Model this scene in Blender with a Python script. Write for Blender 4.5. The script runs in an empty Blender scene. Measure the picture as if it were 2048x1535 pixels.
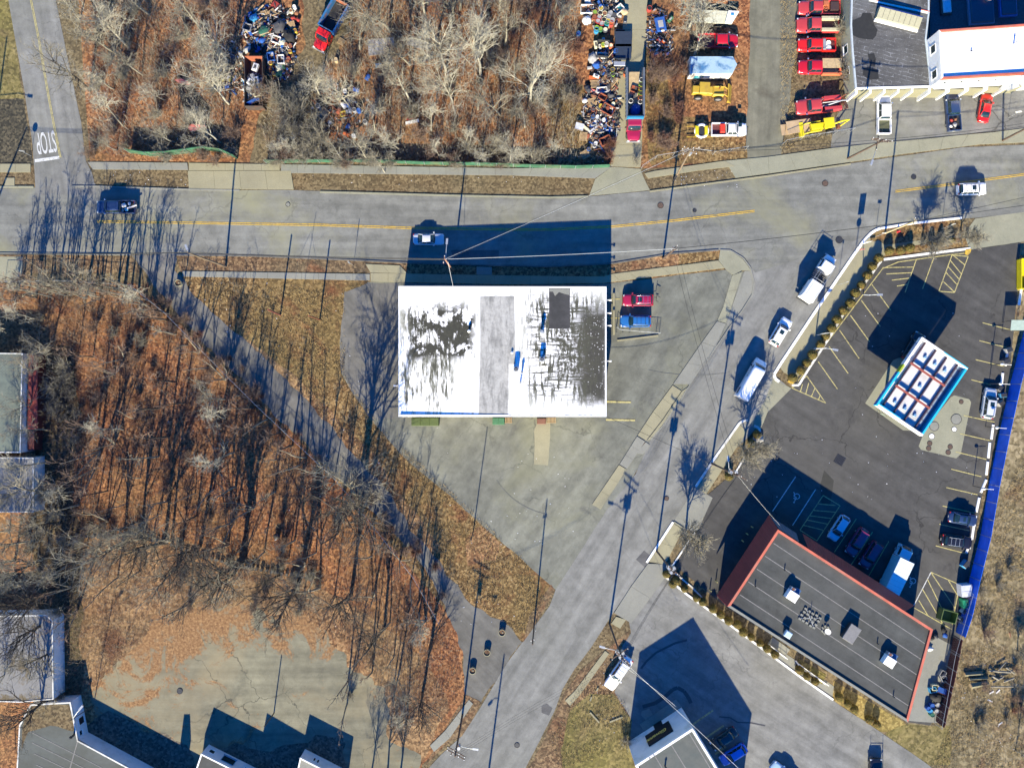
import bpy, math, random
from mathutils import Vector, Matrix, noise as mnoise
R = math.radians
sc = bpy.context.scene
COL = sc.collection
rnd = random.Random(7)

# ---------------------------------------------------------------- camera, light, exposure
S = 0.08          # metres of ground per photo pixel
HC = 125.0        # flying height
cam_d = bpy.data.cameras.new('camera'); cam = bpy.data.objects.new('camera', cam_d); COL.objects.link(cam)
cam.location = (0, 0, HC); cam.rotation_euler = (0, 0, 0)
cam_d.sensor_width = 36; cam_d.lens = 18 * HC / (1024 * S); cam_d.clip_end = 2000; cam_d.clip_start = 1
sc.camera = cam
SUN_EL = 28.0
sdx, sdy = 0.131, 0.9914            # ground direction of the shadows
world = bpy.data.worlds.new('World'); sc.world = world; world.use_nodes = True
wn, wl = world.node_tree.nodes, world.node_tree.links
sky = wn.new('ShaderNodeTexSky'); sky.sky_type = 'NISHITA'; sky.sun_disc = False
sky.sun_elevation = R(SUN_EL); sky.sun_rotation = math.atan2(-sdx, -sdy)
sky.ozone_density = 4.0; sky.air_density = 1.3; sky.dust_density = 0.2
hs = wn.new('ShaderNodeHueSaturation'); hs.inputs['Saturation'].default_value = 1.85; hs.inputs['Hue'].default_value = .522
wl.new(sky.outputs[0], hs.inputs['Color']); wl.new(hs.outputs[0], wn['Background'].inputs['Color'])
wn['Background'].inputs['Strength'].default_value = 0.105
sun_d = bpy.data.lights.new('sun', 'SUN'); sun = bpy.data.objects.new('sun', sun_d); COL.objects.link(sun)
sun_d.energy = 5.0; sun_d.angle = R(0.5); sun_d.color = (1.0, 0.895, 0.66)
dv = Vector((sdx * math.cos(R(SUN_EL)), sdy * math.cos(R(SUN_EL)), -math.sin(R(SUN_EL))))
sun.rotation_euler = dv.to_track_quat('-Z', 'Y').to_euler(); sun.location = (0, -60, 80)
sc.view_settings.view_transform = 'Standard'; sc.view_settings.look = 'None'
sc.view_settings.gamma = 1.0; sc.view_settings.use_curve_mapping = False
sc.view_settings.exposure = 1.36
sc.cycles.use_denoising = True; sc.cycles.max_bounces = 4; sc.cycles.diffuse_bounces = 2; sc.cycles.glossy_bounces = 2
sc.cycles.transparent_max_bounces = 4; sc.cycles.use_adaptive_sampling = True; sc.cycles.adaptive_threshold = 0.02

# ---------------------------------------------------------------- helpers
def P(px, py, h=0.0):
    k = (1 - h / HC) * S
    return ((px - 1024) * k, (767.5 - py) * k)
def PV(px, py, h=0.0):
    x, y = P(px, py, h); return Vector((x, y, h))
def c4(x0, y0, z, ox, oy): return (x0 / z + ox, y0 / z + oy)
ORD = 'first second third fourth fifth sixth seventh eighth ninth tenth eleventh twelfth thirteenth fourteenth fifteenth sixteenth seventeenth eighteenth nineteenth twentieth'.split()
def ordn(i):
    if i < 20: return ORD[i]
    tens = {2: 'twenty', 3: 'thirty', 4: 'forty', 5: 'fifty', 6: 'sixty', 7: 'seventy', 8: 'eighty', 9: 'ninety'}
    n = i + 1
    if n >= 100: return 'hundred and ' + ordn(n - 101) if n > 100 else 'hundredth'
    t, u = divmod(n, 10)
    return (tens[t][:-1] + 'ieth') if u == 0 else tens[t] + '-' + ORD[u - 1]
def tag(o, label=None, cat=None, group=None, kind=None):
    if label: o['label'] = label
    if cat: o['category'] = cat
    if group: o['group'] = group
    if kind: o['kind'] = kind
    return o
def empty(name, loc=(0, 0, 0), rz=0.0, label=None, cat=None, group=None, kind=None, parent=None):
    o = bpy.data.objects.new(name, None); COL.objects.link(o)
    o.location = loc if len(loc) == 3 else (loc[0], loc[1], 0); o.rotation_euler = (0, 0, rz); o.parent = parent
    o.empty_display_size = .3
    return tag(o, label, cat, group, kind)
class MB:
    def __init__(s): s.v = []; s.f = []; s.sm = []; s.mi = []
    def add(s, vs, fs, smooth=False, mi=0):
        b = len(s.v); s.v += [tuple(v) for v in vs]
        for f in fs: s.f.append(tuple(i + b for i in f)); s.sm.append(smooth); s.mi.append(mi)
        return s
    def box(s, x0, x1, y0, y1, z0, z1, mi=0):
        return s.add([(x0, y0, z0), (x1, y0, z0), (x1, y1, z0), (x0, y1, z0), (x0, y0, z1), (x1, y0, z1), (x1, y1, z1), (x0, y1, z1)],
                     [(3, 2, 1, 0), (4, 5, 6, 7), (0, 1, 5, 4), (1, 2, 6, 5), (2, 3, 7, 6), (3, 0, 4, 7)], mi=mi)
    def bev(s, x0, x1, y0, y1, z0, z1, b=.03, mi=0):     # box with chamfered top edges
        return s.add([(x0, y0, z0), (x1, y0, z0), (x1, y1, z0), (x0, y1, z0), (x0, y0, z1 - b), (x1, y0, z1 - b), (x1, y1, z1 - b), (x0, y1, z1 - b),
                      (x0 + b, y0 + b, z1), (x1 - b, y0 + b, z1), (x1 - b, y1 - b, z1), (x0 + b, y1 - b, z1)],
                     [(3, 2, 1, 0), (0, 1, 5, 4), (1, 2, 6, 5), (2, 3, 7, 6), (3, 0, 4, 7), (4, 5, 9, 8), (5, 6, 10, 9), (6, 7, 11, 10), (7, 4, 8, 11), (8, 9, 10, 11)], mi=mi)
    def obox(s, c, u, hl, hw, z0, z1, mi=0):              # oriented box: centre c, unit dir u, half length, half width
        ux, uy = u; vx, vy = -uy, ux; vs = []
        for z in (z0, z1):
            for a, b in ((-1, -1), (1, -1), (1, 1), (-1, 1)):
                vs.append((c[0] + ux * hl * a + vx * hw * b, c[1] + uy * hl * a + vy * hw * b, z))
        return s.add(vs, [(3, 2, 1, 0), (4, 5, 6, 7), (0, 1, 5, 4), (1, 2, 6, 5), (2, 3, 7, 6), (3, 0, 4, 7)], mi=mi)
    def prism(s, pts, z0, z1, mi=0, z1s=None):
        n = len(pts)
        a = sum(pts[i][0] * pts[(i + 1) % n][1] - pts[(i + 1) % n][0] * pts[i][1] for i in range(n))
        idx = list(range(n)) if a > 0 else list(range(n))[::-1]
        pts = [pts[i] for i in idx]; tops = [z1s[i] for i in idx] if z1s else [z1] * n
        vs = [(p[0], p[1], z0) for p in pts] + [(p[0], p[1], t) for p, t in zip(pts, tops)]
        return s.add(vs, [tuple(range(n))[::-1], tuple(range(n, 2 * n))] + [(i, (i + 1) % n, n + (i + 1) % n, n + i) for i in range(n)], mi=mi)
    def cyl(s, x, y, z0, z1, r, n=12, r1=None, smooth=True, mi=0, cap=True):
        r1 = r if r1 is None else r1
        vs = [(x + r * math.cos(6.2832 * i / n), y + r * math.sin(6.2832 * i / n), z0) for i in range(n)] + \
             [(x + r1 * math.cos(6.2832 * i / n), y + r1 * math.sin(6.2832 * i / n), z1) for i in range(n)]
        s.add(vs, [(i, (i + 1) % n, n + (i + 1) % n, n + i) for i in range(n)], smooth, mi)
        if cap: s.add(vs, [tuple(range(n))[::-1], tuple(range(n, 2 * n))], False, mi)
        return s
    def tube(s, pts, rs, n=6, smooth=True, mi=0, cap=True):
        pts = [Vector(p) for p in pts]
        if not hasattr(rs, '__len__'): rs = [rs] * len(pts)
        d = (pts[-1] - pts[0]).normalized()
        a = Vector((0, 0, 1)) if abs(d.z) < .9 else Vector((1, 0, 0))
        vs = []
        for i, p in enumerate(pts):
            t = (pts[min(i + 1, len(pts) - 1)] - pts[max(i - 1, 0)]).normalized()
            u = t.cross(a).normalized(); w = t.cross(u)
            for k in range(n):
                q = 6.2832 * k / n
                vs.append(p + (u * math.cos(q) + w * math.sin(q)) * rs[i])
        fs = []
        for i in range(len(pts) - 1):
            for k in range(n):
                k2 = (k + 1) % n
                fs.append((i * n + k, i * n + k2, (i + 1) * n + k2, (i + 1) * n + k))
        s.add(vs, fs, smooth, mi)
        if cap and n > 3: s.add(vs, [tuple(range(n))[::-1], tuple(range(len(vs) - n, len(vs)))], False, mi)
        return s
    def torus(s, c, R1, r, n=16, m=6, ax='z', mi=0):
        vs = []; fs = []
        for i in range(n):
            a = 6.2832 * i / n
            for j in range(m):
                b = 6.2832 * j / m
                q = (math.cos(a) * (R1 + r * math.cos(b)), math.sin(a) * (R1 + r * math.cos(b)), r * math.sin(b))
                if ax == 'y': q = (q[0], q[2], q[1])
                vs.append((c[0] + q[0], c[1] + q[1], c[2] + q[2]))
                fs.append((i * m + j, ((i + 1) % n) * m + j, ((i + 1) % n) * m + (j + 1) % m, i * m + (j + 1) % m))
        return s.add(vs, fs, True, mi)
    def blob(s, c, rx, ry, rz, seed=0, amp=.15, nu=10, nv=6, mi=0):
        vs = []; fs = []
        for j in range(nv + 1):
            t = math.pi * j / nv
            for i in range(nu):
                a = 6.2832 * i / nu
                d = Vector((math.sin(t) * math.cos(a), math.sin(t) * math.sin(a), math.cos(t)))
                k = 1 + amp * mnoise.noise(d * 1.7 + Vector((seed * 3.1, seed, 0)))*2
                vs.append((c[0] + d.x * rx * k, c[1] + d.y * ry * k, c[2] + d.z * rz * k))
        for j in range(nv):
            for i in range(nu):
                i2 = (i + 1) % nu
                fs.append((j * nu + i, (j + 1) * nu + i, (j + 1) * nu + i2, j * nu + i2))
        return s.add(vs, fs, True, mi)
    def loft(s, rings, cap=True, smooth=True, mi=0):
        n = len(rings[0]); vs = [v for r in rings for v in r]; fs = []
        for i in range(len(rings) - 1):
            for k in range(n):
                k2 = (k + 1) % n
                fs.append((i * n + k, i * n + k2, (i + 1) * n + k2, (i + 1) * n + k))
        s.add(vs, fs, smooth, mi)
        if cap: s.add(rings[0], [tuple(range(n))[::-1]], False, mi); s.add(rings[-1], [tuple(range(n))], False, mi)
        return s
    def mesh(s, name, mats):
        me = bpy.data.meshes.new(name); me.from_pydata(s.v, [], s.f)
        for m in (mats if isinstance(mats, (list, tuple)) else [mats]): me.materials.append(m)
        me.polygons.foreach_set('use_smooth', s.sm); me.polygons.foreach_set('material_index', s.mi)
        me.update(); return me
    def build(s, name, mats, parent=None, label=None, cat=None, group=None, kind=None):
        o = bpy.data.objects.new(name, s.mesh(name, mats)); COL.objects.link(o); o.parent = parent
        return tag(o, label, cat, group, kind)
def link_copy(o, parent=None):
    c = o.copy(); COL.objects.link(c); c.parent = parent; return c
def copy_tree(o, parent=None):
    c = link_copy(o, parent)
    for ch in list(o.children): copy_tree(ch, c)
    return c
def wob(pts, amp, step=1.2, seed=0, freq=.35):
    out = []
    n = len(pts)
    for i in range(n):
        a = Vector((*pts[i], 0)); b = Vector((*pts[(i + 1) % n], 0)); d = b - a
        k = max(1, int(d.length / step))
        if d.length < 1e-6: continue
        nn = Vector((-d.y, d.x, 0)).normalized()
        for j in range(k):
            p = a + d * (j / k)
            w = mnoise.noise(Vector((p.x * freq, p.y * freq, seed * 7.7))) + .5 * mnoise.noise(Vector((p.x * freq * 3, p.y * freq * 3, seed * 3.3 + 9)))
            p = p + nn * (w * amp * (0 if k == 1 else 1))
            out.append((p.x, p.y))
    return out
_lv = {}
def sheet(name, px, lvl, mat, amp=0.0, kind='structure', h=0, parent=None, seed=0, step=1.2, freq=.35, **kw):
    pts = [P(*p) for p in px]
    if amp: pts = wob(pts, amp, step, seed or len(name), freq)
    a = sum(pts[i][0] * pts[(i + 1) % len(pts)][1] - pts[(i + 1) % len(pts)][0] * pts[i][1] for i in range(len(pts)))
    if a < 0: pts = pts[::-1]
    _lv[lvl] = _lv.get(lvl, 0) + 1; zz = h + lvl * .005 + _lv[lvl] * .0004
    m = MB(); m.add([(x, y, zz) for x, y in pts], [tuple(range(len(pts)))])
    return m.build(name, mat, parent, kind=kind, **kw)

# ---------------------------------------------------------------- materials
def lin(c):     # sRGB 0..255 -> linear
    return tuple(((v / 255) / 12.92 if v / 255 <= .04045 else ((v / 255 + .055) / 1.055) ** 2.4) for v in c)
def newmat(name):
    m = bpy.data.materials.new(name); m.use_nodes = True; nt = m.node_tree
    return m, nt.nodes, nt.links, nt.nodes['Principled BSDF']
def rgba(c): return (c[0], c[1], c[2], 1)
def coords(N, L, scale=(1, 1, 1), rot=0.0, obj=True):
    t = N.new('ShaderNodeTexCoord'); mp = N.new('ShaderNodeMapping'); mp.inputs['Scale'].default_value = scale
    mp.inputs['Rotation'].default_value = (0, 0, rot)
    if rot:
        m0 = N.new('ShaderNodeMapping'); m0.inputs['Rotation'].default_value = (0, 0, rot); mp.inputs['Rotation'].default_value = (0, 0, 0)
        L.new(t.outputs['Object'], m0.inputs['Vector']); L.new(m0.outputs[0], mp.inputs['Vector'])
    else: L.new(t.outputs['Object'], mp.inputs['Vector'])
    return mp.outputs[0]
def noise_(N, L, vec, sc_, det=3, rough=.55, dist=0.0):
    n = N.new('ShaderNodeTexNoise'); n.inputs['Scale'].default_value = sc_; n.inputs['Detail'].default_value = det
    n.inputs['Roughness'].default_value = rough; n.inputs['Distortion'].default_value = dist
    if vec is not None: L.new(vec, n.inputs['Vector'])
    return n.outputs['Fac']
def ramp(N, L, fac, stops, interp='LINEAR'):
    r = N.new('ShaderNodeValToRGB'); e = r.color_ramp.elements; r.color_ramp.interpolation = interp
    while len(e) < len(stops): e.new(.5)
    for i, (p, c) in enumerate(stops):
        e[i].position = p; e[i].color = rgba(c) if hasattr(c, '__len__') else (c, c, c, 1)
    L.new(fac, r.inputs[0]); return r.outputs[0]
def mix(N, L, fac, a, b, mode='MIX'):
    x = N.new('ShaderNodeMix'); x.data_type = 'RGBA'; x.blend_type = mode
    for s_, v in ((0, fac), (6, a), (7, b)):
        if isinstance(v, (int, float)): x.inputs[s_].default_value = v if s_ == 0 else (v, v, v, 1)
        elif isinstance(v, tuple): x.inputs[s_].default_value = rgba(v)
        else: L.new(v, x.inputs[s_])
    return x.outputs[2]
def math_(N, L, op, a, b=0.5, c=None):
    x = N.new('ShaderNodeMath'); x.operation = op
    for i, v in enumerate((a, b) if c is None else (a, b, c)):
        if isinstance(v, (int, float)): x.inputs[i].default_value = v
        else: L.new(v, x.inputs[i])
    return x.outputs[0]
def bump(N, L, bs, hgt, st=.3, dist=.02):
    b = N.new('ShaderNodeBump'); b.inputs['Strength'].default_value = st; b.inputs['Distance'].default_value = dist
    L.new(hgt, b.inputs['Height']); L.new(b.outputs[0], bs.inputs['Normal'])
_cache = {}
def simple(name, col, rough=.6, metal=0.0, var=.12, vscale=3.0, coat=0.0, dirt=None):
    key = name
    if key in _cache: return _cache[key]
    m, N, L, b = newmat(name)
    v = coords(N, L)
    f = noise_(N, L, v, vscale, 4)
    lo = tuple(c * (1 - var) for c in col); hi = tuple(min(1, c * (1 + var)) for c in col)
    c = ramp(N, L, f, [(.3, lo), (.7, hi)])
    if dirt:
        g = ramp(N, L, noise_(N, L, v, vscale * .35, 6, .7), [(.5, 0.0), (.68, 1.0)])
        c = mix(N, L, g, c, dirt)
    L.new(c, b.inputs['Base Color']); b.inputs['Roughness'].default_value = rough; b.inputs['Metallic'].default_value = metal
    if coat: b.inputs['Coat Weight'].default_value = coat; b.inputs['Coat Roughness'].default_value = .08
    _cache[key] = m; return m
def paint(name, col, rough=.35): return simple(name, col, rough, 0.0, .05, 1.5, coat=.35)

def asphalt(name, a, b2, stain=None, crack=.5, rot=0.0, spk=.25, dust=(.2, .2, .12), dustamt=.5, streak=(.05, .6)):
    m, N, L, bs = newmat(name)
    v = coords(N, L); vs = coords(N, L, (streak[0], streak[1], 1), rot)
    big = noise_(N, L, v, .035, 5, .6, .6); c = ramp(N, L, big, [(.3, a), (.7, b2)])
    st = noise_(N, L, vs, 1.0, 5, .6); c = mix(N, L, .75, c, ramp(N, L, st, [(.25, .28), (.75, .7)]), 'OVERLAY')
    md = noise_(N, L, v, .45, 6, .7); c = mix(N, L, .7, c, ramp(N, L, md, [(.3, .3), (.7, .68)]), 'OVERLAY')
    oil = ramp(N, L, noise_(N, L, v, .8, 3, .5), [(.68, 0.0), (.76, .35)]); c = mix(N, L, oil, c, tuple(x * .5 for x in a))
    fi = noise_(N, L, v, 9, 3, .8); c = mix(N, L, spk, c, ramp(N, L, fi, [(.3, .25), (.7, .75)]), 'OVERLAY')
    dm = ramp(N, L, noise_(N, L, v, .055, 6, .65, .4), [(.5, 0.0), (.72, dustamt)]); c = mix(N, L, dm, c, dust)
    if stain:
        sm = ramp(N, L, noise_(N, L, v, .12, 7, .72, .8), [(.58, 0.0), (.72, .75)]); c = mix(N, L, sm, c, stain)
    if crack:
        wv = N.new('ShaderNodeVectorMath'); wv.operation = 'MULTIPLY_ADD'
        nz = N.new('ShaderNodeTexNoise'); nz.inputs['Scale'].default_value = .5; nz.inputs['Detail'].default_value = 5; L.new(v, nz.inputs['Vector'])
        wv.inputs[1].default_value = (3.5, 3.5, 0); L.new(nz.outputs['Color'], wv.inputs[0]); L.new(v, wv.inputs[2])
        vo = N.new('ShaderNodeTexVoronoi'); vo.feature = 'DISTANCE_TO_EDGE'; vo.inputs['Scale'].default_value = .11; L.new(wv.outputs[0], vo.inputs['Vector'])
        cm = ramp(N, L, vo.outputs['Distance'], [(.0, 1.0), (.012, 0.0)])
        ms = ramp(N, L, noise_(N, L, v, .06, 4, .6), [(.46, 0.0), (.58, crack)])
        c = mix(N, L, math_(N, L, 'MULTIPLY', cm, ms), c, tuple(x * .35 for x in a))
    L.new(c, bs.inputs['Base Color']); bs.inputs['Roughness'].default_value = .9
    bump(N, L, bs, fi, .25, .01)
    return m
def litter(name, dark, mid, light, second=None, amt=.5, sc_=3.2, gs=.06, third=None):
    m, N, L, bs = newmat(name)
    v = coords(N, L)
    vo = N.new('ShaderNodeTexVoronoi'); vo.inputs['Scale'].default_value = sc_; L.new(v, vo.inputs['Vector'])
    sep = N.new('ShaderNodeSeparateColor'); L.new(vo.outputs['Color'], sep.inputs[0])
    n1 = noise_(N, L, v, sc_ * .55, 6, .75)
    f = math_(N, L, 'ADD', math_(N, L, 'MULTIPLY', sep.outputs[0], .38), math_(N, L, 'MULTIPLY', n1, .72))
    c = ramp(N, L, f, [(.28, dark), (.52, mid), (.8, light)])
    if second:
        g = ramp(N, L, noise_(N, L, v, gs, 5, .62, .5), [(.4, 0.0), (.62, amt)])
        c2 = ramp(N, L, f, [(.25, tuple(x * .45 for x in second)), (.55, second), (.85, tuple(min(1, x * 1.7) for x in second))])
        c = mix(N, L, g, c, c2)
    if third:
        g = ramp(N, L, noise_(N, L, v, gs * 2.3, 6, .7, .8), [(.52, 0.0), (.66, .8)])
        c3 = ramp(N, L, f, [(.3, tuple(x * .5 for x in third)), (.8, tuple(min(1, x * 1.5) for x in third))])
        c = mix(N, L, g, c, c3)
    big = noise_(N, L, v, .25, 5, .65); c = mix(N, L, .5, c, ramp(N, L, big, [(.25, .3), (.75, .7)]), 'OVERLAY')
    L.new(c, bs.inputs['Base Color']); bs.inputs['Roughness'].default_value = 1.0
    bump(N, L, bs, f, .9, .12)
    return m
def concrete(name, a, b2, stain=(.1, .09, .06), amt=.35, joints=None):
    m, N, L, bs = newmat(name)
    v = coords(N, L)
    c = ramp(N, L, noise_(N, L, v, .25, 6, .65), [(.3, a), (.7, b2)])
    c = mix(N, L, .3, c, ramp(N, L, noise_(N, L, v, 8, 3, .7), [(.3, .3), (.7, .7)]), 'OVERLAY')
    g = ramp(N, L, noise_(N, L, v, .5, 6, .7, .5), [(.55, 0.0), (.75, amt)]); c = mix(N, L, g, c, stain)
    L.new(c, bs.inputs['Base Color']); bs.inputs['Roughness'].default_value = .88
    return m
def tworoof(name, base, blot, lines=None, sc_=.35, lo=.5, hi=.6, stretch=(1, 1, 1), rough=.8, fine=.3):
    m, N, L, bs = newmat(name)
    v = coords(N, L); v2 = coords(N, L, stretch)
    c = mix(N, L, ramp(N, L, noise_(N, L, v2, sc_, 7, .7, .3), [(lo, 0.0), (hi, 1.0)]), base, blot)
    c = mix(N, L, fine, c, ramp(N, L, noise_(N, L, v, 1.4, 6, .75), [(.25, .25), (.75, .75)]), 'OVERLAY')
    if lines:
        br = N.new('ShaderNodeTexBrick'); L.new(coords(N, L, (1, 1, 1), lines[3]), br.inputs['Vector'])
        br.inputs['Scale'].default_value = lines[0]; br.inputs['Mortar Size'].default_value = lines[1]
        br.inputs['Brick Width'].default_value = lines[4] if len(lines) > 4 else .6
        br.inputs['Mortar Smooth'].default_value = .4
        c = mix(N, L, math_(N, L, 'MULTIPLY', br.outputs['Fac'], ramp(N, L, noise_(N, L, v, .5, 4), [(.35, .2), (.6, .9)])), c, lines[2])
    L.new(c, bs.inputs['Base Color']); bs.inputs['Roughness'].default_value = rough
    return m

m_road = asphalt('road_asphalt', (.132, .135, .122), (.178, .18, .16), crack=.35, dust=(.225, .22, .13), dustamt=.95, streak=(.04, .55))
m_road2 = asphalt('side_road_asphalt', (.145, .147, .138), (.19, .19, .175), crack=.4, rot=R(-98), dust=(.17, .17, .12), dustamt=.3, streak=(.04, .55))
m_street = asphalt('street_asphalt', (.145, .147, .136), (.188, .188, .172), crack=.2, rot=R(-57), dust=(.17, .17, .13), dustamt=.3, streak=(.035, .5))
m_lot = asphalt('worn_lot_asphalt', (.1, .104, .09), (.175, .178, .14), stain=(.055, .055, .055), crack=.55, dust=(.19, .19, .115), dustamt=.75, streak=(.1, .45), rot=R(-55))
m_path = asphalt('path_asphalt', (.098, .096, .086), (.135, .13, .116), crack=.3, dust=(.12, .115, .085), dustamt=.4, rot=R(47))
m_gas = asphalt('dark_lot_asphalt', (.04, .039, .038), (.066, .065, .06), stain=(.025, .024, .025), crack=.9, dust=(.08, .077, .066), dustamt=.5, rot=R(33))
m_lot2 = asphalt('grey_lot_asphalt', (.145, .147, .14), (.185, .185, .17), stain=(.09, .09, .09), crack=.45, dust=(.18, .175, .14), dustamt=.4, rot=R(33))
m_lot3 = asphalt('cracked_forecourt', (.12, .12, .115), (.17, .17, .155), stain=(.09, .08, .05), crack=1.0, dust=(.2, .2, .14), dustamt=.6)
m_patch = asphalt('patch_asphalt', (.075, .075, .075), (.09, .09, .09), crack=0, dustamt=.1)
m_yard = asphalt('gravel_yard', (.115, .11, .08), (.165, .16, .115), stain=(.07, .06, .04), crack=0, dust=(.19, .185, .12), dustamt=.6, streak=(.04, .6), rot=R(-88))
m_conc = concrete('pale_concrete', (.19, .19, .135), (.26, .255, .18))
m_conc2 = concrete('warm_concrete', (.21, .195, .125), (.28, .26, .165), amt=.2)
m_conc3 = concrete('grey_concrete', (.17, .172, .15), (.225, .225, .19))
m_leaf = litter('red_brown_leaf_litter', (.036, .012, .006), (.185, .068, .026), (.43, .21, .085), second=(.18, .105, .042), amt=.7, third=(.14, .045, .018))
m_leaf2 = litter('orange_leaf_litter', (.045, .02, .009), (.2, .1, .043), (.43, .27, .13), second=(.2, .135, .065), amt=.7, third=(.1, .04, .018))
m_drygrass = litter('dry_tan_grass', (.035, .02, .007), (.15, .086, .03), (.36, .25, .11), second=(.125, .088, .03), amt=.8, third=(.13, .046, .018))
m_tan = litter('tan_rough_grass', (.075, .058, .028), (.185, .145, .075), (.33, .27, .16), second=(.12, .1, .05), amt=.6, sc_=2.0, third=(.12, .065, .035))
def leafy_pave():
    m = asphalt('leaf_strewn_pavement', (.115, .11, .08), (.2, .19, .125), stain=(.05, .05, .038), crack=.9, dust=(.24, .2, .115), dustamt=.8)
    N, L = m.node_tree.nodes, m.node_tree.links; bs = N['Principled BSDF']; old = bs.inputs['Base Color'].links[0].from_socket; v = coords(N, L)
    f = noise_(N, L, v, 2.6, 6, .8); lf = ramp(N, L, f, [(.3, (.05, .022, .01)), (.5, (.2, .105, .042)), (.7, (.42, .27, .12))])
    tc = N.new('ShaderNodeTexCoord'); sp = N.new('ShaderNodeSeparateXYZ'); L.new(tc.outputs['Object'], sp.inputs[0])
    gx = N.new('ShaderNodeMapRange'); gx.inputs[1].default_value = -42; gx.inputs[2].default_value = -62; gx.inputs[3].default_value = -.08; gx.inputs[4].default_value = .07; L.new(sp.outputs[0], gx.inputs[0])
    gy = N.new('ShaderNodeMapRange'); gy.inputs[1].default_value = -46; gy.inputs[2].default_value = -37; gy.inputs[3].default_value = 0; gy.inputs[4].default_value = .16; L.new(sp.outputs[1], gy.inputs[0])
    k = math_(N, L, 'ADD', math_(N, L, 'ADD', noise_(N, L, v, .16, 9, .78, .6), gx.outputs[0]), gy.outputs[0])
    L.new(mix(N, L, ramp(N, L, k, [(.52, 0.0), (.57, 1.0)]), old, lf), bs.inputs['Base Color']); return m
m_concy = leafy_pave()
m_green = litter('olive_lawn', (.05, .042, .014), (.135, .11, .036), (.24, .19, .08), second=(.13, .112, .028), amt=.8, sc_=2.5, gs=.07, third=(.16, .12, .05))
m_mulch = litter('dark_mulch', (.012, .011, .008), (.04, .036, .024), (.12, .1, .06))
m_dirt = litter('brown_dirt', (.04, .026, .012), (.115, .08, .038), (.22, .165, .085), second=(.12, .1, .055), amt=.6)
m_verge = litter('verge_dirt', (.035, .02, .01), (.125, .072, .036), (.3, .2, .1), second=(.1, .08, .045), amt=.7, third=(.15, .06, .025))
m_straw = litter('yellow_straw', (.12, .08, .02), (.26, .18, .06), (.4, .3, .12), second=(.16, .13, .03), amt=.6)

white_paint = simple('white_paint', (.8, .8, .78), .6, var=.08, vscale=2)
worn_white = simple('worn_white_paint', (.62, .62, .58), .7, var=.2, vscale=1.2, dirt=(.25, .24, .2))
yellow_line = simple('yellow_road_paint', (.5, .32, .035), .7, var=.25, vscale=3.0, dirt=(.2, .17, .08))
pale_yellow = simple('pale_yellow_paint', (.4, .35, .14), .7, var=.25, vscale=5, dirt=(.13, .12, .07))
white_line = simple('white_road_paint', (.5, .51, .5), .7, var=.25, vscale=6.0, dirt=(.24, .24, .23))
black_m = simple('black_plastic', (.012, .012, .013), .45)
rubber = simple('tyre_rubber', (.014, .014, .014), .85)
rim_m = simple('rim_metal', (.45, .46, .48), .35, .6)
steel = simple('galvanised_steel', (.42, .44, .45), .45, .5, vscale=2)
dsteel = simple('dark_steel', (.05, .052, .055), .5, .4)
cover_m = simple('brown_cast_iron', (.085, .055, .04), .85, var=.3, vscale=3)
rust = simple('rusty_steel', (.16, .055, .025), .8, var=.35, vscale=2)
wood_pole = simple('weathered_pole_wood', (.17, .125, .08), .85, var=.25, vscale=1.2)
wood_dark = simple('dark_pole_wood', (.1, .065, .045), .85, var=.25, vscale=1.2)
pallet_m = simple('pallet_wood', (.36, .25, .13), .8, var=.3, vscale=1)
ply = simple('plywood', (.42, .3, .17), .7, var=.15, vscale=.8)
tan_m = simple('tan_board', (.4, .3, .17), .75, var=.2)
glass = simple('dark_glass', (.012, .03, .034), .06, 0, var=.2); glass.node_tree.nodes['Principled BSDF'].inputs['Specular IOR Level'].default_value = .8
chrome = simple('chrome', (.7, .72, .74), .2, .9)
head_m = simple('headlight_lens', (.6, .62, .62), .15)
tail_m = simple('taillight_lens', (.35, .02, .015), .25)
amber = simple('amber_lens', (.6, .25, .02), .3)
green_scr = simple('green_fence_screen', (.03, .11, .06), .7, var=.4, vscale=1.0, dirt=(.1, .12, .06))
blue_scr = simple('blue_fence_screen', (.008, .14, .72), .6, var=.15, vscale=1)
maroon = simple('maroon_boards', (.085, .014, .018), .75, var=.3, vscale=2)
bark_w = simple('pale_bark', (.35, .325, .25), .9, var=.25, vscale=2)
bark_g = simple('grey_bark', (.22, .2, .15), .9, var=.3, vscale=2)
bark_d = simple('dark_bark', (.055, .045, .035), .9, var=.3, vscale=2)
bark_p = simple('pinkish_twigs', (.185, .125, .09), .9, var=.25, vscale=2)
bark_r = simple('red_brown_twigs', (.16, .075, .048), .9, var=.25, vscale=2)
trash_cols = {
 'white': (.62, .62, .6), 'black': (.012, .012, .014), 'blue': (.012, .075, .3), 'light blue': (.03, .22, .42), 'red': (.34, .04, .03), 'orange': (.45, .1, .025),
 'yellow': (.42, .31, .04), 'green': (.03, .14, .06), 'grey': (.3, .3, .3), 'dark grey': (.06, .06, .065), 'brown': (.2, .09, .045), 'tan': (.42, .32, .19),
 'lime': (.18, .3, .04), 'teal': (.02, .25, .3), 'cream': (.6, .58, .4), 'dark green': (.015, .09, .06), 'rusty': (.22, .06, .03), 'pink': (.5, .15, .13)}
def tcol(c): return simple(c.replace(' ', '_') + '_surface', trash_cols[c], .85, var=.18, vscale=1.5)
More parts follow.
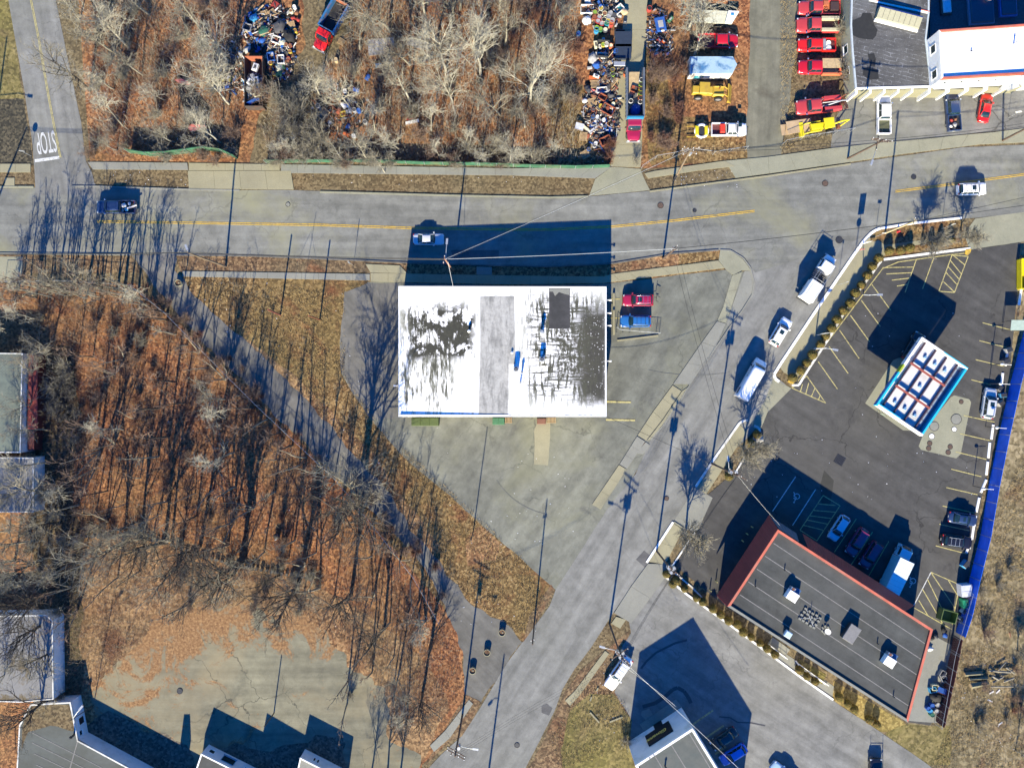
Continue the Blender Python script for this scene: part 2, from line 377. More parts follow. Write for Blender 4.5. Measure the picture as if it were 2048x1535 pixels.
# ---------------------------------------------------------------- the ground, stacked sheets 4 mm apart
g = MB(); g.add([(-420, -420, 0), (420, -420, 0), (420, 420, 0), (-420, 420, 0)], [(0, 1, 2, 3)])
g.build('ground', m_dirt, kind='structure')
sheet('woodland_ground', [(-500, 560), (0, 565), (270, 568), (350, 640), (480, 760), (620, 900), (760, 1060), (880, 1200), (925, 1290), (935, 1400), (850, 1530), (820, 1900), (-500, 1900)], 1, m_leaf, .6)
sheet('dark_leaf_strip', [(60, 690), (150, 700), (160, 820), (150, 1000), (165, 1150), (160, 1400), (100, 1410), (60, 1000)], 3, litter('shade_darkened_litter', (.014, .009, .005), (.06, .036, .018), (.16, .1, .05), second=(.09, .075, .035), amt=.7), 1.2, freq=.2)  # mulch strip; shadow of the houses and crowns is put into its dark colour
sheet('clearing_ground', [(150, 1060), (330, 1070), (480, 1110), (640, 1170), (760, 1240), (860, 1330), (900, 1420), (800, 1600), (170, 1600), (150, 1250)], 2, m_leaf2, .8, freq=.2)
sheet('top_yard_ground', [(113, -600), (180, 322), (1222, 331), (1300, 337), (1500, 318), (1500, -600)], 1, m_leaf, 0)
sheet('top_dirt_yard', [(585, -300), (735, -300), (700, 60), (650, 130), (655, 210), (600, 325), (500, 325), (520, 230), (560, 170), (610, 90)], 2, m_dirt, .9)
sheet('tan_weeds_ground', [(1120, 170), (1165, 170), (1180, 290), (1225, 330), (1120, 325), (1090, 250)], 2, m_drygrass, .8)
sheet('tan_weeds_ground', [(1293, 60), (1330, 110), (1345, 220), (1500, 270), (1500, 322), (1300, 334), (1290, 200)], 2, m_drygrass, .6)
sheet('lawn', [(-400, -300), (12, -300), (20, 0), (48, 198), (-400, 198)], 1, m_green, .3)
sheet('mulch_bed', [(-400, 198), (48, 198), (68, 330), (-400, 330)], 2, m_mulch, .3)
sheet('dry_grass_triangle', [(350, 512), (820, 528), (1250, 520), (1440, 500), (1440, 560), (720, 600), (1111, 1179), (1046, 1284), (1000, 1320), (960, 1300), (400, 640)], 1, m_drygrass, .1)
sheet('leaf_verge', [(355, 510), (735, 520), (735, 545), (360, 542)], 2, m_verge, .1)
sheet('leaf_verge', [(-100, 508), (262, 512), (285, 545), (-100, 548)], 2, m_verge, .1)
sheet('leaf_verge', [(735, 524), (1226, 530), (1345, 508), (1345, 535), (1200, 552), (735, 548)], 2, m_verge, .05)
sheet('leaf_drift', [(560, 790), (617, 812), (687, 890), (727, 932), (775, 985), (825, 1067), (870, 1115), (880, 1090), (800, 985), (745, 905), (690, 850), (620, 780), (500, 680), (480, 680)], 2, m_leaf2, .5)
sheet('leaf_drift', [(960, 1050), (1000, 1085), (990, 1120), (940, 1130), (930, 1080)], 2, m_leaf2, .9)
sheet('field_ground', [(2041, 484), (2600, 484), (2600, 1900), (1700, 1900), (1850, 1535), (1760, 1463), (1816, 1445), (1890, 1450), (1925, 1278), (1960, 1070), (2010, 800)], 1, m_tan, .3)
sheet('straw_bed', [(1667, 1360), (1808, 1443), (1830, 1470), (1761, 1462), (1666, 1400)], 2, m_straw, .1)
sheet('olive_grass', [(1820, 1446), (1900, 1450), (1900, 1530), (1850, 1530), (1770, 1466)], 2, m_green, .4)
# left olive pavement in the clearing
sheet('old_pavement', [(185, 1400), (230, 1340), (280, 1300), (310, 1245), (400, 1215), (520, 1205), (600, 1225), (665, 1280), (700, 1325), (755, 1365), (780, 1410), (795, 1470), (850, 1532), (870, 1640), (150, 1640), (175, 1500)], 3, m_concy, 2.2, freq=.3, step=.6)
sheet('old_pavement', [(262, 1300), (272, 1296), (273, 1325), (262, 1328), (252, 1312)], 3, m_concy, .5)
# roads
sheet('yard_driveway', [(1505, -400), (1600, -400), (1596, 60), (1580, 200), (1562, 308), (1495, 322), (1492, 240), (1500, 100)], 3, m_yard, .35)
sheet('worn_lot', [(735, 563), (1030, 571), (1206, 567), (1450, 540), (1520, 545), (1520, 620), (1400, 760), (1300, 900), (1215, 1030), (1111, 1179), (1024, 1100), (979, 1063), (942, 1030), (899, 990), (837, 940), (799, 905), (742, 838), (702, 780), (682, 746), (679, 684), (687, 621), (689, 584), (729, 581)], 3, m_lot, .12)
sheet('dark_strip', [(689, 586), (735, 565), (795, 567), (795, 835), (742, 838), (702, 780), (682, 740), (680, 690)], 4, m_path, .15)
sheet('diagonal_street', [(1480, 480), (1790, 440), (1741, 466), (1726, 483), (1706, 512), (1640, 612), (1561, 728), (1548, 750), (1583, 778), (1535, 825), (1500, 870), (1391, 973), (1350, 1040), (1296, 1126), (1274, 1158), (1224, 1228), (1184, 1291), (1149, 1338), (1124, 1378), (1109, 1421), (1074, 1491), (1051, 1535), (960, 1720), (740, 1720), (857, 1535), (882, 1508), (924, 1471), (947, 1436), (1006, 1338), (1022, 1313), (1046, 1282), (1069, 1251), (1099, 1211), (1111, 1179), (1214, 1019), (1234, 993), (1271, 948), (1301, 880), (1361, 800), (1394, 745), (1424, 706), (1459, 654), (1504, 589), (1508, 564)], 5, m_street, .06)
sheet('main_road', [(-700, 375), (71, 375), (191, 372), (480, 380), (570, 380), (760, 386), (900, 391), (1100, 395), (1178, 393), (1299, 382), (1536, 350), (1701, 327), (1923, 295), (2048, 290), (2600, 200), (2600, 330), (2048, 425), (1950, 436), (1925, 437), (1823, 447), (1761, 457), (1700, 486), (1510, 545), (1490, 516), (1461, 501), (1430, 500), (1345, 508), (1226, 528), (1100, 534), (960, 531), (820, 527), (700, 521), (508, 512), (375, 509), (0, 508), (-700, 508)], 6, m_road, .04)
sheet('side_road', [(-60, -400), (17, 0), (32, 87), (50, 187), (66, 295), (71, 376), (71, 390), (192, 390), (190, 370), (184, 345), (172, 322), (162, 242), (132, 100), (112, 0), (40, -400)], 7, m_road2, .04)
sheet('footpath', [(262, 510), (315, 575), (350, 625), (400, 680), (470, 745), (520, 800), (580, 860), (650, 925), (700, 980), (760, 1040), (820, 1100), (862, 1151), (902, 1238), (922, 1301), (932, 1388), (962, 1403), (1006, 1338), (1022, 1313), (1044, 1284), (1022, 1251), (982, 1231), (937, 1201), (894, 1151), (887, 1130), (825, 1063), (775, 980), (727, 928), (687, 885), (617, 805), (570, 755), (512, 701), (437, 634), (390, 596), (365, 559), (350, 540), (352, 511)], 4, m_path, .42, freq=.5, step=.7)
sheet('pavement_edge', [(1489, 542), (1503, 541), (1508, 564), (1504, 589), (1484, 621), (1459, 654), (1452, 646), (1463, 616)], 6, m_conc3, .03)
sheet('street_verge', [(1046, 1284), (1058, 1232), (1102, 1168), (1110, 1180), (1070, 1250)], 6, m_verge, .04)
sheet('street_verge', [(932, 1388), (962, 1403), (947, 1436), (924, 1471), (905, 1480), (880, 1500), (850, 1530), (900, 1440)], 6, m_verge, .1)
# lower grey lot and dark filling-station lot
sheet('lower_lot', [(1274, 1158), (1296, 1126), (1329, 1153), (1374, 1190), (1449, 1243), (1534, 1305), (1666, 1400), (1761, 1463), (1836, 1513), (2000, 1640), (1900, 1900), (1400, 1900), (1255, 1480), (1264, 1440), (1229, 1383), (1245, 1290), (1262, 1265), (1258, 1243)], 7, m_lot2, .1)
sheet('station_lot', [(1767, 519), (1941, 499), (2041, 485), (2036, 560), (2020, 740), (1990, 880), (1962, 1000), (1936, 1160), (1915, 1300), (1895, 1400), (1860, 1450), (1816, 1443), (1660, 1340), (1455, 1215), (1349, 1130), (1394, 1063), (1414, 990), (1469, 943), (1519, 862), (1536, 823), (1583, 776), (1593, 759)], 8, m_gas, .06)
sheet('forecourt_paving', [(1661, 297), (1668, 240), (1700, 188), (2300, 150), (2300, 215), (2048, 257), (1786, 283)], 5, m_lot3, .05)
sheet('rear_yard_paving', [(1852, 1262), (1905, 1290), (1880, 1445), (1816, 1440)], 9, m_conc3, .1)
# pads and patches
sheet('pump_pad', [(1786, 720), (1860, 690), (1930, 740), (1850, 862), (1806, 860), (1730, 806)], 9, m_conc, 0)
sheet('tank_pad', [(1901, 794), (1908, 790), (1938, 798), (1942, 804), (1921, 908), (1912, 916), (1842, 899), (1837, 892), (1846, 868), (1880, 820)], 10, m_conc, 0)
sheet('asphalt_patch', [(902, 500), (998, 500), (997, 518), (906, 516)], 7, m_patch, .05)
sheet('asphalt_patch', [(1272, 1118), (1288, 1100), (1300, 1110), (1296, 1140)], 7, m_patch, .05)
sheet('asphalt_patch', [(1083, 1411), (1094, 1406), (1105, 1415), (1098, 1430), (1083, 1424)], 7, m_patch, .03)
sheet('asphalt_patch', [(1648, 940), (1668, 960), (1660, 1010), (1642, 1005), (1640, 970)], 9, asphalt('black_patch', (.018, .018, .019), (.026, .026, .026), crack=0, dustamt=.1), .1)
sheet('concrete_strip', [(1068, 862), (1075, 843), (1100, 843), (1100, 875), (1096, 930), (1068, 928)], 4, m_conc2, .15)
sheet('paved_apron', [(1178, 392), (1190, 358), (1224, 334), (1281, 338), (1286, 352), (1300, 381)], 7, m_conc, .05)
sheet('paved_apron', [(-300, 513), (45, 513), (44, 550), (30, 560), (-300, 565)], 4, m_conc, .1)
sheet('paved_walk', [(1950, 437), (2048, 424), (2300, 385), (2300, 455), (2041, 484), (1941, 499), (1920, 480)], 7, m_conc, .05)
sheet('paved_walk', [(1548, 752), (1561, 765), (1583, 776), (1536, 823), (1519, 862), (1500, 850), (1530, 800)], 7, m_conc, .06)
sheet('paved_walk', [(1726, 486), (1741, 470), (1770, 490), (1920, 470), (1915, 492), (1760, 512), (1593, 757), (1568, 745), (1560, 735), (1640, 612)], 7, m_conc2, .03)
sheet('tan_bed', [(1741, 466), (1761, 458), (1823, 448), (1923, 437), (1926, 452), (1740, 484)], 8, m_drygrass, .05)
sheet('shrub_bed', [(1767, 516), (1775, 500), (1930, 474), (1938, 497)], 8, m_drygrass, .05)
sheet('green_edge', [(920, 1485), (1000, 1350), (1010, 1350), (935, 1500)], 3, m_conc, .1)
sheet('grass_lawn', [(1259, 1260), (1229, 1383), (1264, 1440), (1259, 1490), (1275, 1560), (1150, 1640), (1040, 1600), (1060, 1535), (1080, 1491), (1112, 1425), (1128, 1385), (1160, 1340)], 6, m_verge, .15)
sheet('grass_lawn', [(1180, 1385), (1228, 1386), (1262, 1440), (1259, 1490), (1278, 1600), (1150, 1640), (1120, 1500), (1140, 1420)], 7, m_green, .5)
sheet('shrub_bed', [(1534, 1304), (1548, 1290), (1668, 1372), (1664, 1398)], 9, m_conc3, .03)
sheet('green_patch', [(1590, 1332), (1598, 1316), (1652, 1348), (1644, 1368)], 10, m_green, .1)
sheet('loose_leaves_patch', [(1305, 515), (1358, 508), (1356, 533), (1325, 536)], 8, m_leaf2, .4)

sheet('island_gap', [(1391, 973), (1425, 995), (1395, 1062), (1366, 1058), (1346, 1043)], 9, m_conc3, .05)
sheet('island_strip', [(1391, 973), (1479, 845), (1492, 850), (1402, 980)], 9, m_conc3, 0)
dk_ = litter('dark_yard_dirt', (.03, .025, .018), (.09, .075, .055), (.2, .16, .11), second=(.12, .11, .085), amt=.6)
sheet('dark_dirt', [(172, 1440), (215, 1425), (330, 1470), (368, 1490), (390, 1530), (370, 1640), (200, 1600), (160, 1500)], 4, dk_, 1.2, freq=.3)
sheet('dark_dirt', [(420, 1500), (470, 1490), (540, 1500), (600, 1480), (680, 1470), (690, 1520), (680, 1640), (420, 1640)], 4, dk_, 1.5, freq=.3)

# ---------------------------------------------------------------- concrete slabs of the footways, one by one
def slabs(root, left, right, mat, n_each=None, length=2.7, top=.11, lvl0=.0, gap=.03, jitter=.012):
    """left/right: photo polylines of equal count; slabs laid between them"""
    L_ = [Vector((*P(*p), 0)) for p in left]; R_ = [Vector((*P(*p), 0)) for p in right]
    for i in range(len(L_) - 1):
        mid = ((L_[i + 1] - L_[i]).length + (R_[i + 1] - R_[i]).length) / 2
        n = max(1, round(mid / length))
        for k in range(n):
            g0 = gap / 2 / mid; a, b = k / n + g0, (k + 1) / n - g0
            q = [L_[i].lerp(L_[i + 1], a), L_[i].lerp(L_[i + 1], b), R_[i].lerp(R_[i + 1], b), R_[i].lerp(R_[i + 1], a)]
            dz = rnd.uniform(-jitter, jitter)
            MB().prism([(v.x, v.y) for v in q], lvl0 - .02, top + dz).build('slab', mat, root)
def sroot(name='sidewalk'): return empty(name, kind='structure')
r = sroot(); slabs(r, [(365, 542), (740, 548)], [(365, 553), (740, 561)], m_conc3)
r = sroot(); slabs(r, [(741, 546), (1024, 551), (1206, 553), (1224, 548), (1324, 535), (1374, 529), (1436, 521)], [(741, 563), (1024, 569), (1206, 566), (1241, 562), (1341, 549), (1384, 544), (1449, 536)], m_conc2)
slabs(r, [(731, 528), (800, 531)], [(741, 545), (815, 547)], m_conc2)
slabs(r, [(953, 533), (984, 534)], [(953, 549), (984, 550)], m_conc3)
corner = [(1437, 521), (1440, 501), (1461, 502), (1485, 518), (1500, 538), (1503, 541), (1483, 541), (1466, 550), (1450, 537)]
MB().prism([P(*p) for p in corner], -.02, .115).build('slab', m_conc, r)
slabs(r, [(1464, 551), (1446, 614), (1434, 641)], [(1484, 543), (1462, 616), (1451, 646)], m_conc)
r = sroot(); slabs(r, [(1434, 642), (1404, 684), (1346, 768)], [(1451, 647), (1431, 694), (1380, 768)], m_conc3, length=3.4)
slabs(r, [(1345, 770), (1306, 823), (1275, 870)], [(1362, 781), (1324, 838), (1292, 880)], m_conc2, length=2.2)
slabs(r, [(1364, 782), (1326, 839), (1294, 880)], [(1379, 771), (1342, 827), (1302, 878)], m_conc2, length=3.0)
slabs(r, [(1274, 872), (1239, 928)], [(1290, 882), (1254, 937)], m_conc3, length=1.6)
slabs(r, [(1292, 883), (1272, 906)], [(1300, 890), (1286, 908)], m_conc3, length=2.2)
slabs(r, [(1238, 929), (1184, 1008)], [(1253, 938), (1201, 1018)], m_conc2, length=2.3)
r = sroot(); slabs(r, [(175, 324), (375, 326)], [(186, 339), (377, 340)], m_conc3)
slabs(r, [(376, 342), (582, 342)], [(378, 378), (588, 379)], m_conc2, length=4.6)
slabs(r, [(378, 326), (560, 329)], [(378, 341), (560, 341)], m_conc2)
slabs(r, [(562, 329), (1024, 337), (1224, 334)], [(562, 346), (1024, 351), (1190, 357)], m_conc3)
r = sroot(); slabs(r, [(-60, 328), (62, 328)], [(-60, 345), (62, 345)], m_conc2)
slabs(r, [(10, 356), (30, 356)], [(10, 373), (30, 373)], m_conc2)
r = sroot(); slabs(r, [(1289, 347), (1310, 342), (1449, 322)], [(1296, 357), (1399, 341), (1470, 333)], m_conc2)
slabs(r, [(1450, 322), (1536, 314), (1661, 297), (1786, 283), (1986, 265), (2048, 257), (2200, 235)], [(1471, 356), (1538, 347), (1701, 324), (1800, 309), (1960, 289), (2048, 285), (2200, 262)], m_conc, length=3.6)
r = sroot(); slabs(r, [(1348, 1128), (1300, 1195), (1262, 1245)], [(1296, 1126), (1262, 1172), (1228, 1225)], m_conc3, length=3.8)
slabs(r, [(1232, 1232), (1222, 1246)], [(1252, 1238), (1240, 1256)], m_conc2, length=1.3)
slabs(r, [(1210, 1300), (1150, 1380), (1130, 1400)], [(1218, 1306), (1160, 1388), (1140, 1410)], m_conc2, length=4)
r = sroot(); slabs(r, [(938, 1398), (890, 1460), (860, 1490)], [(946, 1406), (900, 1474), (868, 1502)], m_conc3, length=4)
r = sroot('driveway'); slabs(r, [(1256, -80), (1245, 60), (1234, 108), (1228, 200), (1222, 290), (1221, 333)], [(1297, -80), (1293, 60), (1288, 130), (1286, 200), (1284, 290), (1281, 335)], m_conc2, length=7.5, top=.05)
r = sroot(); slabs(r, [(1394, 975), (1478, 848)], [(1412, 988), (1494, 862)], m_conc2, length=2.6)
slabs(r, [(1346, 1045), (1295, 1122)], [(1366, 1058), (1330, 1128)], m_conc2, length=3.2)
r = sroot('ramp_slabs'); slabs(r, [(1534, 1287), (1569, 1312)], [(1545, 1273), (1580, 1298)], m_conc3, length=2.6)

# ---------------------------------------------------------------- kerbs: one stone after another
def kerb(px, w, hgt, mat, label, piece=2.4, name='kerb', hpx=0, kind='structure', z0=-.02):
    root = empty(name, kind=kind, label=label)
    pts = [Vector((*P(p[0], p[1]), 0)) for p in px]
    for i in range(len(pts) - 1):
        d = pts[i + 1] - pts[i]; n = max(1, round(d.length / piece)); u = d.normalized()
        for k in range(n):
            a, b = pts[i] + d * (k / n), pts[i] + d * ((k + 1) / n)
            c = (a + b) / 2
            MB().obox((c.x, c.y), (u.x, u.y), (b - a).length / 2 - .012, w / 2, z0, hgt + rnd.uniform(-.006, .006)).build('kerb_stone', mat, root)
    return root
kerb([(1761, 457), (1823, 447), (1923, 436)], .34, .16, white_paint, None)
kerb([(1548, 748), (1561, 727), (1636, 614), (1711, 504), (1726, 483), (1741, 467), (1750, 461), (1760, 457)], .42, .17, white_paint, None)
kerb([(1548, 749), (1550, 757), (1558, 763)], .42, .17, white_paint, None, 1.0)
kerb([(1767, 519), (1850, 508), (1940, 497)], .36, .16, white_paint, None)
kerb([(1583, 770), (1597, 770), (1610, 748), (1660, 672), (1700, 605), (1762, 522)], .35, .14, worn_white, None)
kerb([(1391, 973), (1424, 923), (1479, 845), (1489, 840), (1496, 840)], .36, .16, worn_white, None)
kerb([(1508, 851), (1517, 855), (1520, 864)], .4, .16, worn_white, None, 1.0)
kerb([(1346, 1043), (1293, 1124)], .34, .16, white_paint, None)
kerb([(1347, 1043), (1367, 1056)], .25, .16, m_conc, None)
kerb([(1499, 898), (1470, 945)], .25, .14, worn_white, None)
kerb([(1390, 1063), (1345, 1130)], .25, .14, worn_white, None)
kerb([(1329, 1151), (1374, 1188), (1449, 1241), (1534, 1303), (1600, 1352), (1666, 1398)], .3, .16, white_paint, None)
kerb([(1346, 1142), (1382, 1172), (1410, 1200)], .25, .16, worn_white, None)
kerb([(1299, 383), (1536, 352), (1701, 328)], .22, .15, m_conc2, None)
kerb([(640, 384), (760, 387), (900, 391), (1100, 395), (1176, 393)], .25, .15, m_conc, None)
kerb([(-60, 374), (68, 374)], .25, .15, m_conc, None)
kerb([(144, 373), (195, 373), (375, 379), (480, 381)], .22, .14, m_conc3, None)
kerb([(-60, 507), (262, 509)], .3, .15, m_conc3, None)
kerb([(352, 510), (508, 512), (700, 520), (820, 526), (960, 530), (1100, 533), (1226, 527), (1345, 507), (1437, 500)], .22, .14, dsteel if 0 else m_path, None)
kerb([(1440, 500), (1461, 501), (1486, 516), (1501, 536), (1508, 564), (1504, 589), (1484, 621), (1459, 654), (1424, 706), (1394, 744), (1361, 800), (1324, 853), (1301, 879)], .18, .13, m_conc3, None)
# white wheel stops along the blue fence
wp = [((1986, 848), (1982, 878)), ((1979, 884), (1976, 915)), ((1975, 922), (1972, 949)), ((1972, 958), (1961, 984)), ((1958, 994), (1952, 1023)), ((1947, 1050), (1943, 1078)), ((2014, 706), (2010, 731)), ((2005, 745), (2002, 772)), ((2042, 577), (2037, 610)), ((1938, 1085), (1932, 1105))]
for i, (a, b) in enumerate(sorted(wp, key=lambda q: q[0][1])):
    A, B = Vector(P(*a)), Vector(P(*b)); c = (A + B) / 2; u = (B - A).normalized()
    e = empty('wheel_stop', (c.x, c.y, 0), math.atan2(u.y, u.x), 'white painted wheel stop beside the blue fence, %s from the road' % ordn(i), 'wheel stop', 'white wheel stops along the blue fence')
    MB().bev(-(B - A).length / 2, (B - A).length / 2, -.2, .2, .035, .2, .08).build('beam', white_paint, e)
    [MB().box(s_ * .75 - .05, s_ * .75 + .05, -.18, .18, .02, .05).build('foot', m_conc3, e) for s_ in (-1, 1)]
# yellow painted kerb end + tan block
MB().prism([P(1930, 499), P(1941, 498), P(1940, 505), P(1935, 510), P(1929, 508)], 0.03, .2).build('kerb_end', yellow_line, None, 'yellow painted kerb end at the corner of the parking lot', 'kerb end')
MB().prism([P(1574, 763), P(1582, 754), P(1594, 758), P(1585, 768)], 0.03, .2).build('kerb_end', yellow_line, None, 'yellow kerb end below the last round shrub', 'kerb end')

# ---------------------------------------------------------------- painted markings
def stripe(m, a, b, w, lvl):
    A, B = Vector(P(*a)), Vector(P(*b)); d = (B - A).normalized(); n = Vector((-d.y, d.x)) * w / 2; z = lvl * .005 + len(m.f) * .00005
    m.add([(*(A - n), z), (*(B - n), z), (*(B + n), z), (*(A + n), z)], [(0, 1, 2, 3)])
def lines(name, segs, w, lvl, mat, **kw):
    m = MB()
    for a, b in segs: stripe(m, a, b, w, lvl)
    return m.build(name, mat, kind='structure', **kw)
def poly2(pts): return list(zip(pts[:-1], pts[1:]))
cl = [(194, 443), (400, 446), (640, 450), (820, 456), (1024, 459), (1100, 459), (1228, 453), (1350, 441), (1509, 422)]
lines('centre_line', poly2([(x, y - 1.6) for x, y in cl]), .13, 12, yellow_line)
lines('centre_line', poly2([(x, y + 1.6) for x, y in cl]), .13, 12, yellow_line)
cl2 = [(1790, 383), (1900, 369), (2048, 349), (2300, 318)]
lines('centre_line', poly2([(x, y - 1.6) for x, y in cl2]), .13, 12, yellow_line)
lines('centre_line', poly2([(x, y + 1.6) for x, y in cl2]), .13, 12, yellow_line)
sl = [(40, -120), (62, 0), (78, 80), (95, 180), (108, 250), (121, 315)]
lines('centre_line', poly2([(x - 1.1, y) for x, y in sl]), .11, 12, pale_yellow)
lines('centre_line', poly2([(x + 1.5, y) for x, y in sl]), .11, 12, pale_yellow)
lines('stop_line', [((70, 322), (119, 315))], .5, 12, white_line)
c8 = lambda x, y: (x / 4 + 1536, y / 4 + 384)
c12 = lambda x, y: (x / 4 + 1536, y / 4 + 768)
cz = lambda x, y: (x / 4.04 + 1780, y / 4.04 + 1100)
Y = []
Y += poly2([c8(915, 613), c8(1040, 560), c8(1180, 540), c8(1470, 500), c8(1570, 490)])
for a, b in [((915, 605), (1165, 600)), ((945, 655), (1150, 645)), ((990, 705), (1135, 688)), ((1030, 752), (1115, 738)), ((1185, 540), (1095, 803)), ((1325, 525), (1235, 775)),
             ((1470, 505), (1600, 515)), ((1600, 515), (1490, 803)), ((1490, 803), (1365, 793)), ((1365, 793), (1470, 505)), ((1478, 505), (1575, 585)), ((1455, 545), (1545, 655)), ((1438, 595), (1525, 695)), ((1420, 640), (1510, 740)), ((1395, 710), (1490, 800)),
             ((915, 613), (240, 1510)), ((830, 740), (980, 945)), ((745, 865), (898, 1075)), ((658, 985), (812, 1197)), ((572, 1105), (727, 1330)), ((487, 1235), (640, 1450)), ((400, 1355), (555, 1575)),
             ((1625, 1500), (1780, 1540)), ((1660, 1340), (1885, 1393)), ((1690, 1188), (1915, 1245)), ((1715, 1045), (1950, 1105))]:
    Y.append((c8(*a), c8(*b)))
for a, b in [((190, 30), (460, 150)), ((460, 150), (310, -65)), ((190, 30), (310, -65)), ((275, 0), (258, 58)), ((325, -10), (300, 78)), ((375, 30), (345, 100)), ((415, 90), (403, 125)),
             ((1565, 250), (1810, 303)), ((1535, 395), (1780, 452)), ((1500, 540), (1745, 600)), ((1465, 678), (1705, 738)), ((1425, 825), (1675, 882)), ((1395, 972), (1660, 1030)), ((1370, 1118), (1610, 1170)), ((1340, 1290), (1590, 1355)),
             ((440, 888), (575, 970)), ((575, 970), (390, 1250)), ((390, 1250), (255, 1165)), ((255, 1165), (440, 888)), ((395, 955), (540, 968)), ((362, 1007), (540, 1022)), ((330, 1050), (505, 1072)), ((305, 1083), (480, 1118)), ((280, 1125), (440, 1165)),
             ((705, 1075), (530, 1340)), ((835, 1180), (665, 1440)), ((965, 1255), (805, 1530))]:
    Y.append((c12(*a), c12(*b)))
for a, b in [((330, 175), (560, 275)), ((560, 275), (500, 600)), ((300, 230), (450, 535)), ((260, 310), (430, 600)), ((330, 178), (525, 468)), ((230, 400), (305, 525)), ((470, 240), (540, 355)), ((190, 460), (495, 635))]:
    Y.append((cz(*a), cz(*b)))
lines('parking_lines', Y, .14, 12, pale_yellow)
lines('white_parking_lines', [(c12(220, 738), c12(35, 1015)), (c12(380, 840), c12(195, 1128)), (cz(330, 175), cz(190, 445))], .14, 12, white_line)
lines('lot_line', [((1440 - 5, 1440), (1426, 1419 + 0))][:0] + [((1386, 1447), (1426, 1419)), ((1410, 1475), (1447, 1450)), ((1430, 1507), (1452, 1492)), ((1212, 803), (1262, 804)), ((1212, 839), (1270, 840))], .28, 12, pale_yellow)
lines('stall_lines', [((1214, 598), (1240, 598)), ((1214, 636), (1240, 636))], .14, 12, pale_yellow)
# faint tyre arcs on the lot
m_arc = simple('tyre_mark', (.128, .13, .112), .9, var=.2)
ar = []
for (cx, cy, r0, a0, a1) in [(1120, 880, 150, 100, 150), (1390, 300, 450, 82, 105)]:
    pp = [(cx + r0 * math.cos(R(a)), cy + r0 * math.sin(R(a))) for a in range(a0, a1, 4)]
    ar += poly2(pp)
lines('tyre_marks', ar, .12, 9, m_arc)
# lettering on the road and wheelchair emblems
def text(s, loc, size, rot, mat, parent=None, ext=.0, name='lettering', sx=1.0, kind=None, bold=.0, shear=0.0):
    cu = bpy.data.curves.new(name, 'FONT'); cu.body = s; cu.size = size; cu.extrude = ext; cu.align_x = 'CENTER'; cu.align_y = 'CENTER'; cu.offset = bold; cu.shear = shear
    cu.materials.append(mat)
    o = bpy.data.objects.new(name, cu); COL.objects.link(o); o.location = loc; o.rotation_euler = rot; o.scale = (sx, 1, 1); o.parent = parent
    bpy.context.view_layer.update(); me = bpy.data.meshes.new_from_object(o); n_ = o.name; mw = (o.location.copy(), o.rotation_euler.copy(), o.scale.copy()); bpy.data.objects.remove(o)
    o = bpy.data.objects.new(name, me); COL.objects.link(o); o.location, o.rotation_euler, o.scale = mw; o.parent = parent
    if kind: o['kind'] = kind
    return o
x, y = P(92.5, 283); text('STOP', (x, y, .066), 4.9, (0, 0, R(180 + 9)), white_line, sx=.27, kind='structure', name='stop_lettering', bold=.03)
def wheelchair(px, py, ang):
    x0, y0 = P(px, py); m = MB(); w = .12
    def seg(a, b):
        A, B = Vector(a), Vector(b); d = (B - A).normalized(); n = Vector((-d.y, d.x)) * w / 2
        q = len(m.f) * .0001; m.add([(*(A - n), q), (*(B - n), q), (*(B + n), q), (*(A + n), q)], [(0, 1, 2, 3)])
    pts = [(.0 + .42 * math.cos(R(a)), -.1 + .42 * math.sin(R(a))) for a in range(100, 370, 18)]
    for a, b in poly2(pts): seg(a, b)
    seg((-.05, .75), (0, .1)); seg((-.03, .42), (.35, .38)); seg((0, .1), (.42, .1)); seg((.42, .13), (.62, -.45)); seg((.6, -.42), (.82, -.34))
    m.add([(-.06 + .13 * math.cos(R(a)), .95 + .13 * math.sin(R(a)), 0) for a in range(0, 360, 45)], [tuple(range(8))])
    o = m.build('wheelchair_emblem', white_line, kind='structure'); o.location = (x0, y0, .063); o.rotation_euler = (0, 0, R(ang))
wheelchair(1593, 993, 150); wheelchair(1825, 1162, 150)
# manholes, drains
def manhole(px, py, r_=.38, mat=cover_m, sq=False, lvl=12, label=None):
    x, y = P(px, py); e = empty('manhole_cover' if not sq else 'drain_grate', (x, y, lvl * .005), R(-30) if sq else 0, label, 'manhole cover' if not sq else 'drain grate')
    if sq:
        m = MB(); m.box(-.75, .75, -.7, -.6, 0, .04); m.box(-.75, .75, .6, .7, 0, .04); m.box(-.75, -.65, -.6, .6, 0, .04); m.box(.65, .75, -.6, .6, 0, .04); m.build('frame', dsteel, e)
        MB().box(-.64, .64, -.59, .59, -.01, .01).build('pit', black_m, e)
        for k in range(6): MB().box(-.6 + k * .22, -.5 + k * .22, -.58, .58, .012, .035).build('bar', dsteel, e)
    else:
        MB().torus((0, 0, .0), r_ + .05, .04, 20, 4).build('ring', dsteel, e); MB().cyl(0, 0, -.01, .02, r_, 20).build('lid', mat, e)
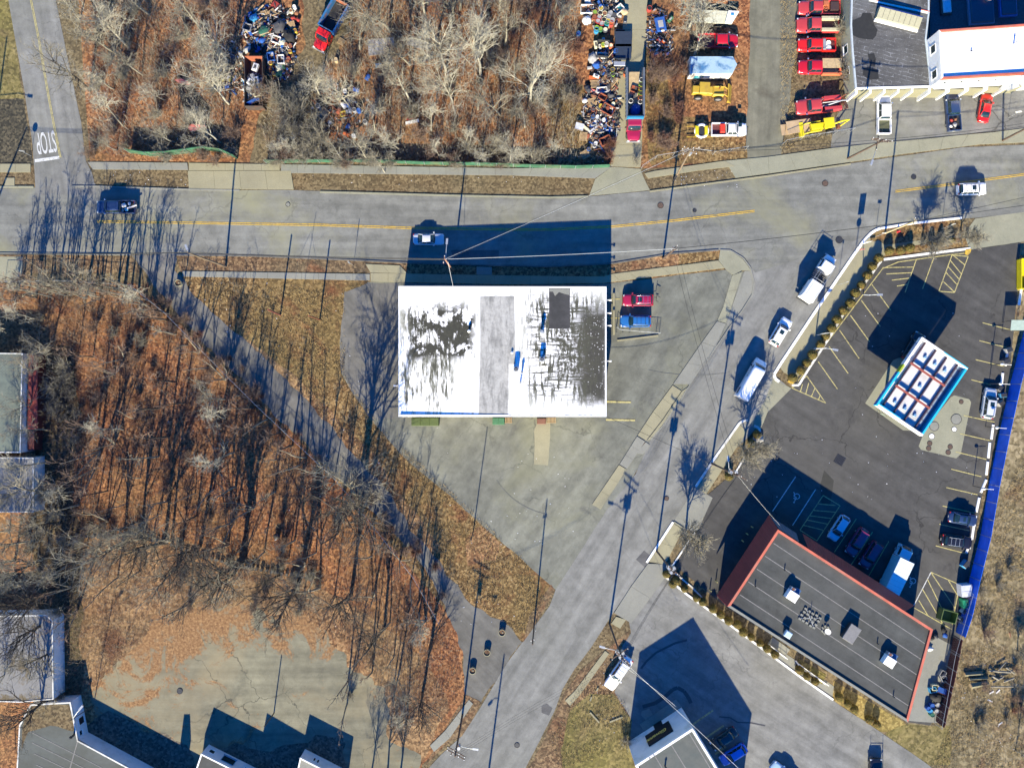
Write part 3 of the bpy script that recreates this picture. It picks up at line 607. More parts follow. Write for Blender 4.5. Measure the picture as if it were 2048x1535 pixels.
for a in [(1321, 411, .42, cover_m, 'round manhole cover in the main road by the driveway'), (1650, 367, .42, cover_m, 'rusty manhole cover in the road below the yellow digger'), (1827, 354, .35, dsteel, 'small dark manhole cover in the road left of the white car'),
          (1678, 480, .5, dsteel, 'dark round manhole cover at the street junction'), (1389, 421, .25, dsteel, 'small utility cover near the end of the centre line'), (1333, 996, .3, cover_m, 'small cover at the street edge by the tree shadow'),
          (1034, 1489, .35, dsteel, 'round cover in the street near the bottom edge'), (1922, 803, .3, cover_m, 'small rusty fill cover on the upper tank pad'), (1912, 838, .8, m_conc3, 'large grey round lid on the tank pad'),
          (1868, 852, .7, m_conc3, 'large grey lid next to the canopy corner'), (1908, 858, .35, white_paint, 'white ringed fill cover on the tank pad'), (1863, 872, .4, white_paint, 'white and red ringed fill cover below the canopy'),
          (1859, 886, .35, cover_m, 'rusty cover at the left of the tank pad'), (1857, 896, .35, cover_m, 'lowest rusty cover at the left of the tank pad'), (1900, 893, .35, cover_m, 'rusty cover at the bottom middle of the tank pad'),
          (1896, 904, .35, cover_m, 'lowest rusty cover at the middle of the tank pad'), (1288, 889, .4, cover_m, 'rusty cover in the sidewalk slab opposite the white building'), (1407, 969, .35, cover_m, 'rusty cover in the walk by the left pole'),
          (360, 1381, .4, dsteel, 'grey round cover in the leafy pavement'), (20, 364, .5, m_conc3, 'grey round lid in the square slab at the left corner'), (576, 409, .3, m_conc3, 'grey cover near the leafy verge')]:
    manhole(a[0], a[1], a[2], a[3], label=a[4])
manhole(1679, 920, sq=True, label='square iron drain grate in the dark parking lot')
# ---------------------------------------------------------------- buildings
brick_m = simple('painted_masonry', (.4, .39, .35), .85, var=.12, vscale=.8, dirt=(.25, .23, .19))
tan_wall = simple('tan_stucco', (.42, .38, .3), .85, var=.08)
red_trim = simple('orange_red_trim', (.46, .11, .065), .7, var=.2, vscale=.6, dirt=(.36, .16, .11))
red_metal = simple('dark_red_roof_metal', (.28, .035, .032), .5, var=.15, vscale=.7)
wall_w = simple('white_wall', (.72, .72, .72), .8, var=.06, vscale=.6, dirt=(.5, .5, .46))
wall_c = simple('cream_wall', (.2, .19, .12), .8, var=.06, vscale=.6)
def edge_box(a, b, w, z0, z1, m, off=0.0, ext=0.0, zb=None):
    A, B = Vector(a), Vector(b); d = (B - A); L_ = d.length; u = d / L_; n = Vector((-u.y, u.x))
    c = (A + B) / 2 + n * off
    return m.obox((c.x, c.y), (u.x, u.y), L_ / 2 + ext, w / 2, z0, z1)
def inset(pts, d):
    n = len(pts); a = sum(pts[i][0] * pts[(i + 1) % n][1] - pts[(i + 1) % n][0] * pts[i][1] for i in range(n)); s = 1 if a > 0 else -1
    out = []
    for i in range(n):
        p0, p1, p2 = Vector(pts[i - 1]), Vector(pts[i]), Vector(pts[(i + 1) % n])
        e1 = (p1 - p0).normalized(); e2 = (p2 - p1).normalized()
        n1 = Vector((-e1.y, e1.x)) * s; n2 = Vector((-e2.y, e2.x)) * s
        k = (n1 + n2); k = k / max(.3, k.dot(n1)) * 1.0
        out.append(tuple(p1 + k * d))
    return out
def building(name, label, cat, px, h, wallm, roofm, par=.25, parw=.3, parm=None, hs=None, group=None):
    hh = hs or [h] * len(px)
    pts = [P(q[0], q[1], z) for q, z in zip(px, hh)]
    root = empty(name, label=label, cat=cat, group=group)
    ins = inset(pts, .02)
    n = len(pts)
    a = sum(pts[i][0] * pts[(i + 1) % n][1] - pts[(i + 1) % n][0] * pts[i][1] for i in range(n))
    MB().prism(ins, -.05, 0, z1s=[z - par - .12 for z in hh]).build('wall', wallm, root)
    ri = inset(pts, .04)
    idx = list(range(n)) if a > 0 else list(range(n))[::-1]
    m = MB(); m.add([(ri[i][0], ri[i][1], hh[i] - par) for i in idx] + [(ri[i][0], ri[i][1], hh[i] - par - .1) for i in idx], [tuple(range(n)), tuple(range(n, 2 * n))[::-1]] + [(i, n + i, n + (i + 1) % n, (i + 1) % n) for i in range(n)])
    m.build('roof', roofm, root)
    if par > 0:
        pin = inset(pts, parw)
        for i in range(n):
            j = (i + 1) % n; q = [pts[i], pts[j], pin[j], pin[i]]
            MB().prism(q, min(hh[i], hh[j]) - par - .25, 0, z1s=[hh[i], hh[j], hh[j], hh[i]]).build('parapet', parm[i] if isinstance(parm, list) else (parm or wallm), root)
    return root, pts
def window(root, a, b, t0, t1, z0, z1, h=None, frame=white_paint, gl=glass, out=.06, name='window', framew=.1, sill=True):
    """window on the wall whose foot runs a->b (outer side on the right hand when going a->b)"""
    A, B = Vector(a), Vector(b); d = (B - A).normalized(); n = Vector((d.y, -d.x))
    c0 = A + (B - A) * t0; c1 = A + (B - A) * t1; c = (c0 + c1) / 2; hl = (c1 - c0).length / 2
    e = Vector(c) + n * (out / 2)
    w = bpy.data.objects.new(name, None); COL.objects.link(w); w.parent = root; w.location = (e.x, e.y, (z0 + z1) / 2); w.rotation_euler = (0, 0, math.atan2(d.y, d.x)); w.empty_display_size = .2
    hz = (z1 - z0) / 2; f = MB()
    f.box(-hl, hl, -out / 2, out / 2, hz - framew, hz); f.box(-hl, hl, -out / 2, out / 2, -hz, -hz + framew)
    f.box(-hl, -hl + framew, -out / 2, out / 2, -hz + framew, hz - framew); f.box(hl - framew, hl, -out / 2, out / 2, -hz + framew, hz - framew)
    if sill: f.box(-hl - .06, hl + .06, -out / 2 - .1, out / 2 - .005, -hz - .09, -hz - .003)
    f.build('frame', frame, w)
    MB().box(-hl + framew, hl - framew, -.015, .015, -hz + framew, hz - framew).build('pane', gl, w)
    return w

# ---- the white-roofed block in the middle
def b1roof():
    m, N, L, bs = newmat('stained_white_roof')
    v = coords(N, L)
    nz = N.new('ShaderNodeTexNoise'); nz.inputs['Scale'].default_value = .45; nz.inputs['Detail'].default_value = 6; nz.inputs['Roughness'].default_value = .7; L.new(v, nz.inputs['Vector'])
    wv = N.new('ShaderNodeVectorMath'); wv.operation = 'MULTIPLY_ADD'; wv.inputs[1].default_value = (3.2, 3.2, 0); L.new(nz.outputs['Color'], wv.inputs[0]); L.new(v, wv.inputs[2])
    sp = N.new('ShaderNodeSeparateXYZ'); L.new(wv.outputs[0], sp.inputs[0])
    def step(o, a, b_):
        r_ = N.new('ShaderNodeMapRange'); r_.interpolation_type = 'SMOOTHSTEP'; r_.inputs[1].default_value = a; r_.inputs[2].default_value = b_; L.new(o, r_.inputs[0]); return r_.outputs[0]
    def bx(px0, px1, py0, py1, soft=.8):
        x0, y1 = P(px0, py0, 6); x1, y0 = P(px1, py1, 6); x0 += 1.6; x1 += 1.6; y0 += 1.6; y1 += 1.6
        a = math_(N, L, 'MULTIPLY', step(sp.outputs[0], x0 - soft, x0 + soft), step(sp.outputs[0], x1 + soft, x1 - soft))
        b_ = math_(N, L, 'MULTIPLY', step(sp.outputs[1], y0 - soft, y0 + soft), step(sp.outputs[1], y1 + soft, y1 - soft))
        return math_(N, L, 'MULTIPLY', a, b_)
    vs = noise_(N, L, coords(N, L, (1.6, .28, 1)), 1.0, 6, .7)
    hs_ = noise_(N, L, coords(N, L, (.25, 2.6, 1)), 1.0, 6, .7)
    fn = noise_(N, L, v, 2.2, 7, .8)
    # faint streaks everywhere
    c = ramp(N, L, vs, [(.36, (.9, .9, .89)), (.47, (.9, .9, .9)), (.6, (.5, .5, .44))])
    # left blotches
    bl = math_(N, L, 'MULTIPLY', bx(815, 948, 612, 718), ramp(N, L, math_(N, L, 'ADD', math_(N, L, 'MULTIPLY', noise_(N, L, v, .42, 6, .72, .4), .75), math_(N, L, 'MULTIPLY', vs, .3)), [(.48, 0.0), (.52, 1.0)]))
    c = mix(N, L, math_(N, L, 'MULTIPLY', bx(800, 905, 620, 800), ramp(N, L, vs, [(.45, 0.0), (.56, .9)])), c, (.13, .13, .09))
    c = mix(N, L, bl, c, ramp(N, L, fn, [(.35, (.02, .019, .012)), (.65, (.045, .044, .028))]))
    c = mix(N, L, math_(N, L, 'MULTIPLY', bx(800, 905, 700, 815), ramp(N, L, vs, [(.56, 0.0), (.62, .9)])), c, (.04, .04, .025))
    # right speckled area
    vo = N.new('ShaderNodeTexVoronoi'); vo.inputs['Scale'].default_value = 2.4; L.new(v, vo.inputs['Vector'])
    sp1 = ramp(N, L, vo.outputs['Distance'], [(.12, (.75, .75, .72)), (.24, (.035, .032, .024))])
    dk = mix(N, L, ramp(N, L, noise_(N, L, v, .5, 4), [(.45, 0.0), (.6, 1.0)]), sp1, (.035, .033, .025))
    c = mix(N, L, math_(N, L, 'MULTIPLY', bx(1152, 1224, 612, 806, 1.6), ramp(N, L, fn, [(.3, .6), (.4, 1.0)])), c, dk)
    c = mix(N, L, math_(N, L, 'MULTIPLY', bx(1110, 1178, 655, 760), ramp(N, L, fn, [(.45, 0.0), (.52, 1.0)])), c, (.05, .046, .03))
    # grid streaks
    gr = math_(N, L, 'MAXIMUM', ramp(N, L, vs, [(.49, 0.0), (.55, 1.0)]), ramp(N, L, hs_, [(.5, 0.0), (.56, 1.0)]))
    c = mix(N, L, math_(N, L, 'MULTIPLY', math_(N, L, 'MULTIPLY', bx(1052, 1195, 585, 800, 2.0), gr), ramp(N, L, fn, [(.34, .2), (.44, 1.0)])), c, (.05, .05, .032))
    L.new(c, bs.inputs['Base Color']); bs.inputs['Roughness'].default_value = .75
    return m
hs1 = [5.45, 6.2, 6.2, 5.45]
rt, pts1 = building('white_roofed_building', 'large flat-roofed building with stained white roof by the main road', 'building', [(797, 572), (1213, 573), (1213, 833), (797, 833)], 6, brick_m, b1roof(), .035, .22, white_paint, hs1)
def onroof(px, name, mat, lvl=1, hfun=lambda x, y: 6, parent=None, **kw):
    pts = [P(q[0], q[1], 6) for q in px]
    m = MB(); zs = [hfun(*p) + lvl * .006 for p in pts]
    a = sum(pts[i][0] * pts[(i + 1) % len(pts)][1] - pts[(i + 1) % len(pts)][0] * pts[i][1] for i in range(len(pts)))
    vs = [(p[0], p[1], z) for p, z in zip(pts, zs)]
    if a < 0: vs = vs[::-1]
    m.add(vs, [tuple(range(len(vs)))]); return m.build(name, mat, parent, **kw)
xw, xe = pts1[0][0], pts1[1][0]
MB().prism([(xw + .3, pts1[3][1] + .23), (-.5, pts1[3][1] + .23), (-.5, pts1[3][1] + .33), (xw + .3, pts1[3][1] + .33)], 5.2, 0, z1s=[5.72, 5.9, 5.9, 5.72]).build('upstand', white_paint, rt)
hf1 = lambda x, y: 5.45 - .035 + (x - xw) / (xe - xw) * .75
onroof([(960, 592), (1029, 592), (1031, 728), (1018, 728), (1016, 829), (957, 829), (960, 700)], 'roof_patch', tworoof('grey_roof_coating', (.34, .335, .31), (.15, .15, .14), None, .5, .46, .7, (2.2, .5, 1), fine=.7), 2, hf1, rt)
onroof([(1098, 576), (1140, 576), (1140, 655), (1136, 658), (1098, 657)], 'roof_patch', tworoof('black_roof_membrane', (.045, .044, .045), (.028, .028, .028), None, .5, .4, .6), 2, hf1, rt)
onroof([(1099, 577), (1139, 577), (1139, 590), (1130, 588), (1118, 584), (1110, 592), (1106, 583), (1099, 583)], 'roof_patch', m_conc3, 3, hf1, rt)
def roofz(px, py, h=6): x, y = P(px, py, h); return x, y, hf1(x, y)
def ac_unit(px, py, z0, s, label, rz=0.0, body=steel, h=HC, hh=1.1):
    x, y = P(px, py, z0 + hh); e = empty('rooftop_unit', (x, y, z0 + .008), rz, label, 'air conditioner', 'rooftop units')
    MB().bev(-s / 2, s / 2, -s / 2, s / 2, .1, hh, .04).build('casing', body, e)
    MB().cyl(0, 0, hh + .003, hh + .06, s * .36, 16).build('fan_grille', dsteel, e); MB().cyl(0, 0, hh + .061, hh + .09, s * .12, 10).build('fan_hub', steel, e)
    [MB().box(-s / 2, s / 2, k_ * (s / 2 - .06) - .06, k_ * (s / 2 - .06) + .06, 0, .1).build('base', dsteel, e) for k_ in (-1, 1)]
    return e
x, y, z = roofz(1032, 738); ac_unit(1032, 738, z, .75, 'square rooftop unit beside the grey roof patch', hh=1.3)
x, y, z = roofz(1084, 718); ac_unit(1084, 718, z, .75, 'square rooftop unit left of the dark roof band', hh=1.2)
def vent(px, py, z0, r_, hh, label, h=6, mat=steel, hood=True):
    x, y = P(px, py, z0 + hh * .5); e = empty('roof_vent', (x, y, z0 + .008), 0, label, 'roof vent', 'roof vents')
    MB().cyl(0, 0, 0, hh * .75, r_ * .7, 12).build('pipe', mat, e); MB().cyl(0, 0, hh * .75 + .002, hh, r_, 12, r_ * .5).build('cap', mat, e); return e
vent(1084, 664, roofz(1084, 664)[2], .4, 1.6, 'tall round vent left of the black roof strip')
vent(1044, 745, roofz(1044, 745)[2], .22, 1.2, 'thin vent pipe beside the square rooftop unit')
vent(1041, 765, roofz(1041, 765)[2], .2, .9, 'short vent pipe below the square rooftop unit')
vent(938, 662, roofz(938, 662)[2], .25, .8, 'small vent among the dark blotches of the white roof', mat=white_paint)
vent(1024, 705, roofz(1024, 705)[2], .2, .4, 'low vent on the grey roof patch', mat=white_paint)
for (px, py) in [(1220, 600), (1220, 627), (1220, 650)]:
    pass
g1 = [P(q[0], q[1], 0) for q in [(1213, 573)]]
# doors and windows round the block (seen only from the side)
sw, se = Vector(pts1[3]), Vector(pts1[2]); ne, nw = Vector(pts1[1]), Vector(pts1[0])
for t in (.3, .62): window(rt, sw, se, t, t + .07, 1.0, 2.4)
window(rt, se, ne, .3, .42, 1.1, 2.3); window(rt, se, ne, .6, .72, 1.1, 2.3)
window(rt, ne, nw, .2, .3, 1.1, 2.4); window(rt, ne, nw, .45, .55, 1.1, 2.4); window(rt, ne, nw, .7, .8, 1.1, 2.4)
def lampbox(px, py, z, label, rz=0):
    x, y = P(px, py, z); e = empty('wall_lamp', (x, y, z), rz, label, 'wall lamp', 'wall lamps of the white-roofed building')
    MB().box(-.05, .3, -.06, .06, -.05, .05).build('arm', white_paint, e); MB().bev(.3, .6, -.12, .12, -.12, .1, .03).build('lamp_head', white_paint, e)
for i, (px, py) in enumerate([(1215, 600), (1215, 626), (1215, 651), (1215, 722)]):
    lampbox(px, py, 5.1, '%s white lamp from the road on the side wall facing the parked SUVs' % ordn(i))
x, y = P(793, 773, 5); lampbox(795, 771, 4.7, 'white lamp on the left wall of the white-roofed building', R(180))

# ---- restaurant with dark roof
rroof = asphalt('grey_felt_roof', (.034, .037, .036), (.054, .057, .053), stain=(.03, .03, .03), crack=0, dust=(.1, .1, .092), dustamt=.55, rot=R(33), streak=(.06, .5))
ra = [(1556, 1058), (1866, 1258), (1816, 1444), (1455, 1212)]
rt, pr = building('long_dark_roofed_building', 'long restaurant building with grey felt roof and orange-red edges', 'restaurant', ra, 5.9, tan_wall, rroof, .28, .36, [red_trim, red_trim, m_conc3, red_trim])
A_, B_, C_, D_ = [Vector(p) for p in pr]
seam_m = simple('roof_seam', (.17, .165, .155), .85, var=.2)
def roof_line(a, b, w, z, mat, root, name='roof_seam'):
    A, B = Vector(P(*a, z)), Vector(P(*b, z)); c = (A + B) / 2; u = (B - A).normalized()
    return MB().obox((c.x, c.y), (u.x, u.y), (B - A).length / 2, w / 2, z - .02, z + .012).build(name, mat, root)
zr = 5.9 - .28
for k in range(1, 6):
    f = k / 6
    a = (1556 + (1455 - 1556) * f + 5, 1058 + (1212 - 1058) * f - 0)
    b = (1866 + (1816 - 1866) * f - 5, 1258 + (1444 - 1258) * f)
    roof_line((a[0] + 3, a[1] + 2), (b[0] - 3, b[1] - 3), .13, zr, seam_m, rt)
# mansard skirts
def mansard(top_a, top_b, bot_a, bot_b, zt, zb, root, n, mat=red_metal):
    TA, TB, BA, BB = [Vector((*p, z)) for p, z in ((P(*top_a, zt), zt), (P(*top_b, zt), zt), (P(*bot_a, zb), zb), (P(*bot_b, zb), zb))]
    m = MB(); dn = Vector((0, 0, -.12)); q = [TA, TB, BB, BA]; nn = (TB - TA).cross(BA - TA).normalized()
    if nn.z < 0: nn = -nn
    m.add([v for v in q] + [v + dn for v in q], [(0, 1, 2, 3), (7, 6, 5, 4), (0, 4, 5, 1), (1, 5, 6, 2), (2, 6, 7, 3), (3, 7, 4, 0)])
    sk = m.build('mansard', mat, root)
    rb = MB()
    for k in range(n + 1):
        f = k / n; a, b = TA.lerp(TB, f), BA.lerp(BB, f); rb.tube([a + nn * .015, b + nn * .015], .035, 4, False)
    o = rb.build('ribs', mat, sk); o['kind'] = 'stuff'
    return sk
mansard((1617, 1097), (1810, 1222), (1605, 1066), (1828, 1210), 5.75, 3.6, rt, 46)
mansard((1556, 1058), (1455, 1212), (1538, 1030), (1434, 1190), 5.75, 3.2, rt, 30)
mansard((1558, 1057), (1598, 1083), (1540, 1032), (1592, 1065), 5.7, 3.3, rt, 6, simple('grey_blue_skirt', (.1, .12, .15), .6))
def big_ac(px, py, label):
    x, y = P(px, py, zr + .9); e = empty('rooftop_unit', (x, y, zr + .008), R(-33), label, 'air conditioner', 'white rooftop units of the restaurant')
    MB().bev(-.85, .85, -.9, .5, .12, 1.15, .05).build('casing', white_paint, e)
    MB().bev(-.85, -.1, .504, 1.0, .12, 1.0, .04).build('condenser', steel, e); MB().cyl(-.48, .75, 1.003, 1.05, .22, 12).build('fan_grille', rust, e)
    MB().bev(.0, .85, .504, 1.25, .12, .7, .04).build('duct', simple('blue_duct', (.05, .1, .2), .5), e)
    [MB().box(-.9, .9, k_, k_ + .2, 0, .12).build('base', dsteel, e) for k_ in (-.95, .85)]
big_ac(1586, 1189, 'white rooftop unit nearest the curved red skirt of the restaurant roof'); big_ac(1780, 1320, 'white rooftop unit at the narrow right end of the restaurant roof')
x, y = P(1575, 1267, zr + .7); e = empty('exhaust_hood', (x, y, zr + .008), R(-33), 'pale blue-grey exhaust box near the lower edge of the restaurant roof', 'exhaust vent')
MB().box(-.35, .35, -.35, .35, 0, .7).build('duct', steel, e); MB().bev(-.55, .55, -.5, .5, .703, 1.1, .1).build('hood', simple('pale_blue_metal', (.4, .5, .55), .5), e)
x, y = P(1700, 1264, zr + .4); e = empty('roof_hatch', (x, y, zr + .008), R(-33), 'large flat grey roof hatch right of the satellite dish', 'roof hatch')
MB().box(-.85, .85, -1.25, 1.25, 0, .95).build('kerb_box', dsteel, e); MB().bev(-.92, .92, -1.32, 1.32, .953, 1.12, .04).build('lid', simple('grey_lid', (.17, .165, .16), .6), e)
# satellite dish and antenna frame ballasted with blocks
x, y = P(1655, 1262, zr + .8); e = empty('satellite_dish', (x, y, zr + .008), R(-60), 'white satellite dish on a block-weighted stand on the restaurant roof', 'satellite dish')
MB().tube([(0, 0, 0), (0, 0, .9)], .04, 8).build('mast', steel, e)
m = MB(); rr = []
for j in range(5):
    r_ = .06 + .42 * j / 4; rr.append([(r_ * math.cos(6.2832 * i / 18), r_ * .8 * math.sin(6.2832 * i / 18), .9 + (r_ ** 2) * .35 + .35 * r_ * math.sin(6.2832 * i / 18)) for i in range(18)])
m.loft(rr, cap=False); m.add(rr[0], [tuple(range(18))]); m.build('dish', white_paint, e); MB().tube([(0, -.05, .9), (.0, .35, 1.35)], .02, 5).build('feed_arm', steel, e)
for k in range(7):
    a = k * .9; MB().box(.55 * math.cos(a) - .2, .55 * math.cos(a) + .2, .55 * math.sin(a) - .1, .55 * math.sin(a) + .1, 0, .2).build('ballast_block', m_conc3, e)
x, y = P(1621, 1236, zr + .3); e = empty('antenna_frame', (x, y, zr + .008), R(-33), 'grey antenna frame weighted with rows of concrete blocks on the restaurant roof', 'antenna frame')
m = MB(); m.tube([(-1.3, -.9, .1), (1.3, .9, .1)], .05, 6); m.tube([(-1.3, .9, .1), (1.3, -.9, .1)], .05, 6); m.tube([(0, 0, 0), (0, 0, 1.4)], .05, 6); m.build('frame', steel, e)
for i in range(5):
    for j in range(4):
        if (i, j) == (2, 1): continue
        xx, yy = -1.3 + i * .65 + rnd.uniform(-.06, .06), -.95 + j * .6 + rnd.uniform(-.06, .06)
        MB().box(xx - .22, xx + .22, yy - .14, yy + .14, 0, .2 + .02 * (i % 2)).build('ballast_block', m_conc3, e)
for i, (px, py) in enumerate([(1511, 1172), (1788, 1393), (1756, 1287), (1570, 1140)]):
    vent(px, py, zr, .12, .55, ['thin pipe vent at the left of the restaurant roof', 'thin pipe vent near the lower right of the restaurant roof', 'small pipe vent left of the right rooftop unit', 'small pipe vent near the top edge of the restaurant roof'][i], mat=dsteel)
window(rt, D_, C_, .1, .2, 1, 2.6); window(rt, D_, C_, .3, .4, 1, 2.6); window(rt, D_, C_, .5, .6, 1, 2.6); window(rt, A_, D_, .25, .5, .9, 2.7); window(rt, B_, A_, .2, .3, .9, 2.6); window(rt, B_, A_, .5, .62, .9, 2.6)

# ---- filling station canopy (local x along the long side, y towards the street)
hcn = 5.7
q = [Vector(P(a, b, hcn)) for a, b in ((1753.5, 809), (1845.5, 673), (1937, 736.5), (1842, 872))]
cc = sum(q, Vector((0, 0))) / 4; ux = (q[1] - q[0]); CL = ux.length; ang = math.atan2(ux.y, ux.x); CW = (q[2] - q[1]).length
cn = empty('fuel_canopy', (cc.x, cc.y, 0), ang, 'open-topped filling station canopy with white roof deck and blue rim', 'fuel canopy')
hl, hw = CL / 2, CW / 2
cyan = simple('cyan_fascia', (.02, .42, .62), .4, var=.05); blue_f = simple('blue_fascia', (.01, .1, .38), .4, var=.05); lime = simple('lime_fascia', (.3, .38, .03), .4)
def cb(name, x0, x1, y0, y1, z0, z1, mat, parent=cn): return MB().box(x0, x1, y0, y1, z0, z1).build(name, mat, parent)
cb('fascia', -hl, hl * -.02, hw - .28, hw, 4.75, hcn, cyan); cb('fascia', hl * -.02 + .003, hl * .2, hw - .28, hw, 4.75, hcn, lime); f1 = cb('fascia', hl * .2 + .003, hl, hw - .28, hw, 4.75, hcn, white_paint)
cb('fascia_band', -hl, hl * -.02, hw + .003, hw + .02, 4.75, 5.2, blue_f)
cb('fascia', -hl, -hl + .3, -hw, hw - .283, 4.75, hcn, white_paint); cb('fascia_cap', -hl + .303, -hl + .45, 0, hw - .283, 5.2, hcn - .02, cyan)
cb('fascia', hl - .3, hl, -hw, hw - .283, 4.75, hcn, white_paint); cb('fascia_cap', hl - .12, hl + .02, -hw, .2, 4.9, hcn + .01, cyan)
cb('fascia', -hl + .303, hl - .303, -hw, -hw + .28, 4.75, hcn, cyan)
text('Sunoco', (hl * .6, hw + .012, 5.2), 1.0, (R(90), 0, R(180)), blue_f, cn, .01, sx=1.1, shear=.3)
m = MB(); nr = 40; dw0, dw1 = -hw + 1.35, hw - .285
for k in range(nr):
    a = -hl + .31 + (2 * hl - .62) * k / nr; b = -hl + .31 + (2 * hl - .62) * (k + 1) / nr
    m.box(a, b - .09, dw0, dw1, 4.98, 5.05); m.box(b - .09, b, dw0, dw1, 4.96, 4.99, mi=1)
m.build('roof_deck', [simple('white_deck_sheet', (.66, .67, .67), .6, var=.15, vscale=.6, dirt=(.38, .36, .33)), simple('deck_joint', (.07, .07, .075))], cn)
cb('bay_shade_sheet', -hl + .305, hl - .305, -hw + .283, dw0 - .003, 4.9, 4.95, simple('bay_shade_blue', (.2, .26, .32), .6))  # added sheet; blue shadow of the right-hand bay is put into its colour
purl = simple('dark_purlin', (.06, .035, .05), .6)
for k in range(4):
    yy = dw0 + .1 + (dw1 - dw0 - .9) * k / 3; cb('purlin', -hl + .305, hl - .305, yy - .09, yy + .09, 5.055, 5.42, purl)
for s_ in (-.33, .33): cb('cross_beam', hl * s_ * 2 / 2 - .13 + (.0), hl * s_ + .13, dw0 + .0, dw1 - .5, 5.424, 5.7, simple('red_lead_steel', (.24, .06, .045), .7, var=.2))
for i in range(3):
    for j in range(3):
        xx, yy = -hl * .66 + i * hl * .66, dw0 + 1.0 + j * (dw1 - dw0 - 1.4) / 3 + .2
        if (i + j) % 2 == 0 or j == 1:
            MB().bev(xx - .22, xx + .22, yy - .2, yy + .2, 5.053, 5.35, .05).build('lamp_box', simple('blue_lamp_box', (.12, .25, .4), .5), cn)
m = MB()
for k in range(9): yy = -hw + .6; xx = -hl + .9 + k * (2 * hl - 1.8) / 8; m.tube([(xx, -hw + .35, 4.95), (xx, dw0 - .1, 5.0)], .03, 5)
m.tube([(-hl + .5, -hw + .6, 5.0), (hl - .5, -hw + .6, 5.0)], .04, 5); m.build('conduit', purl, cn)
for sx_ in (-.5, .5):
    for sy_ in (-.35, .35):
        cb('column', hl * sx_ - .17, hl * sx_ + .17, hw * sy_ - .17, hw * sy_ + .17, 0.04, 4.95, white_paint)
for sx_ in (-.5, .5):
    p0 = cc + Vector((math.cos(ang), math.sin(ang))) * hl * sx_
    e = empty('fuel_pump', (p0.x, p0.y, .04), ang, 'fuel pump under the %s end of the canopy' % ('far' if sx_ > 0 else 'near'), 'fuel pump', 'fuel pumps')
    MB().bev(-.6, .6, -.3, .3, .15, 1.9, .08).build('cabinet', white_paint, e); MB().bev(-1.2, 1.2, -.55, .55, 0, .15, .04).build('island', m_conc, e)
    MB().box(-.3, .3, .302, .33, 1.1, 1.6).build('display', black_m, e)
    MB().tube([(.65, 0, 1.5), (.85, .1, .9), (.66, .1, .5)], .025, 6).build('hose', black_m, e)
x, y = P(1768, 829, 1.5); e = empty('sign_frame', (x, y, .04), R(-30), 'small black price sign frame beside the left canopy corner', 'sign frame')
m = MB(); m.tube([(-.45, 0, 0), (-.45, 0, 1.6)], .03, 5); m.tube([(.45, 0, 0), (.45, 0, 1.6)], .03, 5); m.tube([(-.45, 0, 1.6), (.45, 0, 1.6)], .03, 5); m.tube([(-.45, .6, 0), (-.45, 0, 1.0)], .03, 5); m.build('frame', dsteel, e)
MB().box(-.42, .42, -.02, .02, .8, 1.5).build('panel', simple('dull_panel', (.2, .25, .2)), e)

# ---- shop with black sign, bottom
sroof = tworoof('green_grey_roof', (.062, .075, .07), (.085, .09, .08), None, .2, .4, .6)
spx = [(1385, 1455), (1510, 1658), (1395, 1733), (1270, 1530)]
rt, ps = building('shop_building', 'tall pale shop building with black sign over its entrance', 'shop', spx, 7.7, wall_w, sroof, .12, .32, [white_paint] * 4)
for dx, dy in ((14, 1462 - 1455), ):
    pass
roof_line((1378, 1465), (1475, 1625), .14, 7.58, seam_m, rt); roof_line((1343, 1489), (1445, 1655), .14, 7.58, seam_m, rt); roof_line((1310, 1511), (1412, 1680), .14, 7.58, seam_m, rt)
fa, fb = Vector(ps[0]), Vector(ps[3]); fd = (fb - fa); fl = fd.length; fu = fd / fl; fn = Vector((fu.y, -fu.x))
if fn.dot(Vector((-1, 1))) < 0: fn = -fn
for k in range(13):
    c = fa + fd * ((k + .5) / 13) - fn * .16
    MB().obox((c.x, c.y), (fu.x, fu.y), fl / 26 - .03, .17, 7.702, 7.76).build('coping_stone', white_paint, rt)
sc_ = fa + fd * .485 + fn * .17
sg = bpy.data.objects.new('sign', None); COL.objects.link(sg); sg.parent = rt; sg.location = (sc_.x, sc_.y, 3.75); sg.rotation_euler = (0, 0, math.atan2(fn.y, fn.x) + R(90))
MB().box(-2.2, 2.2, -.15, .15, -1.6, 1.55).build('sign_board', black_m, sg)
# face normal is local -y after the +90 turn
gold = simple('gold_lettering', (.75, .55, .12), .4)
text('Giovanni', (.35, -.165, .25), 1.2, (R(90), 0, 0), gold, sg, .01, sx=.85, shear=.35, bold=.02)
dc = fa + fd * .45 + fn * .03
MB().obox((dc.x, dc.y), (fu.x, fu.y), .75, .04, .04, 2.1).build('door', black_m, rt)
# house number on the coping
nc = fa + fd * .72 - fn * .16
text('519', (nc.x, nc.y, 7.775), .34, (0, 0, math.atan2(fu.y, fu.x)), black_m, rt, .005, name='house_number', sx=2.2)
vent(1331, 1533, 7.58, .18, .7, 'dark vent on the roof of the pale shop', mat=dsteel)
slabr = sroot('shop_walk'); slabs(slabr, [(1279, 1447), (1352, 1397)], [(1289, 1463), (1364, 1413)], m_conc3, length=3.4)
MB().prism([P(1282, 1428), P(1284, 1421), P(1298, 1416), P(1306, 1428), P(1291, 1438)], .0, .14).build('entrance_slab', m_conc3, None, 'pale concrete pad in front of the shop', 'concrete pad')

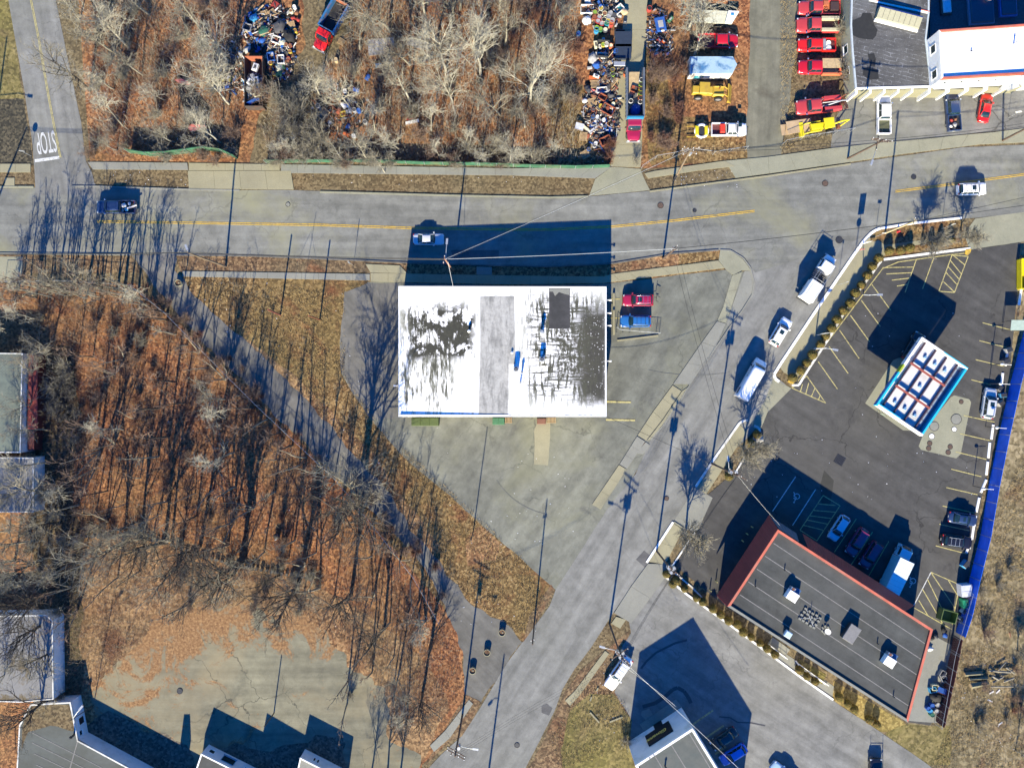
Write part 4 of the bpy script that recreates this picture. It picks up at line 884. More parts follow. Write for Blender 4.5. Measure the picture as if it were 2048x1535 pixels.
# ---- low buildings at the bottom left
lroof = tworoof('striped_grey_roof', (.075, .085, .078), (.055, .06, .05), None, .12, .45, .6, (.4, 1, 1))
rt, pb = building('low_striped_roof_building', 'low building with striped grey roof and white walls, bottom left corner', 'building', [(141, 1403), (156, 1480), (480, 1655), (430, 1760), (20, 1760), (38, 1450), (60, 1408)], 3.0, wall_w, lroof, .08, .2, worn_white)
window(rt, pb[1], pb[0], .06, .2, 1.6, 2.4); window(rt, pb[1], pb[0], .3, .5, .5, 2.0, gl=black_m)
for t in (.1, .36, .58): window(rt, pb[2], pb[1], t, t + .04, 1.3, 2.2)
gz0 = MB(); gz0.add([(*p, 2.932) for p in wob([P(a, b, 3) for a, b in [(138, 1408), (150, 1462), (100, 1452), (55, 1462), (42, 1500), (46, 1452), (62, 1412)]][::-1], .35, .8, 3)], [tuple(range(len(wob([P(a, b, 3) for a, b in [(138, 1408), (150, 1462), (100, 1452), (55, 1462), (42, 1500), (46, 1452), (62, 1412)]][::-1], .35, .8, 3))))]); gz0.build('leaf_cover', m_dirt, rt)
roof_line((155, 1482), (140, 1535), .15, 2.94, seam_m, rt)
for k in range(7): roof_line((60 + k * 4, 1462 + k * 22), (330 + k * 12, 1598 + k * 22), .1, 2.93, seam_m, rt)
x, y = P(145, 1476, 3.6); vent(144, 1472, 2.92, .25, 1.3, 'dark vent beside the corner of the striped grey roof', mat=dsteel)
rt, pb = building('low_white_walled_building', 'low white-walled building with dark windows, second from the left along the bottom', 'building', [(402, 1506), (560, 1585), (540, 1700), (370, 1700), (384, 1560)], 3.2, wall_w, rroof, .2, .2, white_paint)
window(rt, pb[1], pb[0], .88, .95, 1.0, 2.0); window(rt, pb[1], pb[0], .62, .78, .8, 2.4, frame=simple('blue_frame', (.1, .3, .45))); window(rt, pb[1], pb[0], .45, .5, 1.2, 2.0)
rt, pb = building('low_white_walled_building', 'low white-walled building with paired windows, furthest right along the bottom edge', 'building', [(600, 1514), (690, 1560), (670, 1700), (560, 1700)], 3.0, wall_w, m_conc3, .15, .2, white_paint)
for t in (.12, .2, .62, .7): window(rt, pb[1], pb[0], t, t + .06, 1.1, 2.2)
building('tall_white_walled_building', 'taller building just beyond the bottom edge between the low white ones', 'building', [(490, 1604), (640, 1690), (620, 1800), (450, 1800)], 6.0, wall_w, rroof, .2, .2, white_paint)
x, y = P(360, 1530, 3); MB().prism([P(352, 1550), P(364, 1550), P(366, 1600), P(350, 1600)], 0, 5.3).build('chimney_block', brick_m, None, 'narrow chimney block casting a slim shadow at the bottom edge', 'chimney')
# ---- left edge buildings
groof = tworoof('green_shingle_roof', (.13, .16, .13), (.1, .125, .105), (1.1, .08, (.07, .08, .07), 0.0, .5), .2, .45, .6)
rt, pb = building('green_roofed_house', 'building with grey-green tiled roof and dark red lean-to at the left edge', 'building', [(-260, 702), (45, 706), (41, 905), (-260, 905)], 3.8, wall_w, groof, .05, .15, worn_white)
m = MB(); q4 = [P(57, 708, 2.6), P(75, 709, 2.3), P(75, 858, 2.3), P(53, 858, 2.6)]
MB().prism(q4, 0, 0, z1s=[2.6, 2.3, 2.3, 2.6]).build('lean_to', simple('dark_red_roof', (.16, .028, .022), .6, var=.12, vscale=.5), rt)
MB().prism([P(56, 862, 2.3), P(68, 862, 2.3), P(68, 900, 2.3), P(56, 900, 2.3)], 0, 2.3).build('shed', simple('dark_red_boards', (.09, .02, .018), .7), rt)
x, y = P(45, 728, 3.9); e = empty('wall_lamp', (x, y, 3.84), R(20), 'white lamp on the edge of the green-tiled roof', 'wall lamp'); MB().tube([(-.6, -.1, 0), (.3, 0, .1)], .05, 6).build('arm', white_paint, e); MB().blob((.4, 0, .1), .2, .16, .12).build('lamp_head', white_paint, e)
building('small_flat_roofed_shed', 'small shed with pale grey flat roof at the left edge', 'shed', [(-160, 914), (67, 915), (67, 1024), (-160, 1024)], 3.0, wall_w, tworoof('pale_grey_roof', (.19, .19, .19), (.14, .13, .1), None, .3, .5, .65), .08, .15, worn_white)
building('pale_roofed_house', 'building with whitish roof half covered in brown leaves at the left edge', 'building', [(-300, 1236), (92, 1229), (105, 1240), (107, 1398), (42, 1404), (-300, 1394)], 3.2, wall_w, tworoof('white_roof_with_leaves', (.17, .17, .17), (.11, .085, .045), None, .11, .52, .56), .08, .15, worn_white)

# ---- garage buildings at the top right
m_old = asphalt('black_patched_roof', (.045, .043, .042), (.1, .1, .098), stain=(.2, .205, .21), crack=0, dust=(.24, .25, .255), dustamt=.8, spk=.8)
def oldseams():
    N, L = m_old.node_tree.nodes, m_old.node_tree.links; bs = N['Principled BSDF']; old = bs.inputs['Base Color'].links[0].from_socket
    v = coords(N, L, (1, 1, 1), R(14)); nz = N.new('ShaderNodeTexNoise'); nz.inputs['Scale'].default_value = .9; nz.inputs['Detail'].default_value = 6; L.new(v, nz.inputs['Vector'])
    wv = N.new('ShaderNodeVectorMath'); wv.operation = 'MULTIPLY_ADD'; wv.inputs[1].default_value = (.5, .5, 0); L.new(nz.outputs['Color'], wv.inputs[0]); L.new(v, wv.inputs[2])
    br = N.new('ShaderNodeTexBrick'); L.new(wv.outputs[0], br.inputs['Vector']); br.inputs['Scale'].default_value = .42; br.inputs['Mortar Size'].default_value = .028; br.inputs['Mortar Smooth'].default_value = .9; br.inputs['Brick Width'].default_value = .9
    msk = ramp(N, L, noise_(N, L, v, .9, 6, .8), [(.46, 0.0), (.6, .75)]); L.new(mix(N, L, math_(N, L, 'MULTIPLY', br.outputs['Fac'], msk), old, (.3, .31, .32)), bs.inputs['Base Color'])
oldseams()
rt, pb = building('garage_building', 'low garage building with worn black roof and white piers', 'garage', [(1711, 178), (1704, 100), (1701, 50), (1706, -120), (1860, -120), (1859, 27), (1853, 78), (1864, 174)], 3.9, simple('greenish_grey_wall', (.3, .3, .22), .85), m_old, .1, .25, [simple('frosty_edge', (.4, .45, .47), .7)] * 7 + [white_paint])
def gz(px, name, mat, lvl, z, root): 
    pts = wob([P(a, b, z) for a, b in px], .35, .8, 3); a = sum(pts[i][0] * pts[(i + 1) % len(pts)][1] - pts[(i + 1) % len(pts)][0] * pts[i][1] for i in range(len(pts)))
    if a < 0: pts = pts[::-1]
    m = MB(); m.add([(x, y, z + lvl * .006) for x, y in pts], [tuple(range(len(pts)))]); return m.build(name, mat, root)
blk = simple('fresh_tar', (.018, .018, .017), .8, var=.2)
gz([(1703, 42), (1722, 34), (1725, 26), (1742, 27), (1746, 40), (1755, 60), (1752, 72), (1745, 80), (1730, 78), (1705, 70)], 'roof_patch', blk, 2, 3.8, rt)
gz([(1735, 108), (1748, 107), (1752, 118), (1750, 134), (1738, 132)], 'roof_patch', blk, 2, 3.8, rt)
gz([(1727, 137), (1738, 134), (1755, 140), (1758, 158), (1740, 160), (1725, 150)], 'roof_patch', blk, 3, 3.8, rt)
roof_line((1738, 0), (1859, 26), .35, 3.85, white_paint, rt, 'parapet_cap'); roof_line((1740, -2), (1859, 23), .12, 3.9, red_trim, rt, 'parapet_trim')
x, y = P(1797, 37, 4.3); e = empty('roof_skylight', (x, y, 3.81), R(-14.5), 'long tan roof lantern with white sill on the black garage roof', 'roof lantern')
MB().add([(-3.4, -1.0, 0), (3.4, -1.0, 0), (3.4, .75, 0), (-3.4, .75, 0), (-3.4, -.75, .6), (3.4, -.75, .6), (3.4, .75, 1.0), (-3.4, .75, 1.0)], [(4, 5, 6, 7), (0, 1, 5, 4), (1, 2, 6, 5), (2, 3, 7, 6), (3, 0, 4, 7)]).build('housing', simple('lantern_tan', (.3, .29, .2), .7, var=.1), e)
MB().box(-3.45, 3.45, -1.15, -.78, 0.02, .3).build('sill', white_paint, e); MB().box(-3.4, 3.4, .76, .95, .4, 1.02).build('trim', simple('navy_trim', (.01, .03, .15)), e)
for k in range(8): MB().add([(-3.4 + .85 * k, -.75, .615), (-3.36 + .85 * k, -.75, .615), (-3.36 + .85 * k, .74, 1.01), (-3.4 + .85 * k, .74, 1.01)], [(0, 1, 2, 3)]).build('glazing_bar', dsteel, e)
A, B = Vector(pb[0]), Vector(pb[7])
wa, wb_ = Vector(pb[2]), Vector(pb[0])
window(rt, wa, wb_, .22, .36, 1.0, 2.4); window(rt, wa, wb_, .58, .7, 1.0, 2.4)
for k in range(7):
    f = k / 6.3 + .03; c = A + (B - A) * f * 1.15 + Vector((0, -.0))
    if k < 5:
        MB().box(c.x - .25, c.x + .02, c.y - .62, c.y - .03, 0, 3.62).build('pier', white_paint, rt)
        MB().box(c.x + .03, c.x + 3.3, c.y - .12, c.y - .04, 0.02, 3.5).build('garage_door', wall_c, rt)
# white two storey part
w2 = [(1878, 60), (1883, 158), (2048, 148), (2300, 133), (2300, 30), (2048, 48)]
rt, pw = building('white_two_storey_building', 'white two-storey building with white roof and red edges', 'building', w2, 7.3, wall_w, simple('bright_white_roof', (.85, .85, .86), .7, var=.05, vscale=.5, dirt=(.7, .7, .7)), .35, .3, [white_paint, red_trim, red_trim, white_paint, red_trim, red_trim])
ns = [Vector(P(1886, 162, 7.2)), Vector(P(2300, 137, 7.2))]; window(rt, pw[0], pw[1], .2, .38, 4.8, 6.2); window(rt, pw[0], pw[1], .72, .9, 4.8, 6.2)
for k in range(9): window(rt, pw[1], pw[2], .08 + k * .21, .13 + k * .21, 5.3, 6.3) if k < 4 else window(rt, pw[2], pw[3], .05 + (k - 4) * .18, .09 + (k - 4) * .18, 5.3, 6.3)
for k in range(5):
    c = Vector(pw[1]) + (Vector(pw[2]) - Vector(pw[1])) * (.02 + k * .24)
    MB().box(c.x - .25, c.x + .05, c.y - .75, c.y - .05, 0, 3.6).build('pier', white_paint, rt)
    MB().box(c.x + .5, c.x + 2.9, c.y - .2, c.y - .04, 0.02, 2.9).build('garage_door', wall_c, rt)
c = P(2018, 168, 3); MB().prism([P(2000, 176, 3), P(2012, 165, 3), P(2033, 164, 3), P(2040, 173, 3), P(2020, 180, 3)], 2.6, 3.0).build('awning', steel, rt)
vent(2031, 86, 6.95, .15, .9, 'thin vent pipe on the bright white roof', mat=steel); vent(1943, 102, 6.95, .12, .3, 'tiny vent in the middle of the bright white roof', mat=dsteel)
# lower roof in its shade
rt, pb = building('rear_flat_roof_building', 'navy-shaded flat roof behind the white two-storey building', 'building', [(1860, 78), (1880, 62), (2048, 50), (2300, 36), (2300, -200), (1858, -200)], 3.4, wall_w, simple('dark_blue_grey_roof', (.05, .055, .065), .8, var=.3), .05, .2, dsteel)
def skyl(px0, px1, py0, py1, mat, label, top=None, hh=.5, rim=None):
    x0, y1 = P(px0, py0, 3.9); x1, y0 = P(px1, py1, 3.9); e = empty('skylight', ((x0 + x1) / 2, (y0 + y1) / 2, 3.36), R(4), label, 'skylight'); a, b = (x1 - x0) / 2, (y1 - y0) / 2
    MB().bev(-a, a, -b, b, 0, hh, .05).build('base', rim or steel, e); MB().bev(-a + .2, a - .2, -b + .2, b - .2, hh + .003, hh + .25, .1).build('dome', mat, e); return e
skyl(1883, 1904, -10, 28, simple('pale_teal_glazing', (.25, .5, .6), .3), 'pale teal glazed skylight on the shaded roof', rim=dsteel)
e = skyl(1938, 1988, -20, 48, simple('dark_glazing', (.03, .05, .08), .3), 'wide dark skylight with dead vine branches and a round pink cover', rim=simple('blue_grey_rim', (.12, .16, .25)))
MB().cyl(1.0, 1.2, .76, 1.3, .6, 18, .5).build('round_cover', simple('pinkish_cover', (.5, .3, .25)), e)
skyl(2000, 2034, -20, 32, simple('dark_glazing2', (.03, .05, .08), .3), 'blue-framed skylight nearest the right edge', rim=simple('blue_frame_metal', (.05, .12, .35)))
# ---------------------------------------------------------------- vehicles (x forward, centre at the origin)
def carpaint(name, col, rough=.3): return simple('paint_' + name, col, rough, 0.0, .04, 1.0, coat=.6)
PN = {'white': (.8, .8, .8), 'silver': (.5, .52, .54), 'blue': (.02, .12, .36), 'navy': (.02, .04, .1), 'black': (.012, .012, .014), 'red': (.45, .01, .02), 'bright red': (.6, .015, .01),
      'crimson': (.3, .012, .05), 'maroon': (.2, .025, .075), 'dull red': (.42, .045, .045), 'sky': (.35, .5, .62), 'light blue': (.25, .5, .62), 'royal': (.02, .14, .6), 'dark red': (.22, .015, .02)}
def cp(c): return carpaint(c.replace(' ', '_'), PN[c])
def lerpt(tab, x):
    for (a, va), (b, vb) in zip(tab[:-1], tab[1:]):
        if x <= b: return va + (vb - va) * max(0, (x - a)) / (b - a)
    return tab[-1][1]
def body_shell(L, W, ztab, zsh, mat, root, x0=None, x1=None, name='body', zb=.24):
    x0 = -L / 2 if x0 is None else x0; x1 = L / 2 if x1 is None else x1
    n = 18; rings = []
    for i in range(n + 1):
        u = i / n; x = x0 + (x1 - x0) * (.5 - .5 * math.cos(math.pi * u))
        t = abs(x) / (L / 2); w = W / 2 * (1 - .26 * max(0, (t - .72) / .28) ** 2.2); zt = lerpt(ztab, x); sh = min(zsh, zt - .03)
        e = .12 * max(0, (t - .93) / .07)
        r = [(x, -w * .9, zb + e), (x, -w, zb + .18 + e), (x, -w * 1.0, sh - .1), (x, -w * .93, sh), (x, -w * .55, zt - .012), (x, 0, zt), (x, w * .55, zt - .012), (x, w * .93, sh), (x, w, sh - .1), (x, w, zb + .18 + e), (x, w * .9, zb + e)]
        rings.append(r)
    return MB().loft(rings).build(name, mat, root)
def greenhouse(root, mat, fb, ft, rt_, rb, z0, z1, wb, wt, panes=2, sunroof=None, rails=None):
    """fb/ft windshield base/top x, rt_/rb rear glass top/base x"""
    def pane(name, q, inset_=.0):
        m = MB(); nn = (Vector(q[1]) - Vector(q[0])).cross(Vector(q[3]) - Vector(q[0])).normalized() * .012
        m.add([Vector(v) + nn for v in q] + [Vector(v) - nn for v in q], [(0, 1, 2, 3), (7, 6, 5, 4), (0, 4, 5, 1), (1, 5, 6, 2), (2, 6, 7, 3), (3, 7, 4, 0)]); return m.build(name, glass, root)
    # windshield, bowed
    def bowed(name, xb, xt, sgn):
        m = MB(); rings = []
        for k in range(7):
            s = -1 + k / 3; bow = .13 * (1 - s * s) * sgn
            rings.append([(xb + bow, s * wb * .93, z0), (xt + bow * .6, s * wt * .93, z1 - .03), (xt + bow * .6 - .02 * sgn, s * wt * .93, z1 - .05), (xb + bow - .02 * sgn, s * wb * .93, z0 - .02)])
        return m.loft(rings).build(name, glass, root)
    bowed('windshield', fb, ft, 1); bowed('rear_window', rb, rt_, -1)
    for s in (-1, 1):
        n = panes; a0, a1 = rb + .06, fb - .08; t0, t1 = rt_ + .05, ft - .05
        for k in range(n):
            f0, f1 = k / n + .012, (k + 1) / n - .012
            q = [(a0 + (a1 - a0) * f0, s * wb * .985, z0), (a0 + (a1 - a0) * f1, s * wb * .985, z0), (t0 + (t1 - t0) * f1, s * wt * .985, z1 - .05), (t0 + (t1 - t0) * f0, s * wt * .985, z1 - .05)]
            if s > 0: q = q[::-1]
            pane('side_window', q)
    m = MB()
    for s in (-1, 1):
        m.tube([(fb, s * wb * .95, z0 - .02), (ft, s * wt * .95, z1 - .03)], .045, 5); m.tube([(rb, s * wb * .95, z0 - .02), (rt_, s * wt * .95, z1 - .03)], .06, 5)
        for k in range(1, panes): f = k / panes; m.tube([(rb + (fb - rb) * f, s * wb * .975, z0 - .02), (rt_ + (ft - rt_) * f, s * wt * .97, z1 - .04)], .035, 5)
    m.build('pillars', mat, root)
    # roof: crowned loft
    rings = []
    for k in range(9):
        u = k / 8; x = rt_ - .06 + (ft - rt_ + .12) * u; e = 1 - .06 * (2 * u - 1) ** 4; bowx = 0
        zc = z1 + .035 * (1 - (2 * u - 1) ** 2)
        rings.append([(x, -wt * e, z1 - .06), (x, -wt * e * .97, z1 - .015), (x, -wt * .6, zc), (x, 0, zc + .012), (x, wt * .6, zc), (x, wt * e * .97, z1 - .015), (x, wt * e, z1 - .06)])
    rf = MB().loft(rings).build('roof', mat, root)
    if sunroof: MB().bev(sunroof[0], sunroof[1], -.34, .34, z1, z1 + .056, .01).build('sunroof', glass, root)
    if rails:
        for s in (-1, 1): MB().tube([(rt_ + .1, s * wt * .86, z1 + .03), (rt_ + .2, s * wt * .86, z1 + .09), (ft - .25, s * wt * .86, z1 + .09), (ft - .1, s * wt * .86, z1 + .03)], .022, 5).build('roof_rail', rails, root)
        for x in (rt_ + .45, (rt_ + ft) / 2, ft - .5): MB().box(x - .025, x + .025, -wt * .85, wt * .85, z1 + .075, z1 + .1).build('roof_bar', rails, root)
    return rf
def wheel(root, x, y, r=.33, w=.22, name='wheel'):
    e = bpy.data.objects.new(name, None); COL.objects.link(e); e.parent = root; e.location = (x, y, r); e.empty_display_size = .2
    MB().torus((0, 0, 0), r * .76, r * .24, 16, 8, 'y').build('tyre', rubber, e)
    m = MB(); n = 14; s = 1 if y > 0 else -1
    vs = [(r * .6 * math.cos(6.2832 * i / n), s * w * .32, r * .6 * math.sin(6.2832 * i / n)) for i in range(n)] + [(r * .6 * math.cos(6.2832 * i / n), -s * w * .3, r * .6 * math.sin(6.2832 * i / n)) for i in range(n)]
    m.add(vs, [tuple(range(n)), tuple(range(n, 2 * n))[::-1]] + [(i, (i + 1) % n, n + (i + 1) % n, n + i) for i in range(n)]); m.build('rim', rim_m, e)
def fittings(root, L, W, zf, zr_, mat, wb, wr=.33, trim=None, track=None):
    ty = (W / 2 - .06) if track is None else track
    for x in wb:
        for s in (-1, 1): wheel(root, x, s * ty, wr)
    for s in (-1, 1):
        MB().bev(L / 2 - .36, L / 2 - .1, s * W * .37 - .17, s * W * .37 + .17, zf - .2, zf + .012, .05).build('headlight', head_m, root)
        MB().bev(-L / 2 + .02, -L / 2 + .2, s * W * .38 - .15, s * W * .38 + .15, zr_ - .3, zr_ - .04, .04).build('taillight', tail_m, root)
        MB().bev(wb[0] - .65, wb[0] - .43, s * (W / 2 + .11) - .11, s * (W / 2 + .11) + .11, zf + .12, zf + .3, .04).build('mirror', trim or mat, root)
    MB().box(L / 2 - .08, L / 2 + .02, -W * .38, W * .38, .3, .52).build('bumper', trim or mat, root); MB().box(-L / 2 - .02, -L / 2 + .08, -W * .38, W * .38, .32, .55).build('bumper', trim or mat, root)
    MB().box(L / 2 - .1, L / 2 - .0, -W * .22, W * .22, .53, zf - .1).build('grille', black_m, root)
    MB().box(-L / 2 - .03, -L / 2 + .0, -.2, .2, .56, .68).build('number_plate', worn_white, root)
CARS = {}
def car(kind, color, px, py, deg, label, L=None, cat=None, group=None, sunroof=False, rails=None, hgt=.8):
    mat = cp(color); x, y = P(px, py, hgt)
    cat = cat or {'sedan': 'car', 'suv': 'car', 'hatch': 'car', 'wagon': 'car'}.get(kind, kind)
    root = empty({'sedan': 'sedan_car', 'suv': 'suv_car', 'hatch': 'hatchback_car', 'coupe': 'coupe_car'}.get(kind, kind), (x, y, .05), R(deg), label, cat, group)
    if kind in ('sedan', 'coupe'):
        L = L or 4.75; W = 1.82
        body_shell(L, W, [(-L / 2, .82), (-L / 2 + .15, .95), (-1.4, 1.0), (0, .98), (.95, .95), (L / 2 - .5, .82), (L / 2 - .1, .7), (L / 2, .6)], .86, mat, root)
        greenhouse(root, mat, .98, .3, -.85, -1.6, .96, 1.42, .8, .62, 2, (-.35, .05) if sunroof else None)
        fittings(root, L, W, .72, .9, mat, (1.4, -1.35), .32)
    elif kind == 'hatch':
        L = L or 4.3; W = 1.78
        body_shell(L, W, [(-L / 2, .85), (-L / 2 + .1, 1.0), (0, 1.0), (.9, .98), (L / 2 - .4, .86), (L / 2 - .08, .74), (L / 2, .62)], .9, mat, root)
        greenhouse(root, mat, 1.1, .35, -1.5, -1.95, .98, 1.5, .8, .64, 3, (-.35, .1) if sunroof else None)
        fittings(root, L, W, .76, .95, mat, (1.3, -1.3), .31)
    else:
        L = L or 4.75; W = 1.9
        body_shell(L, W, [(-L / 2, .9), (-L / 2 + .1, 1.08), (0, 1.1), (.95, 1.08), (L / 2 - .45, .98), (L / 2 - .08, .85), (L / 2, .68)], 1.0, mat, root)
        greenhouse(root, mat, 1.05, .42, -1.85, -2.12, 1.08, 1.7, .85, .7, 3, (-.5, .15) if sunroof else None, rails)
        fittings(root, L, W, .86, 1.1, mat, (1.45, -1.4), .36)
    return root
def pickup(color, px, py, deg, label, L=5.7, W=2.0, rack=None, load=None, dual=False, bedmat=None, flat=None, long_hood=False, z=.05, cab2=0.0):
    mat = cp(color); x, y = P(px, py, .9); root = empty('pickup_truck', (x, y, z), R(deg), label, 'pickup truck')
    f = L / 2; cabr = -.35 - cab2; fb = f - 1.45 - (.25 if long_hood else 0)
    body_shell(L, W, [(cabr - .1, 1.12), (fb, 1.14), (f - .5, 1.08), (f - .06, .98), (f, .8)], 1.05, mat, root, x0=cabr - .06)
    greenhouse(root, mat, fb, fb - .5, cabr + .1, cabr - .03, 1.12, 1.78, W * .44, W * .37, 2)
    bx0, bx1 = -L / 2, cabr - .12; hw_ = W / 2
    if flat is None:
        MB().box(bx0, bx1, -hw_ * .9, hw_ * .9, .62, .7).build('bed_floor', bedmat or dsteel, root)
        for s in (-1, 1): MB().bev(bx0, bx1, s * hw_ * .95 - .07, s * hw_ * .95 + .07, .5, 1.18, .03).build('bed_side', mat, root)
        MB().bev(bx0 - .02, bx0 + .08, -hw_ * .87, hw_ * .87, .55, 1.14, .02).build('tailgate', mat, root); MB().bev(bx1 - .07, bx1, -hw_ * .87, hw_ * .87, .7, 1.16, .02).build('bulkhead', mat, root)
    wb = (f - .95, bx0 + 1.15)
    fittings(root, L, W, .98, 1.1, mat, wb, .39, chrome, hw_ - .12)
    MB().box(bx0 + .1, fb, -.5, .5, .35, .6).build('chassis', black_m, root)
    if rack == 'bars':
        for xx in (fb - .6, cabr - .3): MB().box(xx - .03, xx + .03, -hw_ * .85, hw_ * .85, 1.86, 1.92).build('rack_bar', dsteel, root)
    if rack == 'ladder':
        for xx in (fb - .5, cabr - .2, bx0 + .2):
            MB().box(xx - .03, xx + .03, -hw_, hw_, 2.1, 2.16).build('rack_bar', dsteel, root)
            for s in (-1, 1): MB().box(xx - .03, xx + .03, s * hw_ * .97 - .03, s * hw_ * .97 + .03, 1.1, 2.1).build('rack_post', dsteel, root)
        for s in (-1, 1): MB().box(bx0 - .2, fb + .6, s * hw_ * .97 - .03, s * hw_ * .97 + .03, 2.163, 2.22).build('rack_rail', dsteel, root)
    return root, (bx0, bx1, hw_)
def heading(ax, ay, bx, by): return math.degrees(math.atan2(-(by - ay), bx - ax))
# road traffic
r_, bb = pickup('navy', 232, 414, 180, 'dark blue pickup truck carrying scrap on the main road', 6.2, 2.05, 'bars', cab2=.5)
car('sedan', 'silver', 857, 478, 0, 'silver sedan driving in the shadow of the white-roofed building', 4.9)
car('suv', 'white', 1944, 378, -176 + 180 - 2, 'white SUV on the main road at the right edge', 4.6, rails=dsteel, sunroof=True)
car('suv', 'white', 1561, 663, heading(1547, 685, 1573, 641), 'white SUV with dark sunroof driving up the side street', 4.75, sunroof=True)
car('suv', 'crimson', 1276, 600, 180, 'crimson SUV with bicycle rack parked beside the white-roofed building', 4.85, sunroof=True, rails=chrome)
car('wagon', 'blue', 1271, 642, 180, 'blue estate car with roof rack parked beside the white-roofed building', 4.9, rails=black_m)
car('suv', 'black', 1827, 693, heading(1810, 717, 1836, 672), 'black SUV refuelling at the edge of the blue-rimmed canopy', 4.9)
car('hatch', 'sky', 1678, 1055, heading(1695, 1030, 1668, 1072), 'pale blue hatchback parked in the shade behind the restaurant', 4.4)
car('suv', 'maroon', 1714, 1083, heading(1727, 1060, 1702, 1100), 'plain dark purple SUV parked next to the pale blue hatchback', 4.8)
car('suv', 'maroon', 1741, 1109, heading(1752, 1090, 1728, 1128), 'dark purple SUV with roof bars parked next to the box truck', 4.6, rails=dsteel)
car('sedan', 'navy', 1926, 1037, heading(1900, 1032, 1948, 1040), 'dark blue sedan parked nose to the blue fence', 4.6, sunroof=True)
car('suv', 'black', 1913, 1082, heading(1885, 1078, 1942, 1086), 'black off-roader with roof rack parked below the dark blue sedan', 4.9, rails=steel)
car('suv', 'silver', 1978, 806, heading(1976, 835, 1984, 780), 'silver estate car parked nose up beside the blue fence', 4.9, sunroof=True)
car('suv', 'white', 1237, 1345, heading(1252, 1325, 1222, 1368), 'white SUV parked by the leaning utility pole at the lower lot', 5.9, rails=steel)
car('coupe', 'black', 1448, 1477, heading(1472, 1460, 1430, 1490), 'black convertible parked beside the pale shop', 4.7)
car('hatch', 'royal', 1467, 1508, heading(1487, 1496, 1447, 1521), 'bright blue small car parked beside the black convertible', 4.6)
car('sedan', 'sky', 1568, 1547, heading(1600, 1560, 1550, 1520), 'pale blue car cut off by the bottom edge in the lower lot', 4.8)
car('coupe', 'bright red', 1971, 215, heading(1966, 245, 1977, 185), 'bright red coupe parked in front of the white two-storey building', 4.6)
# bike rack
x, y = P(1313, 594, 1.2); e = empty('bicycle_rack', (x, y, .05), R(-10), 'black bicycle rack hanging off the back of the crimson SUV', 'bicycle rack'); m = MB()
m.tube([(-.3, 0, .5), (0, 0, .6), (0, 0, 1.2)], .04, 5); m.tube([(0, -.5, 1.2), (0, .5, 1.2)], .04, 5); m.tube([(.05, -.45, .6), (.5, -.6, .65)], .05, 5); m.tube([(.05, .3, 1.0), (.6, .1, 1.0)], .06, 5); m.build('frame', black_m, e)
r_, bb = pickup('white', 1768, 228, 90, 'white pickup truck with empty bed parked below the garage', 6.3, 2.1, cab2=.4, bedmat=simple('muddy_bed', (.07, .075, .04), .8))
r_, bb2 = pickup('navy', 1906, 222, heading(1909, 262, 1903, 185), 'dark pickup truck with blue cab roof and junk in its bed', 6.3, 2.05, cab2=.2)
pickup('black', 1752, 1552, 90, 'pickup truck with ladder rack just beyond the bottom edge', 5.8, 2.0, 'ladder')
